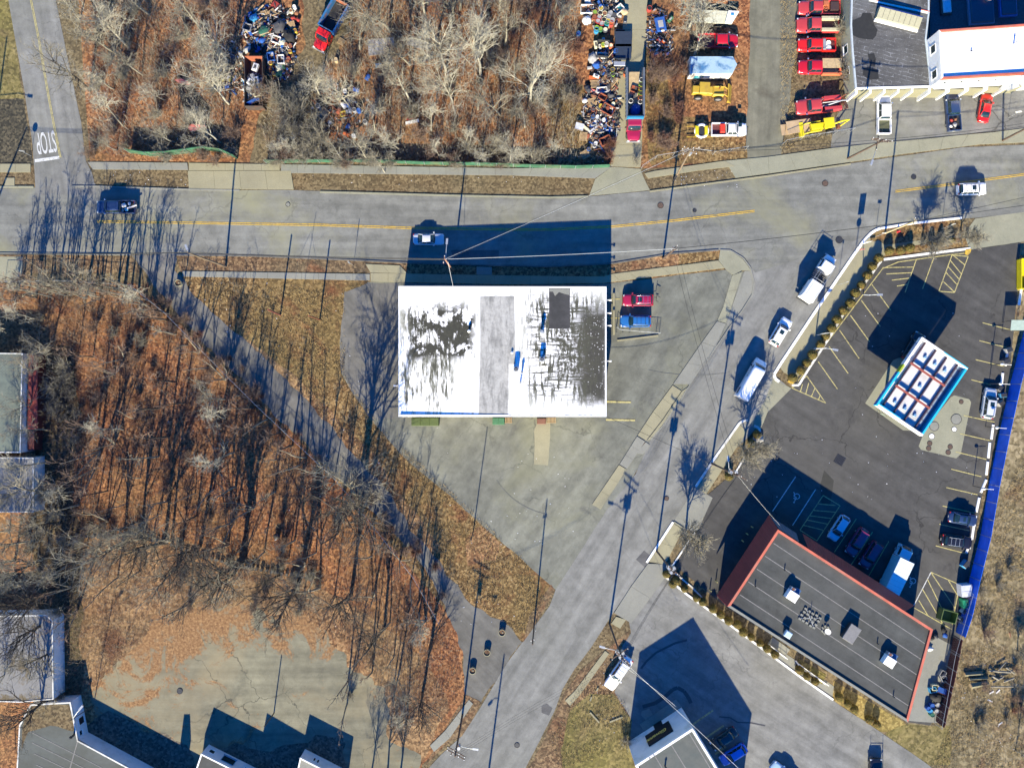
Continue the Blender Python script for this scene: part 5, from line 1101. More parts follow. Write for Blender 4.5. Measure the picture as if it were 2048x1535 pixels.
# flatbed tow/tool truck, box van, box truck
def wheels_for(root, xs, y, r=.45, dual=False):
    for x in xs:
        for s in (-1, 1): wheel(root, x, s * y, r, .28)
def cabover(root, x0, x1, W, zt, mat, nose=.0, glassx=.55, roofmat=None, hood=None):
    """cab from x0 (back) to x1 (front)"""
    hw = W / 2
    if hood:
        body_shell(2 * x1, W * .92, [(x0, 1.3), (x1 - .6, 1.35), (x1 - .05, 1.15), (x1, .9)], 1.2, mat, root, x0=x1 - hood - .15, x1=x1, name='hood', zb=.45); xf = x1 - hood
    else: xf = x1
    MB().bev(x0, xf, -hw, hw, .5, 1.45, .06).build('cab', mat, root)
    ring = []
    def bow(xb, xt, sg):
        rs = []
        for k in range(5):
            s = -1 + k / 2; b = .12 * (1 - s * s) * sg
            rs.append([(xb + b, s * hw * .92, 1.45), (xt + b, s * hw * .86, zt - .06), (xt + b - .03 * sg, s * hw * .86, zt - .07), (xb + b - .03 * sg, s * hw * .92, 1.43)])
        return MB().loft(rs)
    bow(xf - .04, xf - glassx, 1).build('windshield', glass, root)
    for s in (-1, 1):
        q = [(x0 + .15, s * hw * .95, 1.46), (xf - .12, s * hw * .95, 1.46), (xf - glassx - .02, s * hw * .87, zt - .08), (x0 + .15, s * hw * .87, zt - .08)]
        m = MB(); m.add(q + [(a, b - s * .03, c) for a, b, c in q], [(0, 1, 2, 3), (7, 6, 5, 4), (0, 4, 5, 1), (2, 6, 7, 3)]); m.build('side_window', glass, root)
    m = MB(); m.add([(x0, -hw * .95, 1.45), (x0 + .14, -hw * .95, 1.45), (x0 + .14, hw * .95, 1.45), (x0, hw * .95, 1.45), (x0, -hw * .88, zt - .05), (x0 + .14, -hw * .88, zt - .05), (x0 + .14, hw * .88, zt - .05), (x0, hw * .88, zt - .05)],
                    [(0, 3, 2, 1), (4, 5, 6, 7), (0, 1, 5, 4), (1, 2, 6, 5), (2, 3, 7, 6), (3, 0, 4, 7)]); m.build('cab_back', mat, root)
    for s in (-1, 1): MB().tube([(xf - .03, s * hw * .93, 1.43), (xf - glassx, s * hw * .87, zt - .06)], .06, 5).build('pillar', mat, root)
    MB().bev(x0 - .03, xf - glassx + .1, -hw * .9, hw * .9, zt - .06, zt + .06, .06).build('cab_roof', roofmat or mat, root)
    for s in (-1, 1):
        MB().box(xf - .5, xf - .42, s * (hw + .16) - .13, s * (hw + .16) + .13, 1.3, 1.75).build('mirror', black_m, root)
        MB().bev(x1 - .12, x1 + .02, s * hw * .68 - .16, s * hw * .68 + .16, .7, .95, .03).build('headlight', head_m, root)
    MB().box(x1 - .05, x1 + .12, -hw * .95, hw * .95, .4, .68).build('bumper', steel, root); MB().box(x1 - .1, x1 + .015, -hw * .45, hw * .45, .72, 1.05).build('grille', black_m, root)
x, y = P(1636, 558, 1.6); t = empty('flatbed_truck', (x, y, .05), R(heading(1612, 592, 1658, 522)), 'white work truck with blue-tinted cab, ladder rails and white box at its tail', 'truck')
wmat = cp('white')
cabover(t, 1.6, 4.35, 2.15, 2.35, wmat, hood=.95, roofmat=wmat)
MB().box(-3.9, 1.5, -.45, .45, .55, .85).build('chassis', black_m, t)
m = MB(); m.box(-3.9, 1.4, -1.1, 1.1, .88, 1.0); m.build('flatbed', dsteel, t)
for k in range(6): MB().box(-.3 + k * .3, -.2 + k * .3, -1.05, 1.05, 1.003, 1.05).build('plank', simple('grey_planks', (.16, .155, .14)), t)
MB().bev(-3.9, -.75, -1.08, 1.08, 1.003, 2.75, .05).build('box', white_paint, t)
for s in (.55, .95, -.95): MB().tube([(-3.6, s, 2.85), (2.8, s, 2.85)], .03, 5).build('ladder_rail', steel, t)
m = MB()
for xx in (-.4, .8, 2.6):
    m.tube([(xx, -1.0, 2.4 if xx > 1.5 else 1.0), (xx, -1.0, 2.8), (xx, 1.0, 2.8), (xx, 1.0, 2.4 if xx > 1.5 else 1.0)], .03, 5)
m.build('rack', steel, t)
for (a, b, w_, h_) in [(.2, -.6, .5, .35), (.9, -.5, .35, .3), (.5, .1, .3, .3)]: MB().bev(a - w_ / 2, a + w_ / 2, b - .2, b + .2, 1.05, 1.05 + h_ * 1.5, .04).build('tool_box', black_m, t)
wheels_for(t, (3.3, -1.9, -2.9), .95, .43)
MB().bev(-4.15, -3.95, -1.1, 1.1, .6, .85, .03).build('bumper', dsteel, t)
x, y = P(1504, 758, 1.5); t = empty('delivery_van', (x, y, .05), R(heading(1484, 795, 1524, 725)), 'long white delivery van with blue-tinted nose driving up the side street', 'van')
rings = []
for i in range(15):
    xx = -3.5 + 7.0 * i / 14; zt = lerpt([(-3.5, 2.6), (1.7, 2.65), (2.0, 2.55), (2.6, 1.45), (3.35, 1.15), (3.5, .9)], xx); w = 1.03 * (1 - .14 * max(0, (xx - 2.4) / 1.1) ** 2)
    rings.append([(xx, -w * .96, .35), (xx, -w, .55), (xx, -w, min(1.3, zt - .12)), (xx, -w * (.93 if zt > 1.6 else .95), zt - .1), (xx, -w * .6, zt), (xx, 0, zt + .03), (xx, w * .6, zt), (xx, w * (.93 if zt > 1.6 else .95), zt - .1), (xx, w, min(1.3, zt - .12)), (xx, w, .55), (xx, w * .96, .35)])
MB().loft(rings).build('body', wmat, t)
m = MB(); rr = []
for k in range(7):
    s = -1 + k / 3; rr.append([(2.66 + .04 * (1 - s * s), s * .86, 1.47), (2.06 + .04 * (1 - s * s), s * .8, 2.56), (2.0, s * .8, 2.5), (2.6, s * .86, 1.4)])
m.loft(rr).build('windshield', glass, t)
for s in (-1, 1):
    q = [(1.5, s * 1.015, 1.45), (2.45, s * 1.0, 1.45), (2.05, s * .985, 2.2), (1.5, s * .99, 2.2)]
    m = MB(); m.add(q + [(a, b - s * .08, c) for a, b, c in q], [(0, 1, 2, 3), (7, 6, 5, 4), (0, 4, 5, 1), (1, 5, 6, 2), (2, 6, 7, 3), (3, 7, 4, 0)]); m.build('side_window', glass, t)
text('DELTA', (.9, 1.055, 1.9), .55, (R(90), 0, R(180)), black_m, t, .004, sx=1.2, bold=.01); MB().box(-3.1, -2.0, 1.032, 1.05, 1.2, 1.9).build('decal', dsteel, t)
fittings(t, 7.0, 2.05, 1.05, 1.6, wmat, (2.5, -2.2), .37, black_m)
x, y = P(1793, 1138, 1.6); t = empty('box_truck', (x, y, .05), R(heading(1772, 1170, 1808, 1094)), 'pale blue box truck backed up behind the restaurant', 'box truck')
cabover(t, 2.1, 3.9, 1.95, 2.15, cp('light blue'))
MB().box(-4.3, 2.0, -.45, .45, .5, .8).build('chassis', black_m, t); MB().bev(-4.35, 2.0, -1.2, 1.2, .85, 3.35, .04).build('box', simple('pale_blue_panel', (.62, .72, .75), .5, var=.04), t)
MB().box(-4.3, 1.95, 1.203, 1.23, .95, 3.25).build('side_panel', simple('blue_side_panel', (.12, .38, .5), .5), t)
for k in range(8): MB().box(-3.9 + k * .75, -3.87 + k * .75, -1.17, 1.17, 3.353, 3.366).build('roof_seam', steel, t)
wheels_for(t, (3.0, -2.6), .9, .42)
# ---- dump truck, red cab
def dumptruck(px, py, deg, L, W, label, cabc, bedc, bedL, sides=1.6, stake=False, cab_frac=None, hood=1.3, floor_m=None, top=1.1):
    x, y = P(px, py, 1.4); t = empty('dump_truck', (x, y, .03), R(deg), label, 'dump truck')
    f = L / 2; cabover(t, f - hood - 1.5, f, W * .94, 2.35, cabc, hood=hood)
    b1 = f - hood - 1.75; b0 = b1 - bedL; hw = W / 2
    MB().box(b0 + .2, f - .5, -.45, .45, .5, .9).build('chassis', black_m, t)
    MB().box(b0, b1, -hw, hw, 1.0, 1.15).build('bed_floor', floor_m or dsteel, t)
    for s in (-1, 1): MB().box(b0, b1, s * hw - .06, s * hw + .06, 1.0, 1.0 + sides).build('bed_side', bedc, t)
    MB().box(b1 - .06, b1 + .05, -hw + .06, hw - .06, 1.15, 1.0 + sides + .15).build('headboard', bedc, t)
    if not stake: MB().box(b0 - .05, b0 + .06, -hw + .06, hw - .06, 1.0, 1.0 + sides - .1).build('tailgate', simple('rust_tailgate', (.3, .1, .05), .7), t)
    m = MB(); n = int(bedL / .6)
    for k in range(n + 1):
        xx = b0 + .05 + (bedL - .1) * k / n
        for s in (-1, 1): m.box(xx - .05, xx + .05, s * (hw + .06), s * (hw + .06) + s * .1, 1.0, 1.0 + sides) if s > 0 else m.box(xx - .05, xx + .05, -(hw + .16), -(hw + .06), 1.0, 1.0 + sides)
    m.build('side_ribs', bedc, t)
    for s in (-1, 1): MB().box(b0, b1, s * (hw + .1) - .1, s * (hw + .1) + .1, 1.003 + sides, 1.08 + sides).build('top_rail', bedc, t)
    wheels_for(t, (f - 1.0, b0 + 1.0, b0 + 2.1), hw - .2, .5)
    return t, (b0, b1, hw, 1.15)
dumptruck(664, 44, heading(690, -5, 642, 80), 9.4, 2.45, 'bright red dump truck with blue bed driving down the dirt yard', cp('bright red'), simple('blue_bed_steel', (.03, .13, .3), .5, dirt=(.2, .08, .04)), 5.0, 1.3, floor_m=simple('dark_load', (.03, .03, .03), .9))
t, bb3 = dumptruck(1268, 208, -90, 11.4, 2.5, 'long magenta-cabbed truck with grey stake body parked on the concrete driveway', cp('crimson'), simple('grey_blue_stakes', (.1, .12, .15), .6), 7.6, 1.9, True, hood=1.5, floor_m=tan_m)
MB().box(bb3[1] + .06, bb3[1] + .3, -1.3, 1.3, 2.3, 3.1).build('cab_guard', simple('blue_guard', (.02, .2, .35), .5), t)
# open lift gate / ramp to the left of the tail
x, y = P(1239, 128, 1.5); MB().bev(-.9, .9, -.35, .35, 0, .12, .03).build('loading_board', steel, None, 'grey board lying across the driveway behind the stake truck', 'board').location = (x, y, 1.5)
# ---- trucks along the yard drive, facing left
def bedbox(root, b, mat, z0=.72, z1=.75, x0=0, x1=1, y0=-1, y1=1):
    MB().box(b[0] + (b[1] - b[0]) * x0 + .1, b[0] + (b[1] - b[0]) * x1 - .1, b[2] * .86 * y0, b[2] * .86 * y1, z0, z1).build('bed_board', mat, root)
t, b = pickup('dull red', 1638, 16, 180, 'dull red work truck with orange tool bed at the top of the truck row', 6.6, 2.25, bedmat=simple('orange_bed', (.4, .12, .05), .7), long_hood=True)
MB().box(b[0] + .3, b[0] + 1.6, -.8, .5, .75, 1.3).build('cage', simple('dark_cage', (.05, .03, .03)), t); MB().torus((b[1] - .5, .4, 1.25), .25, .07).build('hose_coil', rust, t); MB().box(b[1] - .85, b[1] - .1, -.9, -.2, .72, 1.4).build('tool_box', simple('orange_box', (.4, .12, .05)), t)
t, b = pickup('dull red', 1635, 50, 180, 'dull red work truck with white-striped side lockers, second in the truck row', 6.7, 2.4, bedmat=simple('brown_bed', (.1, .03, .03), .7), long_hood=True)
for s in (-1, 1): MB().bev(b[0], b[1], s * .92 - .24, s * .92 + .24, .72, 1.45, .04).build('side_locker', simple('beige_locker', (.42, .38, .25), .6), t)
t, b = pickup('bright red', 1633, 90, 180, 'bright red pickup carrying white tubs, third in the truck row', 6.0, 2.0, bedmat=simple('brown_bed', (.1, .03, .03), .7), cab2=.35)
MB().bev(b[1] - .55, b[1] - .1, -.85, .85, .72, 1.25, .04).build('tool_chest', steel, t)
BEDS = {'third': (t, b)}
t, b = pickup('red', 1637, 134, 180, 'red flatbed pickup with tan plywood bed, fourth in the truck row', 6.5, 2.15, flat=None, bedmat=tan_m)
MB().box(b[0] - .3, b[1], -1.2, .3, 1.2, 1.27).build('bed_board', tan_m, t); MB().box(b[0] - .3, b[0] + .02, -1.2, 1.25, .7, 1.2).build('bed_end', simple('orange_rail', (.55, .14, .06)), t)
MB().box(b[0] - .3, b[1], 1.1, 1.3, .6, 1.35).build('bed_rail', simple('orange_rail', (.55, .14, .06)), t)
t, b = pickup('dull red', 1636, 211, heading(1660, 208, 1610, 213), 'dull red wrecker truck with crane gear, lowest in the truck row', 7.0, 2.35, long_hood=True)
MB().bev(b[0], b[1] - .3, .55, 1.15, .72, 1.6, .05).build('side_locker', cp('dull red'), t); MB().bev(b[0], b[1] - .3, -1.15, -.55, .72, 1.6, .05).build('side_locker', cp('dull red'), t)
m = MB(); m.tube([(b[1] - .2, .3, 1.0), (b[0] + .2, 0, 2.2), (b[0] - .9, 0, 2.0)], .09, 6); m.tube([(b[1] - .2, -.3, 1.0), (b[0] + .2, 0, 2.2)], .07, 6); m.build('crane_boom', steel, t)
m = MB()
for k in range(4): m.tube([(b[0] - .3 - k * .2, -1.1, .6), (b[0] - .3 - k * .2, 1.1, .9 + .2 * k)], .08, 5)
m.tube([(b[0] - .3, -1.0, .6), (b[0] - 1.2, -1.3, 1.5)], .08, 5); m.build('tow_gear', rust, t)
for s in (-.5, 0, .5): MB().tube([(b[1] + .3, s, 1.2), (b[1] + .25, s + .1, 2.6)], .04, 5).build('exhaust_stack', steel, t)
# white pickup with crane load and partly hidden red pickup
t, b = pickup('white', 1458, 259, 0, 'white utility pickup with red tool bin parked by the chain fence', 5.6, 2.0, 'bars', bedmat=simple('brown_bed', (.1, .03, .03), .7))
MB().bev(b[1] - 1.0, b[1] - .25, -.6, .75, .72, 1.35, .05).build('tool_bin', simple('red_bin', (.6, .04, .02), .5), t)
MB().box(1.2, 1.2 + .55, .1, .7, 1.86, 1.9).build('roof_panel', glass, t)
t, b = pickup('red', 1436, 82, 0, 'faded red pickup half hidden under a pale bare tree', 6.4, 2.2, bedmat=simple('brown_bed', (.1, .03, .03), .7))
# box trailer
x, y = P(1424, 134, 2.0); t = empty('box_trailer', (x, y, .03), 0, 'white box trailer with pale blue roof and pointed nose', 'trailer')
pts = [(-3.6, -1.35), (3.0, -1.35), (3.75, .1), (3.1, 1.35), (-3.6, 1.35)]
MB().prism(pts, .55, 2.7).build('body', worn_white, t); MB().prism([(a * .99, b * .97) for a, b in pts], 2.703, 2.78).build('roof', tworoof('cloudy_blue_roof', (.3, .42, .5), (.06, .16, .3), None, .5, .48, .6, rough=.3), t)
MB().box(-2.7, -1.2, -1.372, -1.352, .9, 1.9).build('decal', simple('teal_decal', (.03, .22, .27)), t); wheels_for(t, (-.7, .2), 1.2, .35); MB().tube([(3.6, 0, .6), (4.8, .3, .6)], .06, 6).build('drawbar', dsteel, t)
text('USED', (-1.9, -1.378, 1.4), .3, (R(90), 0, 0), white_paint, t, .003, sx=1.0)
# white flat trailer at the very top
x, y = P(1432, 34, 1.0); t = empty('flat_trailer', (x, y, .03), R(-3), 'cream boat-like flat trailer under the pale bare tree', 'trailer')
MB().prism([(-3.6, -.9), (2.6, -.9), (3.7, 1.1), (-3.2, 1.1)], .6, .8).build('deck', simple('cream_deck', (.5, .5, .38), .6), t); MB().prism([(1.5, -.85), (2.6, -.85), (3.6, 1.05), (1.9, 1.05)], .803, 1.1).build('nose', white_paint, t); wheels_for(t, (-.6,), 1.0, .33); MB().box(2.3, 2.8, .3, .6, 1.103, 1.2).build('blue_box', tcol('light blue'), t)
# ---- yellow machines
yel = simple('machine_yellow', (.42, .28, .03), .5, var=.12, vscale=1, dirt=(.3, .18, .04)); yel2 = simple('bright_machine_yellow', (.6, .5, .01), .45, var=.08, vscale=1)
x, y = P(1423, 181, 1.5); t = empty('wheel_loader', (x, y, .03), R(-3), 'yellow wheel loader parked below the box trailer', 'loader')
MB().bev(-3.0, .2, -.6, .6, .7, 1.7, .1).build('rear_body', yel, t); MB().bev(.25, 2.0, -.75, .75, .7, 1.5, .1).build('engine_hood', yel, t)
MB().bev(-2.1, -.5, -.85, .85, 2.45, 2.6, .04).build('cab_roof', yel, t)
for a in (-2.0, -.6):
    for s in (-.75, .75): MB().box(a - .05, a + .05, s - .05, s + .05, 1.7, 2.45).build('cab_post', yel, t)
for s in (-.6, .6): MB().tube([(.4, s, 1.6), (2.0, s, 1.7), (2.9, s, .7)], .11, 6).build('lift_arm', yel, t)
MB().add([(2.8, -1.35, .15), (3.5, -1.35, .15), (3.5, 1.35, .15), (2.8, 1.35, .15), (2.7, -1.35, 1.1), (2.85, -1.35, 1.1), (2.85, 1.35, 1.1), (2.7, 1.35, 1.1)], [(0, 1, 2, 3), (0, 3, 7, 4), (4, 5, 6, 7), (0, 4, 5, 1), (2, 6, 7, 3), (1, 5, 6, 2)]).build('bucket', yel, t)
wheels_for(t, (1.3, -1.9), 1.05, .72); MB().tube([(1.2, .3, 1.5), (1.2, .3, 2.3)], .07, 8).build('exhaust', rust, t)
x, y = P(1650, 250, 1.4); t = empty('backhoe', (x, y, .03), R(8), 'bright yellow backhoe with folded digging arm beside plywood sheets', 'backhoe')
MB().bev(-2.2, 1.2, -.5, .5, .7, 1.5, .1).build('body', yel2, t); MB().bev(-.5, 1.1, -.8, .8, 2.3, 2.46, .05).build('cab_roof', yel2, t)
for a in (-.4, 1.0):
    for s in (-.7, .7): MB().box(a - .05, a + .05, s - .05, s + .05, 1.5, 2.3).build('cab_post', dsteel, t)
MB().tube([(1.2, 0, 1.1), (2.6, .1, 2.1), (3.9, .3, 1.4)], .14, 6).build('boom', yel2, t); MB().tube([(3.9, .3, 1.4), (2.6, -.35, .8)], .1, 6).build('dipper_arm', yel2, t); MB().box(2.2, 2.7, -.6, -.1, .2, .8).build('digging_bucket', rust, t)
for s in (-.75, .75): MB().tube([(-.6, s, 1.3), (-2.4, s, 1.1), (-3.3, s, .5)], .1, 6).build('loader_arm', yel2, t)
MB().box(-3.8, -3.2, -1.1, 1.1, .1, .8).build('front_bucket', yel2, t); wheels_for(t, (.9,), .95, .65); wheels_for(t, (-1.9,), .9, .45)
x, y = P(1599, 252, .8); b1_ = MB().box(-2.1, 2.1, -1.0, 1.0, 0, .06).build('plywood_sheet', ply, None, 'tan plywood sheet leaning low beside the yellow backhoe', 'plywood sheet'); b1_.location = (x, y, .7); b1_.rotation_euler = (0, R(6), R(10))
x, y = P(1573, 259, .5); b1_ = MB().box(-.9, .9, -.85, .85, 0, .05).build('plywood_sheet', ply, None, 'small square plywood sheet furthest left by the backhoe', 'plywood sheet'); b1_.location = (x, y, .4); b1_.rotation_euler = (0, R(8), R(8))
# round white float with yellow seats, beside the white utility pickup
x, y = P(1403, 262, .7); t = empty('float_boat', (x, y, .03), 0, 'round white float with two yellow seats on a cluttered trailer', 'float boat')
MB().torus((0, 0, .75), 1.0, .2, 24, 8).build('ring', white_paint, t); MB().bev(-1.05, -.5, -.75, .75, .7, 1.15, .12).build('seat', yel2, t); MB().bev(.45, .95, -.75, .75, .7, 1.15, .12).build('seat', yel2, t); MB().box(-.45, .4, -.6, .6, .55, .75).build('floor', dsteel, t)
m = MB(); m.box(-2.3, 1.9, -.9, -.8, .3, .4); m.box(-2.3, 1.9, .8, .9, .3, .4); m.build('trailer_frame', yel, t); wheels_for(t, (0,), 1.05, .3)
# small yellow machine cut off by the right edge
x, y = P(2046, 548, .8); t = empty('yellow_container', (x, y, .03), R(90), 'long bright yellow skip container at the right edge', 'skip container')
MB().box(-2.3, 2.3, -.6, .6, .2, .3).build('floor', yel2, t)
for s in (-.6, .6): MB().box(-2.3, 2.3, s - .05, s + .05, .2, 1.4).build('side', yel2, t)
MB().box(-2.4, -2.3, -.6, .6, .2, 1.4).build('end', yel2, t); MB().box(2.3, 2.4, -.6, .6, .2, 1.4).build('end', yel2, t)
# black trailer in the gap at left top (dark scrap container filled with white scrap)
def open_box(name, px, py, deg, L, W, Hh, mat, label, cat, z=0.02, t=.08, rim=None, inner=None):
    x, y = P(px, py, z + Hh * .7); e = empty(name, (x, y, z), R(deg), label, cat)
    MB().box(-L / 2, L / 2, -W / 2, W / 2, 0, .06).build('floor', inner or mat, e)
    for s in (-1, 1):
        MB().box(-L / 2, L / 2, s * (W / 2 - t / 2) - t / 2, s * (W / 2 - t / 2) + t / 2, .063, Hh).build('side', mat, e)
        MB().box(s * (L / 2 - t / 2) - t / 2, s * (L / 2 - t / 2) + t / 2, -W / 2 + t + .003, W / 2 - t - .003, .063, Hh).build('end', (rim or mat) if s > 0 else mat, e)
    return e
open_box('scrap_container', 509, 165, 90, 7.9, 2.9, 1.9, simple('brown_black_steel', (.05, .04, .035), .7, dirt=(.14, .06, .03)), 'long dark scrap container heaped with white appliances', 'scrap container', rim=simple('rust_end', (.28, .09, .05)))
open_box('metal_skip', 1206, 98, 85, 2.6, 1.9, 1.4, dsteel, 'dark square skip between the drums and the appliance heap', 'skip')
open_box('green_dumpster', 1896, 1225 + 6, -15, 2.4, 1.8, 1.5, simple('army_green_steel', (.11, .16, .045), .6), 'open army-green dumpster behind the restaurant', 'dumpster')
def dumpster(px, py, deg, L, W, Hh, mat, label, lids=2):
    x, y = P(px, py, Hh); e = empty('dumpster', (x, y, .03), R(deg), label, 'dumpster')
    MB().bev(-L / 2, L / 2, -W / 2, W / 2, 0, Hh, .05).build('body', mat, e)
    for k in range(lids): MB().bev(-L / 2 + L / lids * k + .03, -L / 2 + L / lids * (k + 1) - .03, -W / 2 + .05, W / 2 - .05, Hh + .003, Hh + .08, .02).build('lid', mat, e)
    return e
dumpster(1934, 1181, -85, 1.9, 1.7, 1.4, simple('pale_grey_plastic', (.5, .53, .6), .5), 'pale grey double-lidded dumpster against the blue fence')
dumpster(1932, 1207, -85, 1.3, .95, 1.2, simple('bin_green', (.01, .22, .11), .5), 'green lidded bin below the pale grey dumpster', 1)
dumpster(850, 843, 0, 4.3, 1.3, 1.3, simple('olive_green_steel', (.06, .085, .02), .6), 'olive green dumpster at the left of the loading side', 3)
dumpster(997, 842, 0, 1.9, 1.1, 1.2, simple('dumpster_green', (.04, .13, .06), .6), 'bright green dumpster at the loading side of the white-roofed building')
dumpster(1083, 842, 0, 1.4, .9, .7, simple('red_brown_box', (.15, .065, .04), .7), 'red-brown box at the head of the concrete strip', 1)
# ---------------------------------------------------------------- poles, wires, fences, planters
TOPS = {}
def pole(key, px, py, h, label, mat=wood_pole, r0=.17, r1=.11, top=None, arms=(), lamp=None, trans=0, cat='utility pole', rot=0.0, name='utility_pole'):
    x, y = P(px, py); e = empty(name, (x, y, 0), 0, label, cat)
    tx, ty = (0, 0)
    if top is not None:
        a, b = P(top[0], top[1], h); tx, ty = a - x, b - y
    MB().tube([(0, 0, -.1), (tx * .5, ty * .5, h * .5), (tx, ty, h)], [r0, (r0 + r1) / 2, r1], 10).build('shaft', mat, e)
    ends = []
    for (z, ang_, ln, n) in arms:
        k = z / h; c = Vector((tx * k, ty * k, z)); u = Vector((math.cos(R(ang_)), math.sin(R(ang_)), 0)); v = Vector((-u.y, u.x, 0))
        MB().obox((c.x + v.x * (r1 + .06), c.y + v.y * (r1 + .06)), (u.x, u.y), ln / 2, .055, z - .07, z + .07).build('crossarm', mat, e)
        for j in range(n):
            s = (-1 + 2 * j / (n - 1)) * (ln / 2 - .12); p = c + u * s + v * (r1 + .06)
            MB().cyl(p.x, p.y, z + .073, z + .26, .05, 8, .07).build('insulator', worn_white, e); ends.append((x + p.x, y + p.y, z + .26))
    for j in range(trans):
        a = j * 2.1 + .5; p = Vector((tx * .86 + .42 * math.cos(a), ty * .86 + .42 * math.sin(a), h * .86))
        MB().cyl(p.x, p.y, h * .78, h * .86, .25, 12).build('transformer', steel, e)
    if lamp:
        dx, dy, lz = lamp; p = Vector((tx * lz / h, ty * lz / h, lz)); q = p + Vector((dx, dy, .5))
        MB().tube([p, p * .35 + q * .65 + Vector((0, 0, .15)), q], .045, 6).build('lamp_arm', steel, e)
        d = Vector((dx, dy, 0)).normalized(); MB().obox((q.x + d.x * .35, q.y + d.y * .35), (d.x, d.y), .42, .15, q.z - .1, q.z + .06).build('lamp_head', steel, e)
    TOPS[key] = (x + tx, y + ty, h); TOPS[key + '_e'] = ends
    return e
pole('u1', 452, 533, 12.6, 'pale wooden utility pole leaning beside the verge left of the grass triangle', wood_pole, top=(375, 505), lamp=(-.2, .5, 11.8))
pole('u2', 906, 541, 11.0, 'brown utility pole with street lamp in front of the white-roofed building', simple('reddish_pole', (.3, .15, .09), .85), top=(890, 518), lamp=(.2, 2.3, 10.2), arms=[(10.6, 80, 1.2, 2)])
pole('u3', 1326, 517, 9.4, 'slim dark utility pole at the kerb near the street corner', wood_dark, top=(1351, 497), arms=[(9.0, 40, 1.3, 2), (8.5, -30, .9, 2)])
pole('u4', 1348, 361, 13.2, 'pale utility pole with white crossarms by the chain fence across the road', wood_pole, top=(1382, 298), arms=[(12.9, 5, 2.6, 4), (12.2, -30, 2.2, 3), (11.4, 20, 1.8, 2)], trans=1)
pole('u5', 1695, 317, 11.8, 'brown utility pole with white crossarm racks by the pickup with empty bed', wood_dark, top=(1766, 281), arms=[(11.5, -10, 3.0, 4), (10.9, -10, 2.6, 4), (10.4, 80, 2.4, 2)], lamp=(-.9, -2.6, 10))
pole('u6', 1770, 466, 10.6, 'pale yellowish utility pole on the planted corner island', simple('yellow_pole', (.45, .36, .2), .8), top=(1833, 441), arms=[(10.2, 75, 1.0, 2)])
pole('u7', 2005, 281, 12.0, 'brown utility pole at the garage forecourt near the right edge', wood_dark, top=(2075, 245), arms=[(11.5, 0, 2.4, 4)])
pole('u8', 1423, 926, 13.3, 'grey utility pole with crossarms beside the street tree island', wood_dark, top=(1476, 951), arms=[(13.0, -33, 3.2, 4), (12.4, -33, 2.8, 4)], lamp=(-.2, 1.6, 9), trans=2)
pole('u9', 1313, 1101, 13.3, 'grey-brown utility pole beside the white kerb of the lower island', wood_dark, top=(1349, 1146), arms=[(13.0, -40, 2.8, 4), (12.2, -40, 2.2, 3)], trans=3)
pole('u10', 1219, 1247, 13.3, 'leaning dark utility pole beside the parked white SUV', wood_dark, top=(1245, 1320), arms=[(13.0, -42, 3.2, 4), (12.3, -42, 2.8, 4), (11.4, 35, 3.0, 2)], lamp=(-2.2, .6, 10), trans=3)
pole('u11', 1069, 1243, 10.6, 'slim dark pole on the street verge below the big parking lot', wood_dark, r0=.13, r1=.1, top=(1065, 1288), arms=[(9.0, 20, .7, 2)])
pole('u12', 972, 1582, 11.0, 'lamp pole standing just beyond the bottom edge', wood_dark, top=(970, 1640), lamp=(-1.2, -1.4, 7.5))
pole('u13', 925, 1428, 13.3, 'tall dark utility pole between footpath and street at the bottom', wood_dark, top=(910, 1512), arms=[(13.0, -30, 3.0, 4), (12.2, -30, 3.0, 4), (11.4, 50, 2.2, 3)], lamp=(2.4, -.3, 10), trans=1)
pole('u14', 947, 1060, 8.8, 'slim dark pole at the edge of the dry grass by the parking lot', dsteel, r0=.09, r1=.07, top=(942, 1080), cat='lamp pole', name='lamp_pole')
pole('u15', 187, 1410, 8.5, 'street lamp with curved arm near the leafy pavement', dsteel, r0=.07, r1=.05, top=(140, 1440), lamp=(1.3, 1.6, 7.6), cat='street lamp', name='street_lamp')
pole('u16', 548, 1425, 5.0, 'short post at the edge of the building shadow in the clearing', dsteel, r0=.1, r1=.08, cat='post', name='lamp_post')
pole('u17', -60, 535, 12.0, 'utility pole just beyond the left edge', wood_dark, top=(-90, 508), cat='utility pole')
pole('u18', -20, 330, 11.0, 'street lamp pole across the road beyond the left edge', wood_dark, lamp=(4.5, -.9, 6), cat='street lamp', name='street_lamp')
def wire(a, b, sag, label, group=None, r=.022, mat=None, n=14):
    a = Vector(a); b = Vector(b); pts = []
    for i in range(n + 1):
        f = i / n; p = a.lerp(b, f); p.z -= sag * 4 * f * (1 - f); pts.append(p)
    return MB().tube(pts, r, 4, cap=False).build('overhead_wire', mat or black_m, None, label, 'overhead wire', group)
T = TOPS
def bundle(k1, k2, n, label, sag=.8, dz=.0, r=.022, spread=.5, mat=None, zoff=0.0):
    for j in range(n):
        o = (j - (n - 1) / 2) * spread
        wire(Vector(T[k1]) + Vector((o * .7, o * .7, -.3 * j + zoff)), Vector(T[k2]) + Vector((o * .7, o * .7, -.3 * j + zoff)), sag, label, 'wires: ' + label if n > 1 else None, r, mat)
bundle('u17', 'u1', 2, 'overhead wire along the left part of the main road', .5, spread=.2, r=.04); bundle('u1', 'u2', 2, 'overhead wire from the pale leaning pole to the lamp pole', .9, spread=.25, r=.045)
bundle('u2', 'u3', 1, 'thick overhead wire passing the white-roofed building', .9, r=.035, mat=steel); bundle('u3', 'u6', 1, 'dark overhead wire crossing the street junction', 1.1, r=.045)
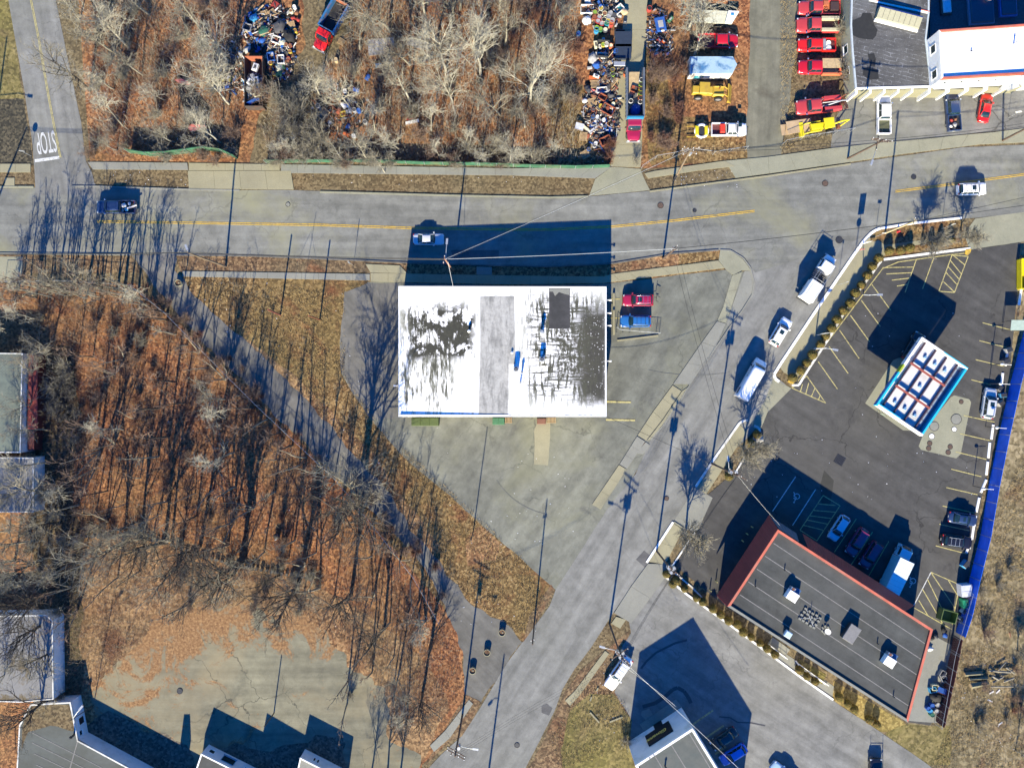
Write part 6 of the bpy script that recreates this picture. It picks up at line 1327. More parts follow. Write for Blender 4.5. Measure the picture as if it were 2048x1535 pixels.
bundle('u2', 'u4', 1, 'pale overhead wire crossing the road diagonally to the chain-fence pole', .9, r=.025, mat=steel); bundle('u2', 'u4', 2, 'dark overhead wire crossing the road diagonally to the chain-fence pole', .5, r=.014, spread=.9); bundle('u4', 'u5', 2, 'overhead wire over the upper footway', 1.2, r=.03, spread=.8); bundle('u5', 'u7', 2, 'overhead wire over the garage forecourt', 1.0, r=.03, spread=.8)
wire(T['u6'], (P(2250, 395)[0], P(2250, 395)[1], 10), 1.0, 'dark overhead wire leaving the corner island to the right', r=.04)
wire(Vector(T['u6']) + Vector((0, 0, -.5)), (P(2250, 360)[0], P(2250, 360)[1], 10), 1.0, 'second dark overhead wire leaving the corner island to the right', r=.03)
bundle('u13', 'u10', 3, 'overhead wire crossing the lower street', 1.0, r=.012, spread=.9); bundle('u10', 'u9', 3, 'overhead wire between the leaning pole and the lower island', .8, r=.022, spread=.9); bundle('u9', 'u8', 3, 'overhead wire between the two island poles', .9, r=.022, spread=.9)
bundle('u8', 'u3', 2, 'overhead wire up the side street', 1.4, r=.02, spread=.9); bundle('u14', 'u13', 1, 'overhead wire over the footpath end', .8, r=.02) if False else None
wire(T['u10'], (P(1500, 1555, 7)[0], P(1500, 1555, 7)[1], 7.8), .5, 'upper service wire running to the pale shop', r=.022, mat=worn_white)
wire(Vector(T['u10']) + Vector((-.3, -.5, -.4)), (P(1352, 1412, 7.4)[0], P(1352, 1412, 7.4)[1], 7.4), .5, 'lower service wire ending at the pale shop front', r=.02, mat=worn_white)
wire(T['u9'], (P(1555, 1060, 6)[0], P(1555, 1060, 6)[1], 6), .6, 'service wire to the restaurant corner', r=.02) if False else None
wire((P(1212, 832, 6)[0], P(1212, 832, 6)[1], 5.8), T['u8'], .8, 'service wire from the white-roofed building over the street', r=.025); wire(T['u8'], (P(1560, 1050, 6)[0], P(1560, 1050, 6)[1], 6), .6, 'pale service wire from the island pole to the restaurant corner', r=.015, mat=worn_white)
wire((P(905, 541)[0], P(905, 541)[1], 9), (P(906, 572, 5.5)[0], P(906, 572, 5.5)[1], 5.6), .1, 'pale service wire from the lamp pole to the white roof', r=.025, mat=worn_white)
# sign posts and steel posts
def post_sign(px, py, h, label, cat, w=.6, hh=.8, ang_=0, mat=steel, smat=worn_white, name='road_sign', r=.035, shape='rect', face=None):
    x, y = P(px, py); e = empty(name, (x, y, 0), R(ang_), label, cat)
    MB().tube([(0, 0, 0), (0, 0, h)], r, 6).build('post', mat, e)
    if shape == 'rect': MB().box(-w / 2, w / 2, .04, .07, h - hh, h).build('panel', smat, e)
    elif shape == 'oct':
        m = MB(); q = [(w / 2 * math.cos(R(22.5 + 45 * i)), h - hh / 2 + w / 2 * math.sin(R(22.5 + 45 * i))) for i in range(8)]
        m.add([(a, .04, b) for a, b in q] + [(a, .07, b) for a, b in q], [tuple(range(8)), tuple(range(8, 16))[::-1]] + [(i, (i + 1) % 8, 8 + (i + 1) % 8, 8 + i) for i in range(8)]); m.build('panel', smat, e)
    elif shape == 'dia':
        MB().add([(0, .04, h - 2 * w), (w, .04, h - w), (0, .04, h), (-w, .04, h - w), (0, .07, h - 2 * w), (w, .07, h - w), (0, .07, h), (-w, .07, h - w)], [(0, 1, 2, 3), (7, 6, 5, 4), (0, 4, 5, 1), (1, 5, 6, 2), (2, 6, 7, 3), (3, 7, 4, 0)]).build('panel', smat, e)
    return e
post_sign(1710, 505, 3.0, 'red and white stop sign on the wedge of the planted island', 'stop sign', .8, .8, 5, smat=simple('sign_red', (.5, .02, .02)), shape='oct')
text('STOP', (0, .025, 2.6), .22, (R(90), 0, 0), white_paint, bpy.data.objects['road_sign'], .003)
post_sign(1713, 470 + 24, 4.6, 'tall narrow sign on two posts at the planted island', 'road sign', 1.0, 1.8, 10, name='tall_sign')
post_sign(1750, 474, 3.2, 'small sign on a thin post at the curve of the white kerb', 'road sign', .6, .3, 0, name='small_sign')
post_sign(1882, 458, 4.0, 'thin sign post on the tan strip of the island', 'road sign', .3, .9, 0, name='thin_sign')
post_sign(1675, 570, 3.9, 'thin sign post leaning beside the white kerb', 'road sign', .25, .3, 0, name='kerb_sign')
post_sign(1480 + 152, 670, 4.8, 'tall narrow blue-edged banner sign beside the round shrubs', 'banner sign', 1.0, 1.9, 5, name='banner_sign')
post_sign(707, 531, 4.0, 'roadside sign post on the leafy verge', 'road sign', .25, 1.3, 80, name='verge_sign')
post_sign(2016, 236, 3.2, 'diamond road sign at the garage forecourt', 'road sign', .55, 1.1, 0, name='diamond_sign', shape='dia')
post_sign(63, 292 + 20, 2.9, 'round-topped sign post left of the stop lettering', 'road sign', .85, .85, 0, name='side_road_sign', shape='oct', smat=steel)
post_sign(1063 + 8, 1240 + 18, .9, 'short marker post in the verge', 'marker post', .15, .2, 0, name='marker_post')
pole('s1', 561, 630, 6.8, 'left rust-brown steel post in the dry grass triangle', simple('rust_post', (.17, .05, .035), .8), .12, .12, top=(536, 619), cat='steel post', name='steel_post')
pole('s2', 640, 639, 6.8, 'right rust-brown steel post in the dry grass triangle', rust, .12, .12, top=(617, 631), cat='steel post', name='steel_post')
pole('s3', 607, 578, 6.8, 'thin wired mast between the two rust-brown posts', dsteel, .04, .03, top=(588, 570), cat='mast', name='thin_mast')
m = MB()
for a in (-.9, .9): m.tube([(*P(607, 578), 5.0), (P(607, 578)[0] + a * 1.6, P(607, 578)[1] + .3, 2.4), (P(607, 578)[0] + a * 1.6, P(607, 578)[1] + .1, 0)], .02, 4)
m.build('guy_wires', dsteel, None, 'pair of guy wires hanging from the thin mast', 'guy wires')
pole('lp1', 1727, 592 - 3, 5.2, 'white lamp post with pale blue foot between shrubs of the long row, upper one', white_paint, .08, .06, top=(1760 - 20, 590), cat='lamp post', name='lamp_post', lamp=(1.0, .0, 4.9))
pole('lp2', 1628, 697, 5.2, 'white lamp post with pale blue foot between shrubs of the long row, lower one', white_paint, .08, .06, top=(1652, 696), cat='lamp post', name='lamp_post', lamp=(1.0, -.2, 4.9))
# lamps and posts along the blue fence
for i, (px, py) in enumerate([(2008, 728), (2005, 767), (1998, 855), (1972, 977)]):
    x, y = P(px, py, 3.5); e = empty('fence_lamp', (x, y, 0), R(0), '%s white lamp on an arm along the blue fence from the top' % ordn(i), 'lamp', 'lamps along the blue fence')
    MB().tube([(0, 0, 0), (0, 0, 3.4)], .06, 6).build('post', dsteel, e); MB().tube([(-.2, 0, 3.45), (1.2, -.1, 3.5)], .035, 5).build('arm', white_paint, e); MB().blob((-.3, 0, 3.5), .3, .2, .15, i, .05).build('lamp_head', worn_white, e)
# clutter items beside the fence
for i, (px, py, c, s) in enumerate([(2019, 700, 'grey', .5), (2013, 722, 'dark grey', .6), (2007, 790, 'light blue', .5), (2003, 806, 'grey', .5), (2000, 776, 'dark grey', .5), (1928, 1222, 'white', .35), (1924, 1238, 'grey', .35), (1932, 1128, 'light blue', .6)]):
    x, y = P(px, py, .8); e = empty('plastic_bin', (x, y, .02), rnd.uniform(0, 3), '%s small %s bin or machine beside the blue fence from the top' % (ordn(i), c), 'bin', 'clutter beside the blue fence')
    MB().bev(-s, s, -s * .7, s * .7, 0, .9, .1).build('body', tcol(c), e); MB().bev(-s * .9, s * .9, -s * .6, s * .6, .903, 1.0, .04).build('lid', dsteel, e)
x, y = P(2034, 650, 2.5); e = empty('canvas_shelter', (x, y, 0), 0, 'grey-green shelter roof beside the top end of the blue fence', 'shelter')
MB().add([(-.9, -.8, 2.3), (1.6, -.8, 2.3), (1.6, .8, 2.6), (-.9, .8, 2.6), (-.9, -.8, 2.25), (1.6, -.8, 2.25), (1.6, .8, 2.55), (-.9, .8, 2.55)], [(0, 1, 2, 3), (7, 6, 5, 4), (0, 4, 5, 1), (1, 5, 6, 2), (2, 6, 7, 3), (3, 7, 4, 0)]).build('roof', simple('grey_green_canvas', (.25, .32, .28), .7), e)
for a in (-.8, 1.5):
    for b in (-.7, .7): MB().box(a - .04, a + .04, b - .04, b + .04, 0, 2.24).build('post', dsteel, e)
# fences
def screen_fence(name, px, h, mat, label, post_mat=steel, step=2.4, cap=None, thick=.05, board=None, jag=0.0):
    e = empty(name, (0, 0, 0), 0, label, 'fence'); pts = [Vector(P(*p)) for p in px]
    for i in range(len(pts) - 1):
        d = pts[i + 1] - pts[i]; L_ = d.length; u = d.normalized(); n = max(1, round(L_ / (board or step)))
        for k in range(n):
            a = pts[i] + d * (k / n); b = pts[i] + d * ((k + 1) / n); c = (a + b) / 2
            hh = h + (rnd.uniform(-jag, jag) if jag else 0)
            MB().obox((c.x, c.y), (u.x, u.y), (b - a).length / 2 - (.01 if board else .0), thick / 2, .05, hh).build('board' if board else 'screen_panel', mat, e)
            if k % max(1, round((step) / (board or step))) == 0: MB().tube([(a.x + u.y * .08, a.y - u.x * .08, 0), (a.x + u.y * .08, a.y - u.x * .08, h + .1)], .04, 6).build('post', post_mat, e)
    return e
screen_fence('blue_fence', [(2052, 645), (2020, 768), (1998, 868), (1978, 968), (1961, 1068), (1940, 1152), (1925, 1220), (1911, 1263)], 2.75, blue_scr, 'long blue screened fence along the filling station lot', step=2.4)
screen_fence('maroon_fence', [(1907, 1268), (1901, 1301), (1886, 1372), (1871, 1441)], 2.6, maroon, 'dark maroon board fence behind the restaurant yard', board=.3, step=2.4, jag=.08)
screen_fence('green_fence', [(262, 306), (300, 312), (340, 311), (380, 306), (415, 301), (450, 306), (476, 318)], 2.3, green_scr, 'curving green screened fence behind the left footway', step=2.2)
screen_fence('green_fence', [(534, 326), (640, 325), (740, 325), (850, 329), (960, 331), (1060, 335), (1150, 337), (1218, 335)], 1.75, green_scr, 'long green screened fence between scrapyard and footway', step=2.6)
def chain_fence(px, h, label, step=2.6, name='chain_link_fence'):
    e = empty(name, (0, 0, 0), 0, label, 'fence'); pts = [Vector(P(*p)) for p in px]; mesh = MB()
    for i in range(len(pts) - 1):
        a, b = pts[i], pts[i + 1]; d = b - a; n = max(1, round(d.length / step))
        MB().tube([(a.x, a.y, h), (b.x, b.y, h)], .03, 5).build('top_rail', steel, e)
        for k in range(n + 1):
            if k == n and i < len(pts) - 2: continue
            p = a + d * (k / n); MB().tube([(p.x, p.y, 0), (p.x, p.y, h + .05)], .035, 6).build('post', steel, e)
        k = 0; s_ = .35; nseg = int(d.length / s_)
        for q in range(nseg):
            p0, p1 = a + d * (q / nseg), a + d * min(1, (q + 2) / nseg)
            mesh.tube([(p0.x, p0.y, .05), (p1.x, p1.y, h)], .005, 3, cap=False); mesh.tube([(p1.x, p1.y, .05), (p0.x, p0.y, h)], .005, 3, cap=False)
    o = mesh.build('wire_mesh', steel, e); o['kind'] = 'stuff'; return e
chain_fence([(1282, 337), (1310, 318), (1345, 312), (1380, 304), (1425, 310), (1490, 300)], 2.0, 'chain-link fence around the trailer yard with its posts')
chain_fence([(1565, 288), (1600, 280), (1700, 264)], 2.0, 'chain-link fence below the yellow backhoe')
chain_fence([(270, 572), (340, 628), (430, 720), (520, 810), (600, 885), (680, 960), (760, 1060), (830, 1150), (880, 1240)], 2.0, 'old chain-link fence between the wood and the footpath')
chain_fence([(10, 566), (130, 564), (265, 572)], 2.0, 'low rusty fence at the top of the left wood', name='rail_fence')
chain_fence([(1868, 1444), (1895, 1300), (1930, 1180)], 2.3, 'chain-link fence outside the maroon boards')
chain_fence([(1232, 560 + 95), (1238, 560 + 100), (1318, 667)], 1.4, 'low wire fence at the end of the two parked SUVs')
e = empty('low_wall', kind=None, label='low crumbling stone wall winding through the wood', cat='stone wall')
wl_ = [(150, 1068), (205, 1072), (265, 1070), (330, 1082), (400, 1108), (470, 1128), (540, 1140), (628, 1158)]
wl_p = [Vector(P(*p)) for p in wl_]
st_m = simple('dark_wall_stone', (.07, .068, .062), .9, var=.35)
for i in range(len(wl_p) - 1):
    d = wl_p[i + 1] - wl_p[i]; n = int(d.length / .75)
    for k in range(n):
        p = wl_p[i] + d * ((k + .5) / n); s = rnd.uniform(.28, .42)
        o = MB().prism([(s * math.cos(a + rnd.uniform(-.2, .2)), s * .75 * math.sin(a)) for a in (0, 1, 2.1, 3.1, 4.2, 5.2)], 0, rnd.uniform(.35, .7)).build('stone', st_m, e); o.location = (p.x, p.y, 0); o.rotation_euler = (0, 0, rnd.uniform(0, 3))
# planters
def planter(px, py, label, plant=False):
    x, y = P(px, py, .5); e = empty('round_planter', (x, y, .02), 0, label, 'planter', 'round concrete planters on the footpath')
    rg = []
    for r_, z in ((.48, 0), (.56, .65), (.56, .72), (.47, .72), (.46, .55)): rg.append([(r_ * math.cos(6.2832 * i / 20), r_ * math.sin(6.2832 * i / 20), z) for i in range(20)])
    MB().loft(rg, cap=False).build('tub', m_conc2, e); MB().cyl(0, 0, .5, .58, .46, 16).build('soil', simple('soil', (.1, .055, .03), .95, var=.5, vscale=6), e)
    if plant:
        m = MB()
        for k in range(7): a = k * .9; m.tube([(0, 0, .55), (.25 * math.cos(a), .25 * math.sin(a), 1.1)], .01, 3)
        m.build('twigs', bark_g, e)
    else: MB().blob((.1, .05, .6), .15, .12, .08, px).build('pebble', m_conc, e)
planter(357, 566, 'large round planter at the upper end of the footpath'); planter(1004, 1264, 'topmost of the three round planters at the footpath end'); planter(974, 1304, 'middle of the three round planters, with dry twigs', True); planter(945, 1340, 'lowest of the three round planters at the footpath end')
# hydrant and small things
x, y = P(1797, 463, .4); e = empty('fire_hydrant', (x, y, .03), 0, 'red fire hydrant on the tan strip of the corner island', 'fire hydrant')
hr = simple('hydrant_red', (.6, .04, .04), .5); MB().cyl(0, 0, 0, .6, .13, 12).build('barrel', hr, e); MB().cyl(0, 0, .603, .78, .14, 12, .05).build('bonnet', hr, e); MB().box(-.28, .28, -.07, .07, .38, .5).build('outlets', hr, e)
for i, (px, py) in enumerate([(1504, 1053), (1494, 1067), (1485, 1081), (1433, 1162), (1421, 1180)]):
    x, y = P(px, py, .5); e = empty('bollard', (x, y, .035), 0, '%s pale yellow bollard from the street behind the restaurant corner' % ordn(i), 'bollard', 'yellow bollards at the restaurant')
    MB().cyl(0, 0, 0, 1.0, .09, 10).build('post', pale_yellow, e); MB().blob((0, 0, 1.0), .09, .09, .06).build('cap', pale_yellow, e)
for i, (a, b) in enumerate([((1538, 1287), (1571, 1313)), ((1592, 1322), (1653, 1366))]):
    A, B = Vector(P(*a)), Vector(P(*b)); e = empty('hand_rail', (0, 0, 0), 0, '%s white hand rail at the restaurant front' % ('left' if i == 0 else 'right'), 'hand rail'); m = MB(); m.tube([(*A, 1.0), (*B, 1.0)], .05, 6); m.tube([(*A, .5), (*B, .5)], .03, 5); m.build('rails', white_paint, e)
    for k in range(4): p = A.lerp(B, k / 3); MB().tube([(*p, 0), (*p, 1.0)], .035, 5).build('post', white_paint, e)
kerb([(1536, 1287), (1571, 1314)], .18, .2, white_paint, None); kerb([(1591, 1320), (1600, 1334), (1652, 1367)], .2, .2, white_paint, None)
for i, (a, b, c) in enumerate([((1180, 1423), (1198, 1443), 'grey'), ((1219, 1442), (1245, 1432), 'grey'), ((1193, 1380), (1196, 1374), 'cream'), ((1180, 1400), (1183, 1392), 'grey')]):
    A, B = Vector(P(*a)), Vector(P(*b)); u = (B - A).normalized(); c_ = (A + B) / 2; MB().obox((c_.x, c_.y), (u.x, u.y), (B - A).length / 2, .12, .0, .22).build('concrete_beam', m_conc2, None, '%s concrete beam lying on the olive lawn from the left' % ordn(i), 'concrete beam', 'concrete beams on the lawn')
for nm, px, py, w_, d_, h_, mt, lb, ct in [('power_cabinet', 1252, 654, .1, .1, .1, steel, None, None)][:0]: pass
x, y = P(1517, 877, .6); MB().blob((0, 0, .35), .85, .7, .55, 3, .25, 12, 8).build('boulder', simple('pale_boulder', (.42, .41, .38), .85, var=.2), None, 'pale boulder at the tip of the street tree island', 'boulder').location = (x, y, 0)
x, y = P(1459, 953, 1.2); e = empty('round_vent_cap', (x, y, 0), 0, 'grey cylindrical cabinet beside the island pole', 'cabinet'); MB().cyl(0, 0, 0, 1.3, .42, 14).build('casing', steel, e); MB().cyl(0, 0, 1.303, 1.4, .3, 14).build('lid', rust, e)
x, y = P(1254, 563 + 102, .3); e = empty('dirt_curb', kind='structure'); MB().obox(P(1275, 676), (.99, .12), 3.3, .12, 0, .2).build('kerb_stone', m_conc2, e)
x, y = P(1228, 634); e = empty('side_wall', kind='structure'); MB().obox(P(1227, 628), (0, 1), 3.3, .15, 0, .5).build('kerb_stone', m_conc2, e)
e = empty('wire_fence', label='thin wire fence posts along the SUV stall', cat='fence')
for k, (px, py) in enumerate([(1232, 664), (1245, 664), (1258, 664), (1312, 663)]): x, y = P(px, py); MB().tube([(x, y, 0), (x, y, 1.3)], .04, 5).build('post', dsteel, e)
# pallets on end beside the dumpsters
def slatrack(px, py, w, n, label):
    x, y = P(px, py, .8); e = empty('slatted_rack', (x, y, .02), 0, label, 'slatted rack')
    for k in range(n): MB().box(-w / 2 + k * w / n, -w / 2 + k * w / n + w / n * .45, -.45, .45, .1, .9).build('slat', pallet_m, e)
    MB().box(-w / 2, w / 2, -.42, -.36, 0, .097).build('runner', pallet_m, e); MB().box(-w / 2, w / 2, .36, .42, 0, .097).build('runner', pallet_m, e)
slatrack(1015, 840, 1.5, 7, 'slatted wooden rack right of the bright green dumpster'); slatrack(1103, 840, 1.5, 7, 'slatted wooden rack right of the red-brown box')
# ---------------------------------------------------------------- scrap heaps: every drum, pallet, box a thing
JG = {}
def junk_empty(kind, px, py, z, color, where, hgt=.6, deg=None, label=None, cat=None):
    x, y = P(px, py, z + hgt); deg = rnd.uniform(0, 360) if deg is None else deg
    lab = label or '%s %s %s' % (color, kind.replace('_', ' '), where); g_ = None
    if not label:
        g_ = '%s %ss %s' % (color, kind.replace('_', ' '), where)
    return empty(kind, (x, y, z), R(deg), lab, cat or kind.replace('_', ' '), g_)
def drum(px, py, z, color, where, r=.3, h=.85, lid=None, lying=False, deg=None, label=None):
    e = junk_empty('drum', px, py, z, color, where, h, deg, label); body = MB(); m = tcol(color)
    rg = [[(r * k * math.cos(6.2832 * i / 14), r * k * math.sin(6.2832 * i / 14), zz) for i in range(14)] for k, zz in ((.97, 0), (1, .03), (1, h * .32), (1.04, h * .34), (1, h * .36), (1, h * .64), (1.04, h * .66), (1, h * .68), (1, h - .02), (.97, h), (.9, h), (.88, h - .06))]
    if lying: rg = [[(v[2] - h / 2, v[1], v[0] + r) for v in q] for q in rg]
    body.loft(rg).build('shell', m, e)
    if not lying: MB().cyl(0, 0, h - .08, h - .05, r * .87, 14).build('lid', tcol(lid) if lid else dsteel, e)
    return e
def tub(px, py, z, color, where, s=.5, h=.5, label=None, deg=None, inner='dark grey', sy=None, name='crate'):
    e = junk_empty(name, px, py, z, color, where, h, deg, label); sy = sy or s * .8; m = tcol(color); t = .04
    MB().box(-s, s, -sy, sy, 0, .04).build('floor', tcol(inner), e)
    for q in (-1, 1): MB().box(-s, s, q * sy - t, q * sy + t, .043, h).build('side', m, e); MB().box(q * s - t, q * s + t, -sy + t + .002, sy - t - .002, .043, h).build('end', m, e)
    return e
def pallet(px, py, z, where, tilt=0, label=None, n=7, w=1.15, d=1.0, color=None):
    e = junk_empty('pallet', px, py, z, 'wooden' if not color else color, where, .15, None, label); m = pallet_m if not color else tcol(color)
    for k in range(n): MB().box(-w / 2 + k * w / n, -w / 2 + k * w / n + w / n * .62, -d / 2, d / 2, .12, .15).build('slat', m, e)
    for yy in (-d / 2 + .05, 0, d / 2 - .05): MB().box(-w / 2, w / 2, yy - .045, yy + .045, 0, .117).build('runner', m, e)
    e.rotation_euler = (R(tilt), R(tilt * .6), e.rotation_euler[2]); return e
def appliance(px, py, z, color, where, sx=.55, sy=.45, h=.6, label=None, hole=True, deg=None, name='appliance'):
    e = junk_empty(name, px, py, z, color, where, h, deg, label)
    MB().bev(-sx, sx, -sy, sy, 0, h, .06).build('cabinet', tcol(color), e)
    if hole: MB().bev(-sx * .5, sx * .5, -sy * .5, sy * .5, h + .002, h + .03, .01).build('door', tcol('dark grey') if color in ('white', 'cream') else tcol('grey'), e)
    return e
def bag(px, py, z, color, where, r=.4, label=None):
    e = junk_empty('bag', px, py, z, color, where, r, None, label, 'bag'); MB().blob((0, 0, r * .45), r, r * .8, r * .5, px + py, .3, 12, 7).build('sack', tcol(color), e); MB().blob((r * .2, 0, r * .95), r * .15, r * .12, r * .12, 1, .2, 6, 4).build('knot', tcol(color), e); return e
def tyre(px, py, z, where, r=.34, lay=True):
    e = junk_empty('tyre', px, py, z, 'black', where, .2); MB().torus((0, 0, .11), r * .75, r * .28, 16, 7).build('casing', rubber, e); MB().torus((0, 0, .11), r * .46, .03, 14, 4).build('bead', dsteel, e); return e
def board(px, py, z, color, where, L=1.6, W=.3, label=None, tilt=8, deg=None, t=.05):
    e = junk_empty('board', px, py, z, color, where, .3, deg, label); MB().box(-L / 2, L / 2, -W / 2, W / 2, 0, t).build('sheet', tcol(color), e); MB().box(-L / 2 + .05, L / 2 - .05, -W / 2, -W / 2 + .04, t + .002, t + .03).build('edge', tcol('brown' if color != 'brown' else 'tan'), e)
    e.rotation_euler = (R(rnd.uniform(-tilt, tilt)), R(rnd.uniform(-tilt, tilt)), e.rotation_euler[2]); return e
def mound(px_pts, h, seed, n=900, cols=('dark grey', 'black', 'brown', 'grey', 'tan', 'dark grey', 'rusty', 'white', 'blue')):
    """low heap of small scrap nobody could count"""
    mats = [tcol(c) for c in cols]; m = MB(); rr = random.Random(seed)
    ps = [Vector(P(*p)) for p in px_pts]; x0, x1 = min(p.x for p in ps), max(p.x for p in ps); y0, y1 = min(p.y for p in ps), max(p.y for p in ps)
    cx_, cy_ = (x0 + x1) / 2, (y0 + y1) / 2; a_, b_ = (x1 - x0) / 2, (y1 - y0) / 2
    for k in range(n):
        while True:
            u, v = rr.uniform(-1, 1), rr.uniform(-1, 1)
            if u * u + v * v < 1: break
        z = h * (1 - (u * u + v * v)) * rr.random(); s = rr.uniform(.06, .3); s2 = s * rr.uniform(.15, .8); q = rr.uniform(0, 3.14); cz_, sz_ = math.cos(q), math.sin(q); px_, py_ = cx_ + u * a_, cy_ + v * b_
        if rr.random() < .35: s *= 3.2; s2 *= .35
        tz = rr.uniform(-.4, .4); hh = rr.uniform(.04, .25)
        vs = []
        for zz in (0, hh):
            for aa, bb_ in ((-1, -1), (1, -1), (1, 1), (-1, 1)): vs.append((px_ + cz_ * s * aa - sz_ * s2 * bb_, py_ + sz_ * s * aa + cz_ * s2 * bb_, max(.01, z + zz + tz * s * aa)))
        w = rr.random(); mi = min(len(mats) - 1, int(w * w * len(mats) * 1.0)) if rr.random() < .7 else rr.randrange(len(mats))
        m.add(vs, [(4, 5, 6, 7), (0, 1, 5, 4), (1, 2, 6, 5), (2, 3, 7, 6), (3, 0, 4, 7)], mi=mi)
    return m.build('scrap_heap', mats, None, kind='stuff')
mound([(484, 10), (598, 10), (598, 110), (484, 110)], 1.0, 1, 700); mound([(530, 60), (592, 60), (592, 160), (530, 160)], .8, 2, 700); mound([(440, 80), (492, 80), (492, 190), (440, 190)], .5, 3, 260)
mound([(1170, -20), (1240, -20), (1240, 60), (1170, 60)], .9, 4, 500); mound([(1190, 90), (1240, 90), (1240, 190), (1190, 190)], .9, 5, 550); mound([(1165, 160), (1242, 160), (1242, 300), (1165, 300)], .8, 6, 800); mound([(1292, 20), (1345, 20), (1345, 130), (1292, 130)], .4, 7, 260)
mound([(610, 165), (740, 165), (740, 280), (610, 280)], .3, 8, 260, ('dark grey', 'black', 'brown', 'rusty', 'grey')); mound([(488, 150), (530, 150), (530, 205), (488, 205)], 1.6, 9, 420, ('white', 'grey', 'white', 'light blue', 'dark grey')); mound([(1255, 165), (1282, 165), (1282, 215), (1255, 215)], 1.7, 10, 180, ('dark grey', 'black', 'brown'))
zA = 'in the left scrap heap behind the dark container'; zB = 'in the scrap strewn under the bare trees'; zC = 'at the drum end of the driveway scrap heap'; zD = 'in the heap left of the stake truck'
z3 = lambda x, y, s: (x / s[0] + s[1], y / s[0] + s[2])
s3 = (4.797, 440, 0)
def q3(x, y): return z3(x, y, s3)
for (x, y, c, k) in [(710, 62, 'white', 0), (678, 100, 'cream', 0), (718, 290, 'yellow', 0), (632, 425, 'brown', 0), (668, 490, 'yellow', 0), (655, 560, 'red', 0), (482, 600, 'yellow', 0), (515, 705, 'yellow', 0), (672, 435, 'rusty', 0), (650, 590, 'black', 0)]:
    drum(*q3(x, y), .1, c, zA, lid='brown' if c != 'white' else 'white')
for (x, y, c) in [(535, 375, 'white'), (580, 565, 'white'), (485, 540, 'blue'), (258, 255, 'grey')]:
    tub(*q3(x, y), .4, c, zA, .65, .6, inner='dark grey' if c != 'blue' else 'blue', label='%s open tub in the left scrap heap, %s' % (c, {535: 'topmost', 580: 'near the yellow drums', 485: 'beside the slatted pallet', 258: 'furthest left'}[x]))
for (x, y, c, r) in [(315, 165, 'light blue', .7), (420, 280, 'dark green', 1.0), (400, 380, 'blue', .6), (560, 240, 'dark grey', 1.1), (650, 330, 'black', 1.1), (590, 400, 'cream', .8), (560, 640, 'cream', .7), (605, 640, 'green', .4), (555, 700, 'dark green', .6), (600, 200, 'blue', .4), (600, 480, 'grey', .5), (700, 170, 'red', .4), (745, 185, 'red', .35), (730, 120, 'brown', .4), (255, 470, 'grey', .6), (190, 510, 'grey', .4)]:
    bag(*q3(x, y), .25, c, zA, r)
for (x, y) in [(488, 465), (690, 240), (508, 805), (430, 130), (500, 120)]: pallet(*q3(x, y), .05 if y > 700 else .5, zA, 0 if y > 700 else 6)
pallet(*q3(530, 45), .3, zA, 3, color='red', label='red slatted pallet at the top of the left scrap heap')
for (x, y, c) in [(20, 760, 'yellow'), (100, 755, 'yellow'), (60, 825, 'blue'), (0, 850, 'grey')]: bag(*q3(x, y), .1, c, 'beside the left side of the dark container', .45)
for (x, y, c, s) in [(335, 640, 'white', .6), (300, 790, 'white', .7), (345, 770, 'white', .6), (355, 870, 'white', .6), (275, 850, 'dark grey', .7), (310, 730, 'grey', .4), (350, 905, 'cream', .5)]:
    appliance(*q3(x, y), 1.1, c, 'inside the long dark scrap container', s, s * .7, .5)
MB().prism([P(*q3(250, 985), 1.6), P(*q3(330, 940), 1.6), P(*q3(380, 940), 1.6), P(*q3(380, 958), 1.6), P(*q3(335, 962), 1.6), P(*q3(290, 1000), 1.6)], 1.2, 1.6).build('blue_beam', tcol('blue'), None, 'bent blue beam at the lower end of the dark scrap container', 'beam')
for (x, y, c, ly) in [(1195, 870, 'white', 0), (1130, 930, 'cream', 0), (1190, 935, 'black', 0), (1215, 1000, 'blue', 1), (1180, 1000, 'white', 1), (1130, 1055, 'rusty', 1), (1240, 1050, 'grey', 1), (1285, 1050, 'grey', 0), (1328, 1055, 'blue', 0), (1390, 1165, 'grey', 0), (1205, 1275, 'orange', 1), (1280, 1300, 'white', 0), (935, 1010, 'grey', 0), (1110, 570, 'tan', 0), (1300, 850, 'blue', 1), (1410, 730, 'blue', 1), (1515, 615, 'light blue', 1)]:
    drum(*q3(x, y), .02, c, zB, .34, .9, lid='dark grey' if c in ('grey', 'black', 'cream') else c, lying=bool(ly))
tub(*q3(1180, 1090), .02, 'yellow', zB, .45, .4, label='yellow crate among the barrels under the bare trees', inner='yellow'); tub(*q3(988, 1090), .02, 'tan', zB, .85, .5, label='tan wooden box in the scrap under the bare trees', inner='tan')
pallet(*q3(1165, 400), .05, 'beside the front of the red dump truck'); bag(*q3(1225, 1210), .02, 'blue', zB, .4)
for (px, py, w, h_, c, lb) in [(762, 92, 4.2, 2.6, 'grey', 'weathered grey sheet stack lying under the bare trees'), (838, 88, 4.0, 1.2, 'grey', 'long grey metal sheet under the bare trees'), (851, 117, 2.4, .9, 'dark grey', 'dark sheet below the long grey metal sheet'), (824, 243, 2.2, .5, 'white', 'white broken board near a small red frame under the trees'), (608, 268, 2.6, 1.2, 'dark grey', 'flat dark sheet in the brush near the green fence')]:
    board(px, py, .1, c, '', w, h_, label=lb, tilt=3, deg=rnd.uniform(-20, 20), t=.12)
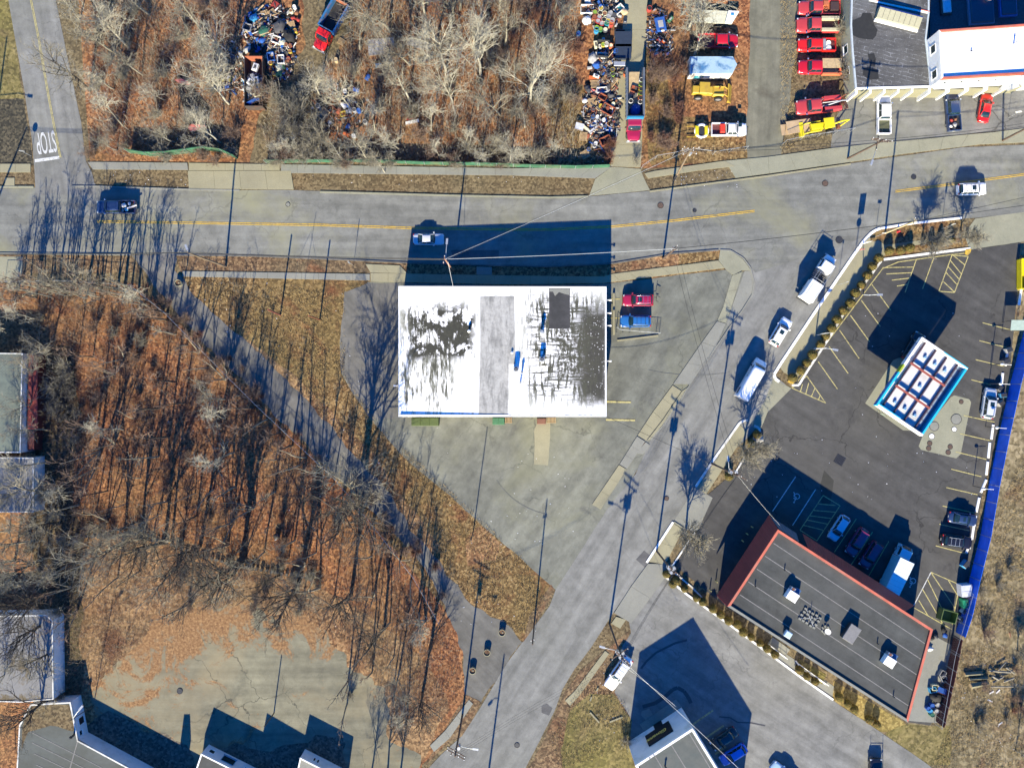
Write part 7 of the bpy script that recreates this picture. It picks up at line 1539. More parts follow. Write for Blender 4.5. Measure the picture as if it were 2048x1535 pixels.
e = empty('red_triangle_rack', (*P(823, 238), .02), .2, 'small red triangular frame above the white broken board', 'frame'); m = MB(); m.tube([(-.8, 0, .1), (0, .9, .3), (.8, 0, .1), (-.8, 0, .1)], .07, 5); m.build('bars', tcol('red'), e)
for (x, y, w, h_) in [(1470, 665, 1.5, .3), (1585, 1028, 1.6, .6)]:
    pass
MB().prism([P(352, 162), P(366, 160), P(382, 168), P(384, 172), P(360, 168)], .3, .5).build('red_sheet', tcol('pink'), None, 'faded red sheet at the top of the dark pit', 'sheet')
MB().prism([P(377, 256), P(386, 250), P(412, 252), P(415, 256), P(398, 262), P(385, 265)], .3, .5).build('red_sheet', tcol('pink'), None, 'faded red sheet at the bottom of the dark pit', 'sheet')
pitm = simple('pit_black', (.012, .012, .012), .95)
sheet('pit', [(355, 168), (385, 172), (405, 195), (423, 215), (415, 250), (385, 255), (370, 225)], 5, pitm, .2)
# ---- heap along the driveway
s7 = (9.594, 1140, 0)
def q7(x, y): return z3(x, y, s7)
for (x, y, c, lid) in [(597, 155, 'white', 'yellow'), (677, 165, 'black', 'dark grey'), (580, 245, 'cream', 'black'), (668, 255, 'cream', 'brown'), (480, 230, 'brown', 'lime'), (470, 330, 'rusty', 'rusty'), (565, 320, 'red', 'grey'), (655, 370, 'cream', 'black'), (745, 315, 'grey', 'grey'), (778, 245, 'grey', 'grey'), (850, 290, 'dark grey', 'dark grey'), (735, 385, 'grey', 'yellow'), (815, 380, 'grey', 'grey'), (540, 400, 'red', 'grey'), (610, 445, 'red', 'grey'), (710, 440, 'teal', 'green'), (795, 440, 'red', 'orange'), (515, 530, 'lime', 'lime'), (585, 555, 'green', 'lime'), (510, 570, 'light blue', 'light blue'), (680, 565, 'dark grey', 'cream'), (165, 635, 'light blue', 'blue'), (820, 1330, 'yellow', 'dark grey'), (825, 1420, 'lime', 'black'), (700, 840, 'white', 'grey'), (785, 870, 'orange', 'cream'), (640, 850, 'yellow', 'lime'), (880, 970, 'blue', 'blue'), (1530, 150, 'red', 'black'), (1075, 1400, 'orange', 'black')]:
    drum(*q7(x, y), .05, c, zC, .4 if y < 620 else .36, .9, lid=lid)
for (x, y, s_, c, lb) in [(330, 165, 1.0, 'white', 'white open frame box left of the driveway scrap'), (940, 165, .75, 'white', 'white box with teal inside near the top of the driveway scrap'), (955, 635, .8, 'dark grey', 'grey wire cage on the dark flatbed beside the driveway')]:
    tub(*q7(x, y), .1, c, zC, s_, .6, label=lb, deg=0 if s_ == 1.0 else 40 if c == 'white' else 0, inner='brown' if s_ == 1.0 else 'teal' if c == 'white' else 'dark grey', sy=s_ * .65)
bag(*q7(325, 365), .05, 'white', zC, .85, 'big crumpled white sack left of the drums'); bag(*q7(440, 1100), .05, 'grey', zC, .9, 'grey tarpaulin bundle left of the appliance heap'); bag(*q7(520, 1230), .05, 'blue', zC, .75, 'navy tarpaulin bundle below the grey one')
bag(*q7(1050, 200), .1, 'tan', zC, .7, 'tan cloth heap next to the driveway top'); board(*q7(430, 60), .3, 'white', zC, 2.6, .4, 'white plank leaning at the top left of the driveway scrap')
for i, (x, y, c, s_) in enumerate([(505, 1450, 'white', .5), (380, 1290, 'grey', .4), (720, 1240, 'white', .35), (600, 1060, 'white', 1.0), (640, 770, 'white', .4), (580, 890, 'white', .4), (500, 850, 'cream', .6), (960, 300, 'grey', .3), (890, 470, 'grey', .3), (1060, 420, 'dark grey', .3), (640, 1200, 'grey', .4), (620, 1250, 'dark grey', .45), (700, 1350, 'grey', .3), (780, 1180, 'grey', .4)]):
    appliance(*q7(x, y), .3, c, zD, s_, s_ * .5, .4)
MB().box(-1.3, 1.3, -1.2, 1.2, 0, .9).build('flat_trailer', simple('navy_trailer', (.02, .03, .05), .6), None, 'dark navy flat trailer parked in the scrap left of the driveway', 'trailer').location = (*P(1247, 78, .9), .02)
MB().box(-1.25, 1.25, -1.1, 1.1, 0, .9).build('rear_flat', simple('navy_trailer', (.02, .03, .05), .6), None, 'dark navy flat trailer section nearer the stake truck', 'trailer').location = (*P(1247, 94 + 8, .9), .02)
s8 = (8.53, 1140, 150)
def q8(x, y): return z3(x, y, s8)
for (x, y, tl) in [(615, 60, 6), (425, 150, 5), (385, 460, 6), (730, 120, 30), (260, 1350, 3), (230, 1050, 5)]: pallet(*q8(x, y), .45, zD, tl, w=1.4, d=1.2)
for (x, y, s_, lb) in [(650, 580, 1.0, 'open orange-brown crate lying highest beside the driveway'), (610, 1110, .85, 'open orange-brown crate lying lowest beside the driveway'), (560, 370, .6, 'narrow orange-brown crate between the pallets')]:
    tub(*q8(x, y), .35, 'rusty', zD, s_, .7, lb, deg=-30 if y != 1110 else 25, inner='black', sy=s_ * .7)
tub(*q8(400, 800), .3, 'grey', zD, .5, .4, 'small grey framed box in the middle of the driveway heap'); tub(*q8(545, 250), .4, 'white', zD, .8, .4, 'white-rimmed bin with blue inside among the pallets', inner='blue', sy=.4)
board(*q8(165, 870), .9, 'white', zD, 1.35, 1.15, 'bright white square panel at the left of the driveway heap', deg=-15); board(*q8(275, 905), .5, 'cream', zD, 1.4, .5, 'pale yellow board beside the bright white panel', deg=-35)
board(*q8(440, 890), .6, 'white', zD, 2.6, .35, 'long white plank crossing the lower driveway heap', deg=38); board(*q8(420, 50), .4, 'orange', zD, 1.8, .6, 'orange-red board at the top of the pallets', deg=-10); board(*q8(570, 120), .3, 'light blue', zD, 1.4, .4, 'pale blue board between two pallets', deg=-30); board(*q8(430, 280), .4, 'pink', zD, 1.6, .6, 'faded red board below the pallets', deg=-20)
for (x, y, c) in [(400, 590, 'rusty'), (395, 700, 'blue'), (470, 710, 'white'), (600, 880, 'blue'), (580, 760, 'white'), (450, 1050, 'brown'), (420, 1200, 'grey'), (525, 520, 'yellow'), (440, 1160, 'white'), (740, 490, 'cream'), (320, 1260, 'blue')]:
    drum(*q8(x, y), .15, c, zD, .3, .7, lid=c if c in ('white', 'cream', 'yellow') else 'dark grey')
for (x, y, c, r_) in [(310, 230, 'dark grey', .6), (640, 200, 'dark grey', .6), (700, 340, 'dark grey', .6), (500, 640, 'black', .6), (300, 1030, 'rusty', .5), (400, 340, 'brown', .5), (250, 430, 'white', .45), (540, 780, 'grey', .4), (640, 260, 'grey', .4)]: bag(*q8(x, y), .2, c, zD, r_)
# tyres and buckets in the stake truck bed
for i, (x, y, c) in enumerate([(1222, 80, 'white'), (1218, 155, 'lime'), (1215, 235, 'yellow'), (1212, 305, 'lime'), (1205, 385, 'orange'), (1040, 440, 'white'), (1200, 455, 'white')]):
    drum(*q8(x, y), 1.2, c, 'inside the stake truck bed', .36, .8, lid='black', label='%s %s-rimmed drum from the tail in the stake truck bed' % (ordn(i), c))
bag(*q8(1120, 570), 1.25, 'blue', '', 1.0, 'crumpled blue tarpaulin at the cab end of the stake truck bed'); tub(*q8(1105, 240), 1.2, 'rusty', '', .55, .3, 'orange-brown open box in the stake truck bed', inner='rusty', deg=-20)
# right of the driveway
for i, (x, y, c, s_) in enumerate([(1190, 190, 'blue', .8), (1270, 150, 'green', .5), (1180, 320, 'red', .4), (1215, 330, 'orange', .35), (1155, 430, 'pink', .5), (1110, 555, 'orange', .4), (1175, 360, 'white', .25), (1140, 80, 'brown', .4), (1200, 235, 'white', .4), (1160, 400, 'dark grey', .45)]):
    appliance(x / 4 + 1024, y / 4, .15, c, 'in the scrap right of the driveway', s_, s_ * (.95 if i == 0 else .5) if i else 1.1, .45, label='%s box or panel %s, %s from the top' % (c, 'in the scrap right of the driveway', ordn(i)))
board(1024 + 1190 / 4, 90, .2, 'cream', '', 3.6, .25, 'long cream beam right of the driveway', deg=2)
# loads in the pickups
for i, (dx, dy, c) in enumerate([(0, 0, 'white'), (.5, -.3, 'white'), (.55, .35, 'white')]):
    drum(1650 + dx * 14, 90 + dy * 14, .8, c, 'in the bed of the bright red pickup', .42, .35, lid='white')
for i, (px, py, c, r_) in enumerate([(1904, 240, 'red', .3), (1911, 248, 'grey', .35), (1903, 252, 'white', .3), (1912, 238, 'brown', .3), (1909, 257, 'dark grey', .35)]): bag(px, py, .8, c, 'in the bed of the dark pickup', r_, '%s junk item in the dark pickup bed, %s from its cab' % (c, ordn(i)))
for i, (px, py, c, r_) in enumerate([(246, 410, 'white', .45), (252, 418, 'light blue', .35), (258, 407, 'white', .3), (243, 420, 'grey', .35)]): bag(px, py, .85, c, 'in the bed of the dark blue pickup', r_, '%s bundle in the dark blue pickup bed, %s from its cab' % (c, ordn(i)))
board(262, 413, 1.2, 'white', '', 1.6, .25, 'white plank sticking out of the dark blue pickup on the road', deg=18)
# yard behind the restaurant
zE = 'behind the restaurant next to the maroon fence'
for i, (x, y, c) in enumerate([(430, 1000, 'grey'), (440, 1040, 'grey'), (370, 1110, 'cream'), (350, 1130, 'light blue')]): tub(*cz(x, y), .05, c, zE, .5, .7, label='%s box %s, %s from the top' % (c, zE, ordn(i)))
board(*cz(430, 1140), 1.2, 'blue', '', 1.5, .9, 'bright blue tarpaulin sheet over a bin behind the restaurant', deg=-20); bag(*cz(385, 1190), .1, 'black', zE, 1.0, 'big black bag pile below the blue sheet')
for i, (x, y, c) in enumerate([(345, 1255, 'blue'), (315, 1280, 'blue'), (330, 1300, 'light blue'), (345, 1330, 'dark green'), (390, 1250, 'grey'), (380, 1300, 'grey')]): drum(*cz(x, y), .05, c, zE, .36, .8, lid=c, label='%s bin %s, %s of the lower cluster' % (c, zE, ordn(i)))
for i, (x, y, c) in enumerate([(345, 710, 'black'), (375, 700, 'dark grey'), (330, 800, 'white'), (450, 690, 'blue'), (440, 650, 'black')]): bag(*cz(x, y), .1, c, 'around the army-green dumpster', .45, '%s bag near the army-green dumpster, %s of five' % (c, ordn(i)))
# timber and logs in the field
log_m = simple('mossy_timber', (.17, .16, .1), .9, var=.25)
for i, (a, b, w_) in enumerate([((595, 995), (735, 985), .35), ((625, 1030), (775, 1022), .2), ((628, 1080), (780, 1065), .42), ((790, 965), (960, 975), .16), ((860, 955), (925, 895), .12), ((790, 1085), (980, 1090), .1), ((820, 1060), (905, 1015), .14), ((900, 1050), (985, 1020), .15), ((800, 1000), (870, 1040), .15), ((930, 940), (990, 985), .18)]):
    A, B = Vector((*P(*cz(*a)), .3 + .25 * (i % 3))), Vector((*P(*cz(*b)), .3 + .2 * (i % 2)))
    e = empty('timber_beam' if i < 3 else 'log', (0, 0, 0), 0, '%s %s in the wood pile on the field, counted from the left' % (ordn(i), 'thick squared beam' if i < 3 else 'thin log'), 'timber' if i < 3 else 'log')
    (MB().tube([A, B], w_, 4 if i < 3 else 7, i >= 3)).build('trunk', log_m if i < 3 else bark_g, e); MB().tube([A + (A - B).normalized() * .03, A + (A - B).normalized() * .0], w_ * .9, 6).build('cut_end', tan_m, e)
for i, (px, py) in enumerate([(1985, 1385), (1998, 1383), (1982, 1402), (2003, 1448), (2022, 1270)]):
    board(px, py, .02, 'white' if i < 4 else 'brown', '', .8, .25, '%s scrap of litter on the rough field right of the restaurant' % ordn(i), tilt=2)
# dark grill in the wood, litter on the ground
e = empty('grill', (*P(556, 1070), .02), .4, 'small dark grill standing in the brown wood', 'grill'); MB().blob((0, 0, .55), .55, .5, .4, 2, .15).build('bowl', simple('charcoal', (.015, .015, .016), .6), e); MB().box(-.6, -.1, -.55, -.4, .4, .5).build('shelf', steel, e)
for a in (0, 2.1, 4.2): MB().tube([(0, 0, .3), (.5 * math.cos(a), .5 * math.sin(a), 0)], .03, 5).build('leg', dsteel, e) if False else MB().tube([(0, 0, .3), (.5 * math.cos(a), .5 * math.sin(a), 0)], .03, 5).build('support', dsteel, e)
lm = MB(); rr = random.Random(5)
for k in range(420):
    reg = rr.choice([(380, 560, 700, 760), (560, 740, 900, 1050), (850, 1000, 1100, 1250), (300, 700, 700, 1100), (1150, 300, 1240, 340), (600, 330, 1200, 370), (1350, 340, 1480, 380), (1640, 600, 1960, 1000), (1000, 900, 1150, 1100), (1180, 1300, 1260, 1480), (1920, 1290, 2040, 1500), (150, 340, 380, 375), (240, 150, 470, 300), (1500, 860, 1900, 1000)])
    px, py = rr.uniform(reg[0], reg[2]), rr.uniform(reg[1], reg[3]); x, y = P(px, py); s = rr.uniform(.03, .1); q = rr.uniform(0, 3)
    lm.add([(x + s * math.cos(q + a), y + s * .7 * math.sin(q + a), .06 + .02 * (a > 2)) for a in (0, 1.57, 3.14, 4.71)], [(0, 1, 2, 3)])
lm.build('paper_litter', simple('paper_white', (.75, .75, .75), .7), kind='stuff')
# oil-dark wet streaks in the lower lot
wet = simple('wet_asphalt', (.045, .045, .047), .5)
for nm, pp, w_ in [('wet_streak', [(1282, 1336), (1292, 1322), (1312, 1304), (1332, 1294), (1350, 1285), (1374, 1279)], .35), ('wet_streak', [(1285, 1412), (1310, 1405), (1330, 1392), (1345, 1378), (1355, 1374), (1368, 1381), (1376, 1393), (1382, 1405)], .6), ('wet_streak', [(1438, 1432), (1460, 1434), (1475, 1443), (1500, 1444), (1530, 1450)], .2)]:
    lines(nm, poly2(pp), w_, 11, wet)

# ---------------------------------------------------------------- vegetation
def tree_meshes(seed, h, spread, mats, nl=9, twig=6, fine=5, upright=.6, trunk_r=.2, multi=1, k3=6):
    rr = random.Random(seed); tr = MB(); cr = MB()
    def perp(d):
        a = Vector((rr.gauss(0, 1), rr.gauss(0, 1), rr.gauss(0, 1))); a -= a.dot(d) * d; return a.normalized()
    def path(p, d, L_, n, curl, up):
        pts = [p.copy()]; q = p.copy(); dd = d.copy()
        for i in range(n):
            dd = (dd + perp(dd) * curl * rr.random() + Vector((0, 0, up))).normalized(); q = q + dd * (L_ / n); pts.append(q.copy())
        return pts
    def at(pts, f):
        s = f * (len(pts) - 1); i = min(int(s), len(pts) - 2); return pts[i].lerp(pts[i + 1], s - i), (pts[i + 1] - pts[i]).normalized()
    def fork(d, ang): 
        return (d * math.cos(ang) + perp(d) * math.sin(ang)).normalized()
    for mlt in range(multi):
        d0 = Vector((rr.uniform(-.12, .12), rr.uniform(-.12, .12), 1)).normalized() if multi == 1 else Vector((rr.uniform(-.45, .45), rr.uniform(-.45, .45), 1)).normalized()
        T_ = path(Vector((0, 0, -.1)), d0, h * (.82 if multi == 1 else rr.uniform(.6, .8)), 7, .12, .03)
        tr.tube(T_, [trunk_r * (1 - .85 * i / 7) + .015 for i in range(8)], 7)
        for i in range(nl):
            f = .34 + .64 * (i + rr.random()) / nl; p, d = at(T_, f); L1 = spread * (1.35 - .6 * f) * rr.uniform(.7, 1.15)
            B1 = path(p, fork(d, R(rr.uniform(26, 58) * (1.15 - upright * .4))), L1, 5, .3, .1 * upright); r1 = trunk_r * .42 * (1.1 - .6 * f)
            (tr if r1 > .05 else cr).tube(B1, [r1 * (1 - .75 * k / 5) + .008 for k in range(6)], 5)
            for j in range(twig):
                g_ = .2 + .78 * (j + rr.random()) / twig; p2, d2 = at(B1, g_); L2 = L1 * rr.uniform(.35, .6) * (1.2 - .5 * g_)
                B2 = path(p2, fork(d2, R(rr.uniform(25, 55))), L2, 3, .35, .06); cr.tube(B2, [r1 * .42 + .012, r1 * .32 + .01, r1 * .2 + .009, .011], 3, cap=False)
                for k in range(fine):
                    q_ = .15 + .8 * (k + rr.random()) / fine; p3, d3 = at(B2, q_); L3 = L2 * rr.uniform(.35, .7)
                    B3 = path(p3, fork(d3, R(rr.uniform(20, 55))), L3, 2, .35, .05); cr.tube(B3, [.021, .016, .01], 3, cap=False)
                    if k3 and rr.random() < .6:
                        for _ in range(2): p4, d4 = at(B3, rr.uniform(.3, .9)); cr.tube([p4, p4 + fork(d4, R(35)) * L3 * .5], [.016, .009], 3, cap=False)
    return tr.mesh('trunk', mats[0]), cr.mesh('crown', mats[1])
PROTO = {
 'pale': [tree_meshes(11, 13, 5.2, (bark_w, bark_w), 12, 7, 6, trunk_r=.2), tree_meshes(12, 13, 6.0, (bark_w, bark_w), 13, 7, 6, trunk_r=.22), tree_meshes(13, 12, 3.6, (bark_w, bark_g), 12, 6, 5, .9, trunk_r=.16)],
 'grey': [tree_meshes(21, 12, 4.2, (bark_g, bark_g), 11, 6, 5, trunk_r=.18), tree_meshes(22, 12, 5.0, (bark_g, bark_g), 12, 6, 5, trunk_r=.22), tree_meshes(23, 12, 3.4, (bark_g, bark_w), 12, 6, 4, .9, trunk_r=.15)],
 'dark': [tree_meshes(31, 14, 6.0, (bark_d, bark_d), 13, 6, 5, .5, trunk_r=.3), tree_meshes(32, 13, 5.2, (bark_d, bark_g), 12, 7, 5, .6, trunk_r=.26)],
 'thin': [tree_meshes(41, 10, 1.7, (bark_g, bark_g), 6, 3, 3, 1.2, trunk_r=.12, k3=0), tree_meshes(42, 10, 2.0, (bark_d, bark_p), 7, 3, 3, 1.2, trunk_r=.13, k3=0), tree_meshes(43, 10, 1.3, (bark_g, bark_p), 6, 3, 2, 1.3, trunk_r=.1, k3=0), tree_meshes(44, 10, 2.6, (bark_g, bark_p), 5, 3, 3, 1.3, trunk_r=.09, multi=3, k3=0)],
 'round': [tree_meshes(51, 5, 2.9, (bark_d, bark_g), 18, 8, 7, .7, trunk_r=.16), tree_meshes(52, 5, 2.7, (bark_d, bark_g), 18, 8, 7, .7, trunk_r=.14)],
}
def bush_mesh(seed, h, mats, n=34, tw=7, spread=.7):
    rr = random.Random(seed); st = MB(); sp_ = MB()
    for i in range(n):
        a = rr.uniform(0, 6.28); t = rr.random() ** .6 * spread; d = Vector((math.cos(a) * t, math.sin(a) * t, 1)).normalized(); L_ = h * rr.uniform(.6, 1.1)
        b = Vector((rr.uniform(-.2, .2) * h * .4, rr.uniform(-.2, .2) * h * .4, 0)); m1 = b + d * L_ * .5; e_ = m1 + (d + Vector((rr.uniform(-.4, .4), rr.uniform(-.4, .4), -.05))).normalized() * L_ * .5
        st.tube([b, m1, e_], [.032, .024, .013], 3, cap=False)
        for k in range(tw):
            f = rr.uniform(.25, 1); p = b.lerp(m1, f * 2) if f < .5 else m1.lerp(e_, f * 2 - 1); q = p + Vector((rr.gauss(0, 1), rr.gauss(0, 1), rr.uniform(.1, 1.2))).normalized() * h * rr.uniform(.12, .32)
            sp_.tube([p, (p + q) / 2 + Vector((rr.uniform(-.05, .05), rr.uniform(-.05, .05), 0)) * h, q], [.017, .014, .009], 3, cap=False)
    return st.mesh('stem', mats[0]), sp_.mesh('twigs', mats[1])
BUSH = {'pale': [bush_mesh(i, 3.4, (bark_w, bark_g), 40, 8, .75) for i in (61, 62, 63)], 'red': [bush_mesh(i, 2.2, (bark_r, bark_r), 44, 8, .8) for i in (64, 65)], 'pink': [bush_mesh(i, 2.8, (bark_p, bark_p), 40, 8, .75) for i in (66, 67)], 'dark': [bush_mesh(i, 2.6, (bark_d, bark_g), 36, 7, .8) for i in (68,)]}
def inst(name, meshes, partnames, px, py, s, label, cat, group, hgt_scale=1.0, lean=None, rr=rnd, xy=None):
    x, y = P(px, py); e = empty(name, (x, y, 0), rr.uniform(0, 6.28), label, cat, group); e.scale = (s, s, s * hgt_scale)
    if lean: e.rotation_euler = (lean[0], lean[1], e.rotation_euler[2])
    for me, pn in zip(meshes, partnames):
        o = bpy.data.objects.new(pn, me); COL.objects.link(o); o.parent = e
    return e
def tree(kind, px, py, h, label, group=None, name='bare_tree', sp=1.0, lean=None):
    pr = PROTO[kind]; me = pr[rnd.randrange(len(pr))]; base = {'pale': 13, 'grey': 12, 'dark': 13.5, 'thin': 10, 'round': 5}[kind]
    s = h / base; return inst(name, me, ('trunk', 'crown'), px, py, s * sp, label, 'tree', group, 1 / sp, lean)
AR = {}
def trees(kind, pts, area, word, name='bare_tree', sp=1.0):
    pts = sorted(pts, key=lambda p: p[0])
    for i, p in enumerate(pts):
        k = p[3] if len(p) > 3 else kind
        tree(k, p[0], p[1], p[2], '%s %s %s, %s from the left' % ({'pale': 'pale', 'grey': 'grey', 'dark': 'dark', 'thin': 'thin', 'round': 'round'}[k], word, area, ordn(i)), 'bare trees ' + area, name, sp)
trees('pale', [(180, 182, 13, 'dark'), (238, 110, 13, 'grey'), (258, 95, 12), (228, 178, 11, 'grey'), (246, 252, 12, 'grey'), (300, 30, 13, 'grey'), (458, 208, 13), (462, 128, 12), (330, 200, 9, 'grey'), (285, 150, 10, 'grey'), (400, 60, 11, 'grey'), (350, 285, 9, 'grey'), (440, 285, 10), (235, 300, 7, 'grey'), (420, 160, 9, 'thin'), (160, 40, 9, 'grey'), (90, -30, 12, 'dark')], 'between side road and scrapyard', 'bare tree')
trees('pale', [(820, 202, 15), (962, 152, 15), (956, 220, 8), (905, 205, 11), (892, 142, 15), (690, 325, 9), (640, 190, 8), (735, 318, 12, 'grey'), (770, 345, 8), (1061, 210, 14), (1050, 255, 8), (780, 60, 13, 'grey'), (720, 100, 9, 'grey'), (1010, 90, 12, 'grey'), (930, 290, 8, 'grey'), (862, 260, 10, 'grey'), (990, 290, 8), (600, 300, 8, 'grey'), (560, 305, 7, 'grey'), (1000, 20, 13), (850, 30, 13), (1110, 20, 11, 'grey'), (1065, 320, 7), (800, 300, 10, 'grey'), (700, 215, 10), (1030, 160, 9, 'grey'), (1085, 120, 12, 'grey'), (945, 110, 12, 'grey'), (870, 100, 12, 'grey'), (1000, 230, 10, 'grey'), (820, 130, 11, 'grey'), (920, 20, 13, 'grey'), (1120, 60, 11, 'grey'), (750, 260, 9, 'grey'), (960, 320, 8, 'grey'), (880, 318, 7, 'grey'), (1020, 325, 8), (1105, 300, 7, 'grey'), (780, 210, 8, 'thin'), (900, 60, 12, 'grey'), (750, 0, 13)], 'behind the long green fence', 'bare tree')
trees('pale', [(1388, 112, 13), (1376, 60, 12), (1362, 30, 11, 'grey'), (1410, -20, 13)], 'beside the flat trailer', 'bare tree', sp=1.1)
trees('grey', [] + [(50 + k * 9.3 + (k * 37 % 11) - 5, 574 + (k * 53 % 23) + max(0, k - 24) * 8, 9.0 + (k * 29 % 17) * .16, 'thin') for k in range(31)] + [(70, 592, 8.5), (135, 580, 9.5), (172, 576, 9.5), (238, 578, 10), (30, 600, 7), (300, 615, 11), (75, 640, 9), (105, 690, 9), (85, 750, 8), (20, 660, 8)], 'along the top of the left wood', 'bare tree')
trees('thin', [(335, 640, 11, 'thin'), (352, 668, 12, 'thin'), (375, 690, 11), (398, 705, 10, 'thin'), (425, 735, 9), (450, 760, 12, 'thin'), (478, 790, 9), (505, 815, 12, 'thin'), (535, 838, 11), (560, 865, 10, 'thin'), (585, 890, 12, 'thin'), (612, 915, 13, 'thin'), (640, 945, 12), (668, 968, 10, 'thin'), (690, 985, 12, 'thin'), (722, 1012, 18, 'dark'), (738, 1000, 15, 'thin'), (715, 990, 16, 'grey'), (745, 1045, 11, 'thin'), (770, 1080, 12, 'thin'), (800, 1120, 12), (822, 1160, 11, 'thin'), (838, 1200, 13, 'thin'), (852, 1240, 12, 'thin'), (865, 1280, 11, 'thin'), (700, 1010, 9), (655, 925, 12, 'thin'), (520, 850, 13, 'thin'), (600, 930, 12)], 'along the old fence by the footpath', 'bare tree')
trees('dark', [(400, 1092, 14), (490, 1122, 17), (478, 1132, 15), (600, 1158, 15), (640, 1175, 11, 'grey'), (702, 1190, 14), (770, 1255, 12), (838, 1225, 11, 'grey'), (845, 1385, 11), (800, 1335, 9, 'grey'), (330, 1085, 14), (250, 1080, 13, 'grey'), (285, 1075, 13), (560, 1150, 10), (815, 1420, 9, 'grey'), (775, 1545, 8), (800, 1560, 8), (740, 1560, 8)], 'around the clearing by the low stone wall', 'bare tree')
trees('dark', [(100, 925, 11, 'grey'), (108, 985, 12, 'grey'), (122, 1045, 12), (95, 1110, 13), (105, 1175, 13), (98, 1240, 12), (118, 1300, 11), (108, 1385, 12), (70, 1080, 11, 'grey'), (55, 985, 10, 'grey'), (30, 1120, 11), (135, 1130, 10, 'grey'), (40, 1330, 9, 'grey'), (98, 860, 9, 'grey'), (85, 800, 8, 'grey'), (20, 1060, 10, 'grey')], 'beside the left-edge houses', 'bare tree')
rr = random.Random(77); pts = []
while len(pts) < 74:
    px, py = rr.uniform(140, 800), rr.uniform(700, 1420)
    lim = 300 + (py - 600) * .9
    if px > min(880, lim + 30) - 20 and py < 1230: continue
    if py > 1230 and px < 690: continue
    if py > 1130 and rr.random() < .5 and px < 650: continue
    if any((px - a[0]) ** 2 + (py - a[1]) ** 2 < 26 ** 2 for a in pts): continue
    pts.append((px, py, rr.uniform(8, 13), 'thin' if rr.random() < .93 else 'grey'))
trees('thin', pts, 'inside the brown wood', 'bare sapling', 'sapling')
tree('round', 1372, 1070, 6.8, 'round-crowned bare street tree beside the lower island', name='street_tree'); tree('round', 1486, 906, 6.6, 'round-crowned bare street tree at the tip of the upper island', name='street_tree')
tree('round', 1842, 491, 4.9, 'small bare tree on the corner island by the parking lot, left one', name='street_tree'); tree('round', 1918, 478, 4.7, 'small bare tree on the corner island by the parking lot, right one', name='street_tree')
tree('round', 2035, 1300, 3.5, 'small bare shrub-tree on the field at the right edge', name='field_tree'); tree('grey', 2030, 1500, 6, 'bare tree on the field at the lower right corner', name='field_tree')
# individual bushes
def bushes(kind, region, n, smin, smax, area, seed, test=None, word='leafless bush'):
    rr = random.Random(seed); out = []
    while len(out) < n:
        px, py = rr.uniform(region[0], region[2]), rr.uniform(region[1], region[3])
        if test and not test(px, py): continue
        out.append((px, py))
    out.sort()
    for i, (px, py) in enumerate(out):
        k = rr.choice(kind); me = BUSH[k][rr.randrange(len(BUSH[k]))]
        inst('bush', me, ('stem', 'twigs'), px, py, rr.uniform(smin, smax), '%s %s %s, %s from the left' % ({'pale': 'pale grey', 'red': 'red-brown', 'pink': 'pinkish', 'dark': 'dark'}[k], word, area, ordn(i)), 'bush', 'bushes ' + area, rr=rr)
notroad = lambda px, py: py < 318 and not (1215 < px < 1300) and not (475 < px < 600 and py < 215) and not (590 < px < 690 and py < 130)
bushes(['pale', 'pale', 'pink', 'dark'], (190, 20, 475, 312), 24, .7, 1.1, 'in the yard left of the dark container', 1)
bushes(['pale', 'pale', 'pale', 'pink'], (520, 185, 640, 318), 20, .8, 1.2, 'below the dirt yard', 2)
bushes(['pale', 'pink', 'dark'], (640, 100, 1150, 318), 34, .7, 1.2, 'behind the long green fence', 3, lambda x, y: not (600 < x < 745 and 160 < y < 280))
bushes(['red', 'pink'], (960, 0, 1170, 130), 14, .8, 1.2, 'left of the drum heap', 4)
bushes(['red', 'pink', 'red'], (1300, 120, 1400, 300), 16, .8, 1.3, 'right of the long stake truck', 5, lambda x, y: x < 1340 + (300 - y) * .3)
bushes(['pink', 'red', 'dark'], (60, 570, 330, 900), 20, .7, 1.1, 'at the top of the brown wood', 6)
bushes(['red', 'pink'], (270, 560, 900, 1230), 46, .5, .9, 'along the lower side of the footpath', 7, lambda x, y: -55 < (y - 575) - (x - 275) * 1.0 < 25 if x < 700 else -55 < (y - 575) - (x - 275) * 1.0 < 30)
bushes(['pink', 'red', 'dark', 'pink'], (330, 750, 860, 1420), 22, .6, .95, 'inside the brown wood', 8, lambda x, y: y > 640 + (x - 330) * 1.05 and not (y > 1220 and x < 700))
bushes(['dark', 'dark', 'pale'], (60, 700, 150, 1420), 38, .8, 1.2, 'beside the left-edge houses', 9)
bushes(['pink', 'pale'], (1660, 60, 1705, 175), 6, .7, .95, 'against the garage wall', 10, lambda x, y: (1685 < x < 1705 and y > 130) or (x < 1680 and y < 70))
bushes(['pale', 'dark'], (130, 1050, 640, 1170), 24, .5, .8, 'along the low stone wall', 11, lambda x, y: abs(y - (1065 + max(0, x - 300) * .28)) < 14)
bushes(['pale', 'pink'], (1845, 478, 1935, 495), 4, .4, .6, 'on the corner island', 12)
bushes(['red', 'pink', 'dark'], (1935, 1080, 2045, 1500), 14, .5, .9, 'on the rough field', 13)
bushes(['pale', 'pink', 'pale'], (545, 322, 1120, 333), 17, .6, .95, 'overhanging the green fence', 16)
bushes(['pale', 'pink'], (180, 300, 480, 325), 8, .6, .9, 'around the curving green fence', 17)
bushes(['pale'], (1270, 300, 1285, 335), 1, .5, .6, 'by the driveway mouth', 14)
bushes(['red'], (1180, 290, 1225, 325), 5, .6, .9, 'by the lower driveway heap', 15)
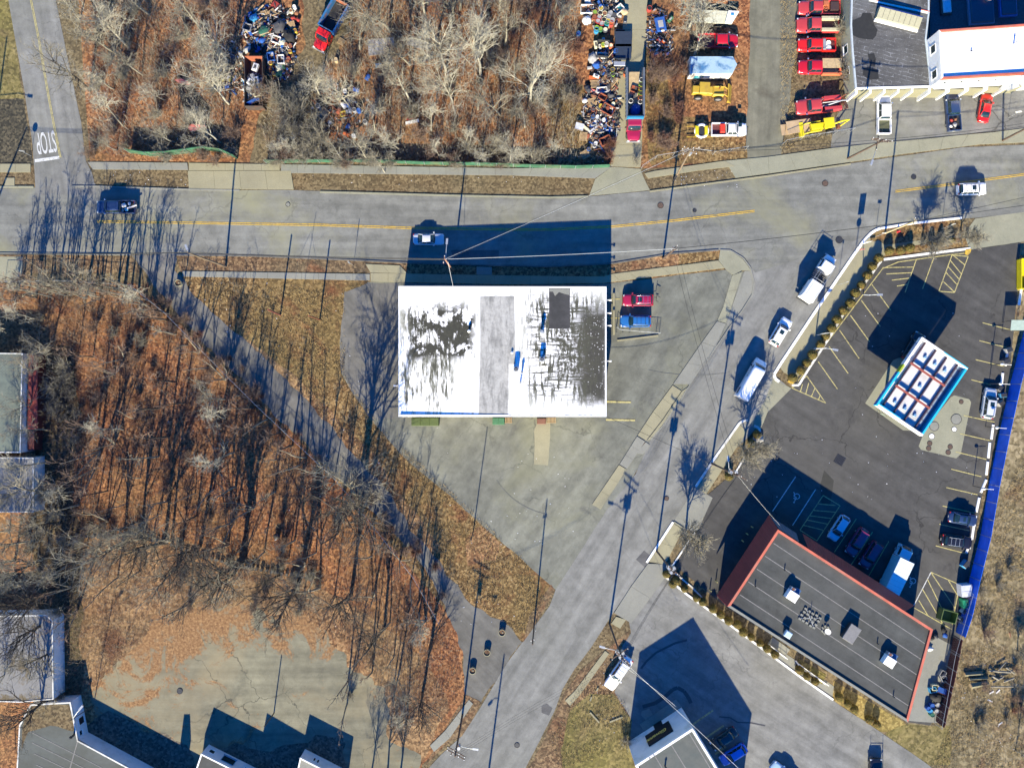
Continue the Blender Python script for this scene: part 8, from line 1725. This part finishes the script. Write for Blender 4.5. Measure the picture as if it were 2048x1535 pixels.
# clipped round shrubs
def clip_shrub(seed):
    rr = random.Random(seed); core = MB(); core.blob((0, 0, .62), .62, .62, .66, seed, .12, 14, 9); lv = MB()
    for k in range(620):
        d = Vector((rr.gauss(0, 1), rr.gauss(0, 1), rr.gauss(0, 1) + .25)).normalized(); p = Vector((0, 0, .64)) + Vector((d.x * .68, d.y * .68, d.z * .7)) * rr.uniform(.86, 1.1)
        if p.z < .03: continue
        s = rr.uniform(.03, .075); u = perp_(d, rr); w = d.cross(u); t = d * rr.uniform(-.5, .5)
        lv.add([p, p + (u + t) * s, p + (u + w + t) * s, p + (w - t) * s], [(0, 1, 2, 3)], mi=0 if rr.random() < .6 else 1)
    return core, lv
def perp_(d, rr):
    a = Vector((rr.gauss(0, 1), rr.gauss(0, 1), rr.gauss(0, 1))); a -= a.dot(d) * d; return a.normalized()
sh_core = litter('shrub_inner', (.02, .02, .004), (.07, .06, .012), (.14, .11, .02), sc_=9); sh_a = simple('shrub_leaf_olive', (.15, .125, .018), .8, var=.3, vscale=4); sh_b = simple('shrub_leaf_rust', (.2, .1, .02), .8, var=.3, vscale=4)
SH = []
for s in (1, 2, 3):
    c_, l_ = clip_shrub(s); SH.append((c_.mesh('core', sh_core), l_.mesh('foliage', [sh_a, sh_b])))
def shrub(px, py, s, label, group, hz=1.0): return inst('round_shrub', SH[rnd.randrange(3)], ('core', 'foliage'), px, py, s, label, 'shrub', group, hz)
row1 = [c8(*p) for p in [(885, 530), (835, 597), (797, 667), (752, 742), (700, 808), (660, 888), (607, 948), (555, 1018), (512, 1088), (465, 1150), (425, 1215), (360, 1298), (315, 1362), (268, 1422), (205, 1480)]]
for i, (px, py) in enumerate(row1): shrub(px - 5, py + 1, rnd.uniform(1.02, 1.18), '%s round clipped shrub from the top in the long slanting row' % ordn(i), 'round shrubs in the long slanting row', 1.15)
for i, p in enumerate([(968, 485), (1058, 480), (1130, 462)]): px, py = c8(*p); shrub(px - 4, py - 2, 1.1, '%s round shrub from the left along the island top edge' % ordn(i), 'round shrubs on the island top edge', 1.15)
for i, p in enumerate([(1295, 420), (1370, 400), (1445, 395)]): px, py = c8(*p); shrub(px, py, .72, '%s wispy shrub among twigs at the island end' % ordn(i), 'wispy shrubs at the island end', 1.7)
row2 = [(x / 4 + 1024, y / 4 + 1151) for x, y in [(1305, 45), (1385, 105), (1480, 180), (1530, 210), (1610, 265), (1670, 310), (1735, 360), (1805, 390), (1850, 450), (1915, 490), (1985, 538), (2040, 580)]] + [(x / 4 + 1536, y / 4 + 1151) for x, y in [(55, 625), (250, 750), (310, 800), (375, 840), (565, 965), (635, 1020), (685, 1060), (805, 1145), (865, 1180)]]
for i, (px, py) in enumerate(row2): shrub(px - 3, py - 3, rnd.uniform(.9, 1.08), '%s round clipped shrub from the left in front of the restaurant' % ordn(i), 'round shrubs in front of the restaurant', 1.15)
for i, (px, py) in enumerate([(1511, 868), (1501, 886), (1455, 951), (1350, 1158), (1344, 1180 - 16), (1331, 1145)]): shrub(px, py, rnd.uniform(.9, 1.15), '%s round shrub from the top on the street tree islands' % ordn(i), 'round shrubs on the street tree islands', 1.15)
inst('leafy_bush', BUSH['dark'][0], ('stem', 'twigs'), 1250, 1478, .9, 'dark twiggy bush at the corner of the pale shop', 'bush', None)
# ---- the brush layer: countless thin stems (one object per kind of ground)
def brush(name, polys, n, mat, seed, lmin=.4, lmax=1.6, wdt=.018):
    rr = random.Random(seed); m = MB(); vs = []; fs = []
    from mathutils.geometry import intersect_point_tri_2d
    bx = [(min(p[0] for p in q), min(p[1] for p in q), max(p[0] for p in q), max(p[1] for p in q)) for q in polys]; ar = [(b[2] - b[0]) * (b[3] - b[1]) for b in bx]
    def inside(q, x, y):
        c = False; j = len(q) - 1
        for i in range(len(q)):
            if (q[i][1] > y) != (q[j][1] > y) and x < (q[j][0] - q[i][0]) * (y - q[i][1]) / (q[j][1] - q[i][1]) + q[i][0]: c = not c
            j = i
        return c
    k = 0
    while k < n:
        i = rr.choices(range(len(polys)), ar)[0]; px, py = rr.uniform(bx[i][0], bx[i][2]), rr.uniform(bx[i][1], bx[i][3])
        if not inside(polys[i], px, py): continue
        dn = mnoise.noise(Vector((px * .02, py * .02, seed))) + .25
        if rr.random() > .35 + dn * 1.4: continue
        x, y = P(px, py); L_ = rr.uniform(lmin, lmax); a = rr.uniform(0, 6.28); t = rr.uniform(.3, 1.1); d = Vector((math.cos(a) * t, math.sin(a) * t, 1)).normalized(); b = Vector((x, y, 0)); e_ = b + d * L_; mid = (b + e_) / 2 + Vector((0, 0, L_ * .12)); w = Vector((-math.sin(a), math.cos(a), 0)) * wdt; s = len(vs)
        vs += [b - w, b + w, mid + w * .8, mid - w * .8, e_]; fs += [(s, s + 1, s + 2, s + 3), (s + 3, s + 2, s + 4)]; k += 1
    m.add(vs, fs); return m.build(name, mat, kind='stuff')
wood = [(0, 572), (270, 572), (350, 650), (480, 775), (620, 910), (760, 1075), (880, 1215), (915, 1290), (925, 1380), (870, 1450), (790, 1440), (760, 1370), (690, 1290), (600, 1230), (520, 1200), (420, 1215), (300, 1260), (170, 1400), (130, 1400), (75, 1000), (75, 700), (0, 700)]
topw = [(185, 0), (480, 0), (490, 110), (480, 220), (475, 315), (240, 318), (180, 300)]; topm = [(690, 100), (740, 0), (1160, 0), (1150, 170), (1165, 290), (1215, 325), (540, 322), (520, 250), (560, 200)]; topr = [(1295, 30), (1350, 0), (1390, 80), (1380, 250), (1390, 295), (1300, 330)]
brush('red_undergrowth', [wood, topw, topm, topr], 22000, bark_r, 1, .4, 1.5, .015); brush('grey_undergrowth', [topw, topm, topw, topm, wood], 30000, bark_g, 2, .5, 1.9, .013); brush('pale_undergrowth', [topw, topm], 12000, bark_w, 3, .5, 1.8, .012)
brush('pink_undergrowth', [wood], 7000, bark_p, 4, .5, 1.8, .014)
strawb = simple('straw_blades', (.3, .22, .1), .9, var=.3, vscale=1)
brush('dry_grass', [[(400, 560), (690, 590), (690, 750), (760, 850), (1050, 1120), (1090, 1200), (1040, 1270), (930, 1190), (830, 1050), (620, 800)], [(1940, 1150), (2048, 900), (2048, 1535), (1860, 1535), (1900, 1450)], [(1170, 1350), (1250, 1400), (1255, 1500), (1120, 1535), (1100, 1480)], [(1120, 180), (1165, 190), (1170, 290), (1120, 320)], [(1560, 0), (1600, 0), (1590, 300), (1560, 300)]], 42000, strawb, 5, .15, .5, .02)

# ---- labels: tell like from like by their place
bylab = {}
for o in COL.objects:
    if o.parent is None and o.get('category') and o.get('label'): bylab.setdefault(o['label'], []).append(o)
for lab, os_ in bylab.items():
    if len(os_) > 1:
        for i, o in enumerate(sorted(os_, key=lambda q: q.location.x)): o['label'] = '%s %s, from the left' % (ordn(i), lab) if len(lab.split()) < 13 else '%s %s' % (ordn(i), lab)
